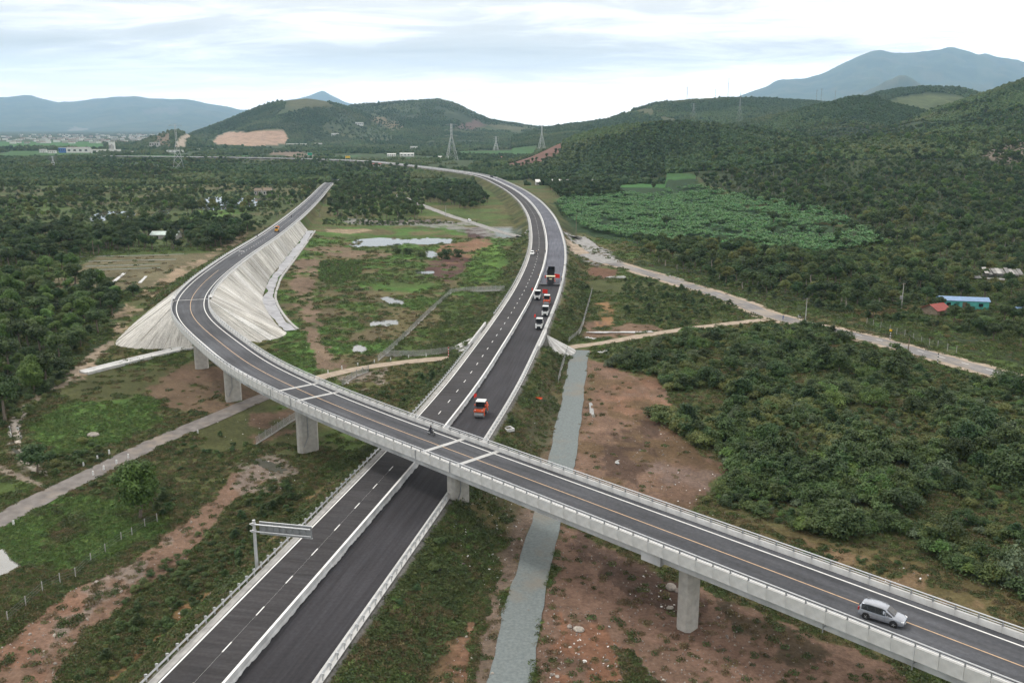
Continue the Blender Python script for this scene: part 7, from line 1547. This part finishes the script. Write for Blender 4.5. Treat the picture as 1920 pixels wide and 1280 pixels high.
# ------------------------------------------------------------------ utility poles, pylons, wires
def upole(label, u, v, vt, arms=1, transformer=False, m=M['conc_old']):
    p = at_px(u, v); d = p.y * CP + (CAMZ - p.z) * SP; h = (v - vt) * d / FPX / math.cos(PITCH) * 1.0
    o = thing('utility_pole', label, 'utility pole', p, 0.5); mb = MB(); mb.cyl((0, 0, -0.5), (0, 0, h), 0.19, 0.11, 8); mb.build('post', m, o)
    for k in range(arms):
        mb = MB(); mb.box((0, 0, h - 0.35 - k * 1.1), (2.2 - 0.4 * k, 0.12, 0.12)); c = mb.build('crossarm', M['wood'], o)
        for x in (-0.9, 0, 0.9):
            mb = MB(); mb.cyl((x * (1 - 0.18 * k), 0, h - 0.29 - k * 1.1), (x * (1 - 0.18 * k), 0, h - 0.02 - k * 1.1), 0.06, n=5); mb.build('insulator', M['dark'], c)
    if transformer:
        mb = MB(); mb.cyl((-0.75, 0, h * 0.38), (-0.75, 0, h * 0.38 + 1.1), 0.42, n=9); mb.build('transformer', M['steel_dk'], o)
    return Vector((p.x, p.y, p.z + h))
PA = upole('concrete utility pole with two crossarms at the road junction', 1509, 616, 559.5, 2); PB = upole('pale utility pole with a transformer in the grass clearing', 1690, 579, 531, 1, True)
PC = upole('slender pole at the near edge of the side road', 1702, 665, 634, 0, m=M['wood']); PD = upole('bare pole leaning over the gravel heap by the bend', 1080, 446, 404, 0, m=M['wood'])
upole('wooden pole standing among trees behind the vegetable beds', 176, 480, 452, 0, m=M['wood']); upole('grey pole beyond the wood between ramp and motorway', 702, 342, 327, 1); upole('pole by the grey track in the hollow', 836, 407, 386, 1)
def wire(label, a, b, sag, r=0.035, name='overhead_wire'):
    o = thing(name, label, 'wire', a, 0, 'overhead wires along the side road'); mb = MB(); n = 10; pts = [a.lerp(b, i / n) - Vector((0, 0, sag * 4 * (i / n) * (1 - i / n))) - a for i in range(n + 1)]
    for i in range(n): mb.cyl(pts[i], pts[i + 1], r, n=4, cap=False)
    mb.build('strand', M['dark'], o)
PE = Vector(PY(1150, 478, 400)); PF = Vector(PY(1965, 676, 232))
for k, dz in ((0, 0), (1, -0.9)):
    q = Vector((0.5 * k, 0.4 * k, dz - 0.2)); wire(('upper', 'lower')[k] + ' thin dark wire along the road west of the junction pole', PA + q, PE + q, 3.0); wire(('upper', 'lower')[k] + ' thin dark wire sagging beside the road east of the junction pole', PA + q, PF + q, 5.0)
def pylon(label, u, vb, vt, Y, w, arms=3, base=None, red=False):
    t = PY(u, vt, Y); g = gz(t[0], t[1]) if base is None else base; H = t[2] - g; o = thing('pylon', label, 'pylon', (t[0], t[1], g), 0.35, 'lattice pylons'); k = 0.11 + Y / 14000.0 if u < 1100 else 0.16
    lv = [0, 0.22, 0.40, 0.54, 0.66, 0.76, 0.85, 0.93, 1.0]; ws = [w * (1 - 0.80 * min(1, x / 0.62) - (0.06 if x > 0.62 else 0)) / 2 for x in lv]
    mb = MB(); C = [(-1, -1), (1, -1), (1, 1), (-1, 1)]
    for i in range(len(lv) - 1):
        for a, b in C: mb.cyl((a * ws[i], b * ws[i], lv[i] * H), (a * ws[i + 1], b * ws[i + 1], lv[i + 1] * H), k, n=4, cap=False)
        for j in range(4):
            a, b = C[j], C[(j + 1) % 4]
            mb.cyl((a[0] * ws[i], a[1] * ws[i], lv[i] * H), (b[0] * ws[i + 1], b[1] * ws[i + 1], lv[i + 1] * H), k * 0.6, n=3, cap=False); mb.cyl((b[0] * ws[i], b[1] * ws[i], lv[i] * H), (a[0] * ws[i + 1], a[1] * ws[i + 1], lv[i + 1] * H), k * 0.6, n=3, cap=False)
    mb.build('tower', M['steel'] if u < 1100 else M['steel_dk'], o)
    for q in range(arms):
        z = H * (0.97 - 0.15 * q); wl = w * (0.62 + 0.10 * (q == 1)); mb = MB(); mb.cyl((-wl, 0, z), (wl, 0, z), k * 0.8, n=4); mb.cyl((-wl, 0, z), (0, 0, z + H * 0.045), k * 0.6, n=3); mb.cyl((wl, 0, z), (0, 0, z + H * 0.045), k * 0.6, n=3); mb.build('crossarm', M['steel_dk'], o)
    if red:
        for q in range(3): mb = MB(); mb.box((0, 0, H * (0.80 + 0.08 * q)), (w * 0.2, w * 0.2, H * 0.035)); mb.build('warning_band', M['red'], o)
pylon('tall grey lattice mast rising over the western plain in front of the hill', 328, 313, 233, 1330, 15, 1); pylon('large lattice pylon with three wide arms below the central hill', 846, 298, 232, 1780, 20); pylon('lattice pylon beside the dark knoll at the valley mouth', 1016, 270, 235, 2300, 16)
pylon('faint lattice pylon in the valley left of the knoll', 930, 280, 256, 2500, 13); pylon('faint thin pylon in front of the western houses', 98, 330, 293, 1400, 10)
for u, vt, Y, red, l in ((1289, 163, 3500, False, 'pylon on the right ridge skyline, second from the left'), (1301, 194, 2800, False, 'pylon standing just below the right ridge skyline, leftmost'), (1342, 166, 3900, False, 'faint pylon tip on the skyline between the two taller ones'), (1367, 146, 3600, False, 'tallest pylon on the right ridge skyline'), (1389, 173, 2700, False, 'pale pylon below the tallest one on the right ridge'),
                   (1532, 168, 3900, False, 'left pylon of three before the blue mountain'), (1541, 166, 4000, False, 'middle pylon of three before the blue mountain'), (1567, 170, 4100, False, 'right pylon of three before the blue mountain')): pylon(l, u, 0, vt, Y, 15, 3, None, red)

# ------------------------------------------------------------------ houses and sheds
def house(label, u, v, w, d, h, roofh, wall, roof, Y=None, rz=0.0, kind='house', flat=False, nwin=3, parts=True, grp=None, over=0.4):
    p = at_px(u, v) if Y is None else Vector(PY(u, v, Y)); p.z = gz(p.x, p.y); o = thing(kind, label, 'house' if kind == 'house' else kind.replace('_', ' '), p, rz, grp)
    mb = MB(); mb.box((0, 0, h / 2 - 0.5), (w, d, h + 1.0)); mb.build('wall', wall, o)
    if flat:
        mb = MB(); mb.box((0, 0, h + 0.12), (w + over, d + over, 0.24)); mb.build('roof', roof, o)
    else:
        mb = MB(); a, b = w / 2 + over, d / 2 + over; t = 0.12; 
        for zz, s in ((0, 1),):
            v_ = [(-a, -b, h - 0.1), (a, -b, h - 0.1), (a, b, h - 0.1), (-a, b, h - 0.1), (-a, 0, h + roofh), (a, 0, h + roofh)]
            mb.add(v_ + [(x, y, z - t) for x, y, z in v_], [(0, 1, 5, 4), (2, 3, 4, 5), (6, 10, 11, 7), (8, 11, 10, 9), (0, 6, 7, 1), (2, 8, 9, 3), (0, 4, 10, 6), (4, 3, 9, 10), (1, 7, 11, 5), (5, 11, 8, 2)])
        mb.add([(-w / 2, -d / 2, h - 0.12), (-w / 2, d / 2, h - 0.12), (-w / 2, 0, h + roofh - 0.2)], [(0, 2, 1)], 1); mb.add([(w / 2, -d / 2, h - 0.12), (w / 2, d / 2, h - 0.12), (w / 2, 0, h + roofh - 0.2)], [(0, 1, 2)], 1)
        mb.build('roof', [roof, wall], o)
    if parts:
        ww = min(1.4, w / (nwin * 2.0)) if w < 20 else w / (nwin * 2.2)
        for k in range(nwin):
            x = -w / 2 + (k + 0.5) * w / nwin; nm = 'door' if (k == nwin // 2 and w < 20) else 'window'; mb = MB(); mb.box((x, -d / 2 - 0.03, h * (0.42 if nm == 'door' else 0.55)), (ww, 0.08, h * (0.8 if nm == 'door' else 0.36))); mb.build(nm, M['glass'] if nm == 'window' else M['wood'], o)
    return o, p
house('long farmhouse with a blue metal roof and turquoise walls among trees', 1804, 578, 15.5, 5.5, 3.3, 0.9, M['teal'], M['blueroof'], rz=-0.22)
house('small hut with a red metal roof in front of the turquoise house', 1754, 588, 6.5, 6.0, 1.9, 1.7, M['wood'], M['redroof'], rz=0.5, nwin=1)
def ruin():
    p = at_px(1880, 522); o = thing('ruined_shed', 'collapsed grey shed with broken roof sheets among trees at right', 'ruined shed', p, -0.15); r = random.Random(2)
    for k in range(9):
        mb = MB(); x = -7 + 1.7 * k; mb.box((x, 0.6, 3.0 + r.uniform(-0.35, 0.3)), (1.6, 5.2, 0.08), rx=0.30 + r.uniform(-0.06, 0.06), ry=r.uniform(-0.08, 0.08)); mb.build('roof_sheet', M['greyroof'] if k % 3 else M['wallgrey'], o)
    for x in (-7, -3.5, 0, 3.5, 7):
        mb = MB(); mb.cyl((x, -2, -0.3), (x, -2, 2.4), 0.10, n=5); mb.build('post', M['wood'], o)
    mb = MB(); mb.box((0, 2.8, 1.4), (14.5, 0.15, 3.2)); mb.build('back_wall', M['wallgrey'], o)
    mb = MB()
    for i in range(9):
        t = math.pi * i / 8; mb.add([(-11 + 1.6 * math.cos(t), -2.6, 1.2 + 1.3 * math.sin(t)), (-11 + 1.6 * math.cos(t), 1.5, 1.2 + 1.3 * math.sin(t))], [])
    n0 = 0; mb.f = [(2 * i, 2 * i + 1, 2 * i + 3, 2 * i + 2) for i in range(8)]; mb.m = [0] * 8; mb.build('barrel_roof', M['wall'], o)
    mb = MB(); mb.box((-13, -5.5, 1.2), (5.0, 3.0, 0.12), rx=0.2); mb.box((-13, -4.2, 0.5), (4.6, 0.15, 1.6)); mb.build('lean_to', M['greyroof'], o)
    mb = MB(); mb.box((-5, -6.5, 0.8), (6.5, 2.4, 0.1), rx=0.15, rz=-0.25); mb.build('fallen_sheet', M['greyroof'], o)
ruin()
house('small blue-roofed outbuilding at the right edge of the picture', 1916, 590, 4.5, 3.5, 2.3, 0.5, M['wallgrey'], M['blueroof'], nwin=1)
house('grey house with a brown tiled roof by the pond, nearer one', 503, 367, 7.5, 7, 5.0, 2.4, M['wallgrey'], M['wood']); house('brown-roofed grey house behind the pond, left one', 485, 366, 6.0, 6, 4.4, 2.2, M['wallgrey'], M['wood'])
house('long pale green roof among the trees behind the vegetable beds', 312, 447, 15, 8, 2.6, 1.6, M['wallgrey'], mat('pale_green_roof', (0.46, 0.54, 0.50), 0.6, 0.1, 0.5), nwin=2)
for i, (u0, u1, l) in enumerate(((1004, 1050, 'left one of the long pale barn roofs beyond the motorway bend'), (1052, 1096, 'right one of the long pale barn roofs beyond the motorway bend'), (1110, 1126, 'short pale roof at the right end of the barn row'))):
    Y = 1010; x0, x1 = PY(u0, 333, Y)[0], PY(u1, 333, Y)[0]; house(l, (u0 + u1) / 2, 334, x1 - x0, 12, 3.4, 2.6, M['wallgrey'], M['greyroof'] if i else M['wall'], Y, 0.05, 'barn', nwin=5)
FARH = [(120, 283, 20, 14, 12, 'blue-fronted factory shed on the western plain', M['blue'], M['wall'], 1), (148, 283, 54, 18, 11, 'long white factory shed with grey roof on the western plain', M['wall'], M['greyroof'], 0), (199, 284, 66, 14, 9, 'white compound with low roofs right of the factory', M['wall'], M['wallgrey'], 1), (211, 283, 12, 12, 26, 'white tower block of the compound right of the factory', M['wall'], M['wall'], 1),
        (81, 283, 16, 10, 7, 'small white house left of the factory', M['wall'], M['greyroof'], 0), (98, 284, 18, 8, 6, 'low white shed left of the factory', M['wall'], M['greyroof'], 0), (240, 285, 22, 8, 5, 'low pale shed right of the compound', M['wall'], M['greyroof'], 0), (291, 277, 26, 16, 12, 'grey block at the foot of the small quarry knoll', M['wallgrey'], M['wallgrey'], 1),
        (380, 279, 80, 8, 4, 'long low white wall-like shed below the central hill', M['wall'], M['wall'], 1), (328, 282, 40, 8, 5, 'low white shed under the lattice mast', M['wall'], M['wall'], 1), (556, 272, 64, 12, 9, 'long white building at the right foot of the quarry', M['wall'], M['wall'], 1), (597, 272, 24, 10, 9, 'white house right of the quarry foot', M['wall'], M['greyroof'], 0), (629, 269, 24, 14, 12, 'white two-storey block on the slope right of the quarry', M['wall'], M['wall'], 1),
        (675, 267, 30, 14, 12, 'white multi-storey block below the central hill', M['wall'], M['wall'], 1), (776, 278, 20, 12, 10, 'white house with flat roof right of the white block', M['wall'], M['wallgrey'], 1), (763, 290, 30, 10, 6, 'white shed left of the large pylon', M['wall'], M['wall'], 0), (734, 290, 18, 8, 5, 'small white shed farther left of the large pylon', M['wall'], M['wall'], 0), (742, 297, 22, 6, 3, 'long low white roof near the motorway, left of the large pylon', M['wall'], M['wall'], 1),
        (826, 295, 9, 8, 5, 'small white house beside the large pylon', M['wall'], M['wall'], 0), (936, 294, 12, 8, 4, 'white house with a reddish roof in the valley field', M['wall'], M['redroof'], 0), (989, 335, 3.5, 4, 4, 'white hut left of the pale barn roofs', M['wall'], M['wall'], 1), (706, 312, 14, 8, 4, 'house with an orange roof by the motorway', M['wall'], M['redroof'], 0), (569, 316, 9, 6, 4, 'white village house behind the ramp wood, left one', M['wall'], M['wall'], 0), (590, 317, 8, 6, 4, 'white village house behind the ramp wood, middle one', M['wall'], M['greyroof'], 0), (604, 316, 10, 6, 5, 'white village house behind the ramp wood, right one', M['wall'], M['wall'], 1)]
for u, v, w, d, h, l, wm, rm, fl in FARH: house(l, u, v, w, d, h, h * 0.25, wm, rm, None if v > 300 else CAMZ / ((v - HOR) / FPX) * 0.98, 0.08, 'house' if h < 30 else 'house', bool(fl), 4)
def villages():
    r = np.random.default_rng(4); mb = MB(); n = 0
    for _ in range(300):
        u = r.uniform(-60, 330); v = r.uniform(252, 268); Y = CAMZ / ((v - HOR) / FPX); x = PY(u, v, Y)[0]; z = gz(x, Y)
        if z > 6: continue
        w, d, h = r.uniform(8, 24), r.uniform(8, 14), r.uniform(4, 9); mb.box((x, Y, z + h / 2), (w, d, h), int(r.integers(0, 2))); mb.box((x, Y, z + h + 0.5), (w + 1, d + 1, 1.0), int(r.integers(0, 3)))
    o = mb.build('village', [M['wall'], M['wallgrey'], M['redroof']], kind='stuff'); o['label'] = 'scattered far village houses on the western plain'
villages()

# ------------------------------------------------------------------ fences, posts, kerbs and small things
def mesh_fence(label, pix, h=1.7, gap=2.6, dens=0.16):
    pts = [at_px(u, v) for u, v in pix]; o = thing('mesh_fence', label, 'fence', pts[0]); base = pts[0]; pa = Path([tuple(p) for p in pts], 1.0); S = np.arange(0, pa.L, dens); mb = MB(); cu = MB()
    zz = lambda s: gz(*pa.at(s)[:2])
    for s in S:
        p = pa.at(s); q = pa.at(min(pa.L, s + 0.045)); z = p.z; mb.add([(p.x, p.y, z), (q.x, q.y, z), (q.x, q.y, z + h), (p.x, p.y, z + h)], [(0, 1, 2, 3)])
    for k in range(8): mb.sweep(pa, 0, pa.L, [(0.006, 0.15 + k * h / 8), (0.006, 0.19 + k * h / 8)], step=1.5)
    mb.build('wire_mesh', M['steel'], o, True); cu.sweep(pa, 0, pa.L, [(-0.1, -0.3), (-0.1, 0.22), (0.1, 0.22), (0.1, -0.3)], step=1.5); cu.build('plinth', M['conc_old'], o, True)
    pm = MB(); pm.box((0, 0, h / 2), (0.12, 0.12, h + 0.5)); pme = pm.mesh('post', M['conc_old'])
    for s in np.arange(0, pa.L, gap): put('post', pme, o, pa.at(s) - base, pa.ang(s))
mesh_fence('grey mesh fence running diagonally up the hollow towards the motorway', [(709, 677), (745, 646), (800, 592), (846, 550)]); mesh_fence('grey mesh fence crossing the hollow level to the motorway embankment', [(846, 550), (880, 546), (946, 544)]); mesh_fence('grey mesh fence beside the earth lane, left of the small bridge', [(722, 668), (790, 667), (858, 659)])
mesh_fence('grey mesh fence descending from the earth lane under the flyover', [(691, 697), (665, 708), (641, 724)]); mesh_fence('grey mesh fence below the flyover beside the widest left pier', [(554, 786), (520, 808), (480, 834)])
mesh_fence('mesh fence curving along the right embankment foot below the rollers', [(1110, 548), (1100, 584), (1087, 624), (1066, 644)]); mesh_fence('short pale fence between the embankment and the gravel road head', [(1064, 662), (1054, 690), (1046, 721)])
def posts_fence(label, pix, nm='wire_fence', h=1.5):
    P_ = [at_px(u, v) for u, v in pix]; o = thing(nm, label, 'fence', P_[0]); pm = MB(); pm.box((0, 0, h / 2 - 0.2), (0.10, 0.10, h + 0.4)); pme = pm.mesh('post', M['wallgrey']); mb = MB()
    for i, p in enumerate(P_):
        put('post', pme, o, p - P_[0])
        if i:
            for z in (0.5, 0.9, 1.3): mb.cyl(P_[i - 1] + Vector((0, 0, z)), p + Vector((0, 0, z)), 0.014, n=3, cap=False)
    mb.build('wire', M['steel_dk'], o, True)
posts_fence('wire fence on concrete posts crossing the grass under the lone tree', [(15, 1165), (49, 1136), (80, 1108), (113, 1092), (142, 1082), (171, 1054), (198, 1036), (228, 1014), (248, 1005), (272, 988), (295, 978)])
posts_fence('post and wire fence along the bank above the side road, right side', [(1625, 608), (1637, 612), (1651, 617), (1668, 622), (1681, 628), (1696, 632), (1712, 638), (1727, 644), (1742, 649), (1758, 652), (1776, 658), (1793, 662)], h=2.2)
pm = MB(); pm.box((0, 0, 0.42), (0.26, 0.26, 0.95), taper=0.85); MPOST = pm.mesh('marker_post', M['white'])
left_side = 'white marker post on the outer verge of the surfaced lane'; 
for i, (u, v) in enumerate(((26, 985), (157, 874), (183, 862), (205, 851), (175, 891), (195, 881), (219, 870), (241, 859), (371, 813), (615, 700), (641, 692), (671, 686), (702, 680), (732.5, 676), (766, 671), (799, 668), (1580, 626))):
    lab = ['solitary white marker post at the lower left bend of the lane', 'first white post on the upper verge near the small round tree', 'second white post on the upper verge of the lane', 'third white post on the upper verge of the lane', 'first white post on the lower verge of the lane', 'second white post on the lower verge of the lane', 'third white post on the lower verge of the lane', 'fourth white post on the lower verge of the lane', 'white post on the lane verge halfway to the flyover pier',
           'white post where the earth lane emerges beyond the flyover', 'second white post beyond the flyover on the earth lane', 'third white post beyond the flyover, with litter beside it', 'white post at the foot of the diagonal mesh fence', 'white post just right of the diagonal mesh fence foot', 'white post midway along the lane-side mesh fence', 'white post nearest the small bridge on the earth lane', 'white post by the far edge of the side road'][i]
    q = put('marker_post', MPOST, None, at_px(u, v)); tag(q, lab, 'marker post', 'white marker posts along the lanes')
def striped(label, u, v, h, m1, m2, top=None):
    p = at_px(u, v); o = thing('striped_post', label, 'post', p); n = 7
    for k in range(n): mb = MB(); mb.cyl((0, 0, h * k / n), (0, 0, h * (k + 1) / n), 0.13, n=7); mb.build('band', (m1, m2)[k % 2], o)
    if top: mb = MB(); mb.box((0, 0, h + 0.3), (0.75, 0.08, 0.65), ry=0.78); mb.build('warning_plate', top, o)
striped('black and white post with an orange plate beside the side road', 1668.6, 637, 2.6, M['black'], M['white'], M['signyellow']); striped('black and white striped post on the near edge of the side road', 1757.7, 681, 2.8, M['black'], M['white']); striped('red and white gauge post left of the small bridge', 841, 668, 2.6, M['red'], M['white'])
def strips():
    for k, (a, b, w) in enumerate((((71, 524), (88, 512), 0.6), ((169, 531), (186, 515), 0.7), ((206, 534), (234, 512), 0.75), ((262, 531), (274, 518), 0.6))):
        pa = Path([at_px(*a), at_px(*b)], 1.0); o = ribbon('bed_cover', pa, 0, pa.L, -w, w, M['plastic'], follow=0.15, jit=0.15, seed=k)
    m_g = mat('bed_plants', (0.06, 0.085, 0.03), 0.95, 0.3, 2.0, 0.1, 5)
    for k, (a, b) in enumerate((((150, 482), (345, 477)), ((150, 491), (330, 487)), ((160, 500), (300, 496)), ((160, 507), (300, 503)))):
        pa = Path([at_px(*a), at_px(*b)], 1.0); ribbon('bed_cover', pa, 0, pa.L, -0.35, 0.35, M['plastic'], follow=0.16, jit=0.2, seed=k + 10); ribbon('plant_bed', pa, 0, pa.L, -3.2, -1.2, m_g, follow=0.16, jit=0.4, seed=k + 20)
strips()
def channel():
    pa = Path([at_px(157, 701), at_px(200, 690), at_px(260, 675), at_px(320, 661), at_px(368, 651)], 1.5); o = thing('drain_channel', 'pale concrete lined drain running from the flyover embankment to the earth path', 'drain', pa.at(0)); mb = MB(); mb.M = Matrix.Translation((0, 0, 0.3)); mb.sweep(pa, 0, pa.L, [(-1.9, -0.5), (-1.9, 0.42), (-1.5, 0.45), (-0.9, 0.16), (0.9, 0.16), (1.5, 0.45), (1.9, 0.42), (1.9, -0.5)], step=1.5, caps=True); mb.build('lining', M['conc'], o, True)
channel()
def broken_wall(label, u0, u1, v, seed):
    r = random.Random(seed); a, b = at_px(u0, v), at_px(u1, v - 1); o = thing('broken_wall', label, 'wall', a); d = (b - a); L = d.length; n = max(4, int(L / 3.2)); ang = math.atan2(d.y, d.x)
    for i in range(n):
        p = d * ((i + 0.5) / n); h = r.uniform(0.8, 2.0); mb = MB(); mb.box((p.x, p.y, h / 2 - 0.3), (L / n * r.uniform(0.85, 1.05), 0.8, h + 0.6), rz=ang + r.uniform(-0.12, 0.12), rx=r.uniform(-0.15, 0.15), taper=r.uniform(0.75, 1)); mb.build('block', M['stone'], o)
broken_wall('broken pale wall below the wood, left length', 672, 758, 419, 1); broken_wall('broken pale wall below the wood, right length', 766, 828, 418, 2)
def manhole():
    p = at_px(953.7, 806); o = thing('manhole_frame', 'square white concrete manhole collar on the slope below the roller', 'manhole', p + Vector((0, 0, 0.2)), 0.5); s = 0.75
    for c, z in (((s, 0), (0.25, 1.75)), ((-s, 0), (0.25, 1.75)), ((0, s), (1.25, 0.25)), ((0, -s), (1.25, 0.25))): mb = MB(); mb.box((c[0], c[1], 0), (z[0], z[1], 0.6)); mb.build('kerb', M['conc'], o)
    mb = MB(); mb.box((0, 0, -0.2), (1.2, 1.2, 0.06)); mb.build('shaft_cover', M['dark'], o)
manhole()
def crumpled(name, label, cat, u, v, w, d, h, m, seed, rz=0.0):
    p = at_px(u, v); n = 12; mb = MB(); r = random.Random(seed); vs = []
    for j in range(6):
        for i in range(n):
            x = (i / (n - 1) - 0.5) * w; y = (j / 5 - 0.5) * d * (0.7 + 0.3 * math.sin(i * 1.3 + seed)); vs.append((x + r.uniform(-1, 1) * w * 0.03, y + r.uniform(-1, 1) * d * 0.08, 0.05 + h * abs(math.sin(i * 1.7 + j * 1.1 + seed)) * r.uniform(0.4, 1)))
    mb.add(vs, [(j * n + i, j * n + i + 1, (j + 1) * n + i + 1, (j + 1) * n + i) for j in range(5) for i in range(n - 1)]); o = mb.build(name, m); o.location = p + Vector((0, 0, 0.12)); o.rotation_euler = (0, 0, rz); tag(o, label, cat)
crumpled('tarpaulin', 'crumpled orange tarpaulin on the grassy slope right of the roller', 'tarpaulin', 1006, 748, 2.7, 0.9, 0.45, M['orange'], 1, -0.6); crumpled('black_sheet', 'crumpled black sheet on the embankment below the flyover', 'sheet', 812, 1068, 2.6, 0.8, 0.3, M['black'], 2, -0.5); crumpled('cloth', 'pale pink and violet rag on the ground below the flyover', 'cloth', 864, 1058, 1.2, 0.5, 0.2, mat('mauve_rag', (0.36, 0.24, 0.32), 0.9, 0.2, 4), 3, -0.6)
for k, (u, v, w, d, rz, l) in enumerate(((1162, 624, 20, 2.2, 0.05, 'long white plastic sheet beside the earth lane, right of the small bridge'), (1134, 660, 4.5, 2.6, 0.5, 'white plastic sheet at the corner of the gravel road'), (1107, 635, 3.4, 1.6, -0.7, 'small white sheet beside the curving mesh fence'), (1108, 470, 9, 2.2, -0.4, 'white plastic sheet on the edge of the gravel heap'), (1212, 1168, 1, 1, 0, None), (1140, 474, 5, 1.6, -0.2, 'white sheet end right of the gravel heap'))):
    if l: crumpled('plastic_sheet', l, 'plastic sheet', u, v, w, d, 0.25, M['plastic'], 5 + k, rz)
def beams():
    p = at_px(1158, 521); o = thing('beam_pile', 'pile of pale concrete beams beside the side road', 'beams', p, 0.15)
    for k in range(5): mb = MB(); mb.box((0.3 * k - 1, 0.7 * k - 1.2, 0.3 + 0.12 * (k % 2)), (8.5 - k * 0.5, 0.35, 0.4), rz=0.06 * k - 0.1); mb.build('beam', M['conc'], o)
beams()
def white_blocks():
    pm = MB(); pm.box((0, 0, 0.3), (0.9, 0.4, 0.6), taper=0.8); me = pm.mesh('kerb_block', M['conc'])
    for k in range(6):
        q = put('kerb_block', me, None, at_px(1256 + 5 * k, 519 + 1.5 * k), 0.4); tag(q, 'white concrete block in the row on the far verge of the side road', 'block', 'white blocks on the side road verge')
white_blocks()
# boulders worth naming, then the uncounted stones and litter
def rock_mesh(seed):
    bm = bmesh.new(); bmesh.ops.create_icosphere(bm, subdivisions=2, radius=1.0); r = np.random.default_rng(seed); ax = r.uniform(0.7, 1.25, 3)
    for v in bm.verts: v.co = Vector((v.co.x * ax[0], v.co.y * ax[1], v.co.z * 0.62 * ax[2])) * (1 + 0.35 * (vnoise(np.array([v.co.x * 1.6 + seed]), np.array([v.co.y * 1.6 + v.co.z]), seed)[0] - 0.5))
    me = bpy.data.meshes.new('rock'); bm.to_mesh(me); bm.free(); me.materials.append(M['stone']); return me
ROCKS = [rock_mesh(i) for i in range(4)]
for k, (u, v, s, l) in enumerate(((175, 817, 1.25, 'large pale boulder in the bright grass left of the lane'), (1085, 1181, 0.62, 'largest pale rock on the red soil beside the gravel road'), (1068, 1175, 0.42, 'grey rock left of the largest rock by the gravel road'), (1035, 1265, 0.30, 'left one of two pale stones at the bottom edge by the gravel road'), (1045, 1268, 0.30, 'right one of two pale stones at the bottom edge by the gravel road'), (1258, 1102, 0.8, 'pale rock on the dark soil left of the widest pier foot'), (991, 1144, 0.20, 'white stone lying on the gravel road'),
                                  (1270, 1108, 0.5, 'whitish rubble lump beside the dark soil pier foot'), (1069, 1213, 0.24, 'small white stone on the red soil under the rock pair'), (1256, 1140, 0.45, 'brown rock near the foot of the widest pier'), (740, 560, 0.3, 'small white stone by the muddy streak in the hollow'), (320, 1143, 0.32, 'white lump among rubbish by the orange bank left of the motorway'), (338, 1150, 0.28, 'lower white lump among rubbish left of the motorway'), (362, 1132, 0.36, 'upper white lump among rubbish left of the motorway'))):
    q = put('rock', ROCKS[k % 4], None, at_px(u, v) + Vector((0, 0, s * 0.2)), k * 1.3, (s, s, s)); tag(q, l, 'rock', None)
def debris():
    r = np.random.default_rng(21); A = []
    # litter clusters at surveyed places, thin spread on bare soil
    for u, v, su, sv, n in ((500, 868, 45, 18, 70), (880, 1010, 50, 55, 240), (905, 1060, 40, 50, 100), (900, 960, 40, 20, 90), (360, 1135, 22, 10, 26), (660, 720, 40, 12, 70), (1270, 860, 60, 40, 90), (1000, 800, 30, 60, 70), (860, 480, 40, 20, 70), (600, 640, 25, 30, 60), (1300, 930, 60, 25, 80), (1080, 1210, 40, 40, 110), (470, 790, 50, 20, 50), (1660, 1090, 60, 20, 50), (1250, 1120, 40, 20, 60), (730, 560, 25, 10, 30), (540, 895, 30, 20, 40), (1000, 700, 20, 40, 40)):
        for _ in range(int(n * 0.42)): A.append(P(r.normal(u, su), min(1300, r.normal(v, sv)), 0)[:2])
    A = np.array(A); d = EX.dist(A[:, 0], A[:, 1])[0]; A = A[(d > 10) & (DK.dist(A[:, 0], A[:, 1])[3] > -1)]; n = len(A)
    class Q: pass
    pr = []
    for i in range(3):
        q = Q(); m = ROCKS[i].copy(); m.materials.clear(); m.materials.append(M['litter']); q.mesh = m; pr.append(q)
    s = r.uniform(0.04, 0.13, n) * np.where(r.random(n) < 0.08, 1.9, 1); z = ground_h(A[:, 0], A[:, 1], True); scatter('litter', np.c_[A, z + 0.03], np.stack([s * 1.3, s, s * 0.6], 1), r.uniform(0, 6, (n, 3)) * np.array([0.1, 0.1, 1]), r.integers(0, 3, n), pr, 'white litter and rubble scattered on the bare ground')
    n = 15000; y = 1 / r.uniform(1 / 330.0, 1 / 66.0, n); x = r.uniform(-0.66, 0.66, n) * y; z = ground_h(x, y, True); c = ground_col(x, y, z); bare = (c[:, 1] / c[:, 0] < 0.80) & (EX.dist(x, y)[0] > 10) & (DIRT.dist(x, y)[0] > 2.4) & (z > -0.05); x, y, z = x[bare], y[bare], z[bare]; n = len(x)
    pr2 = []
    for i in range(4): q = Q(); q.mesh = ROCKS[i]; pr2.append(q)
    s = r.uniform(0.04, 0.15, n) * np.where(r.random(n) < 0.04, 2.2, 1); scatter('stones', np.stack([x, y, z + 0.02], 1), np.stack([s, s, s], 1), r.uniform(0, 6, (n, 3)), r.integers(0, 4, n), pr2, 'loose stones over the bare soil'); return n
print('stones', debris())
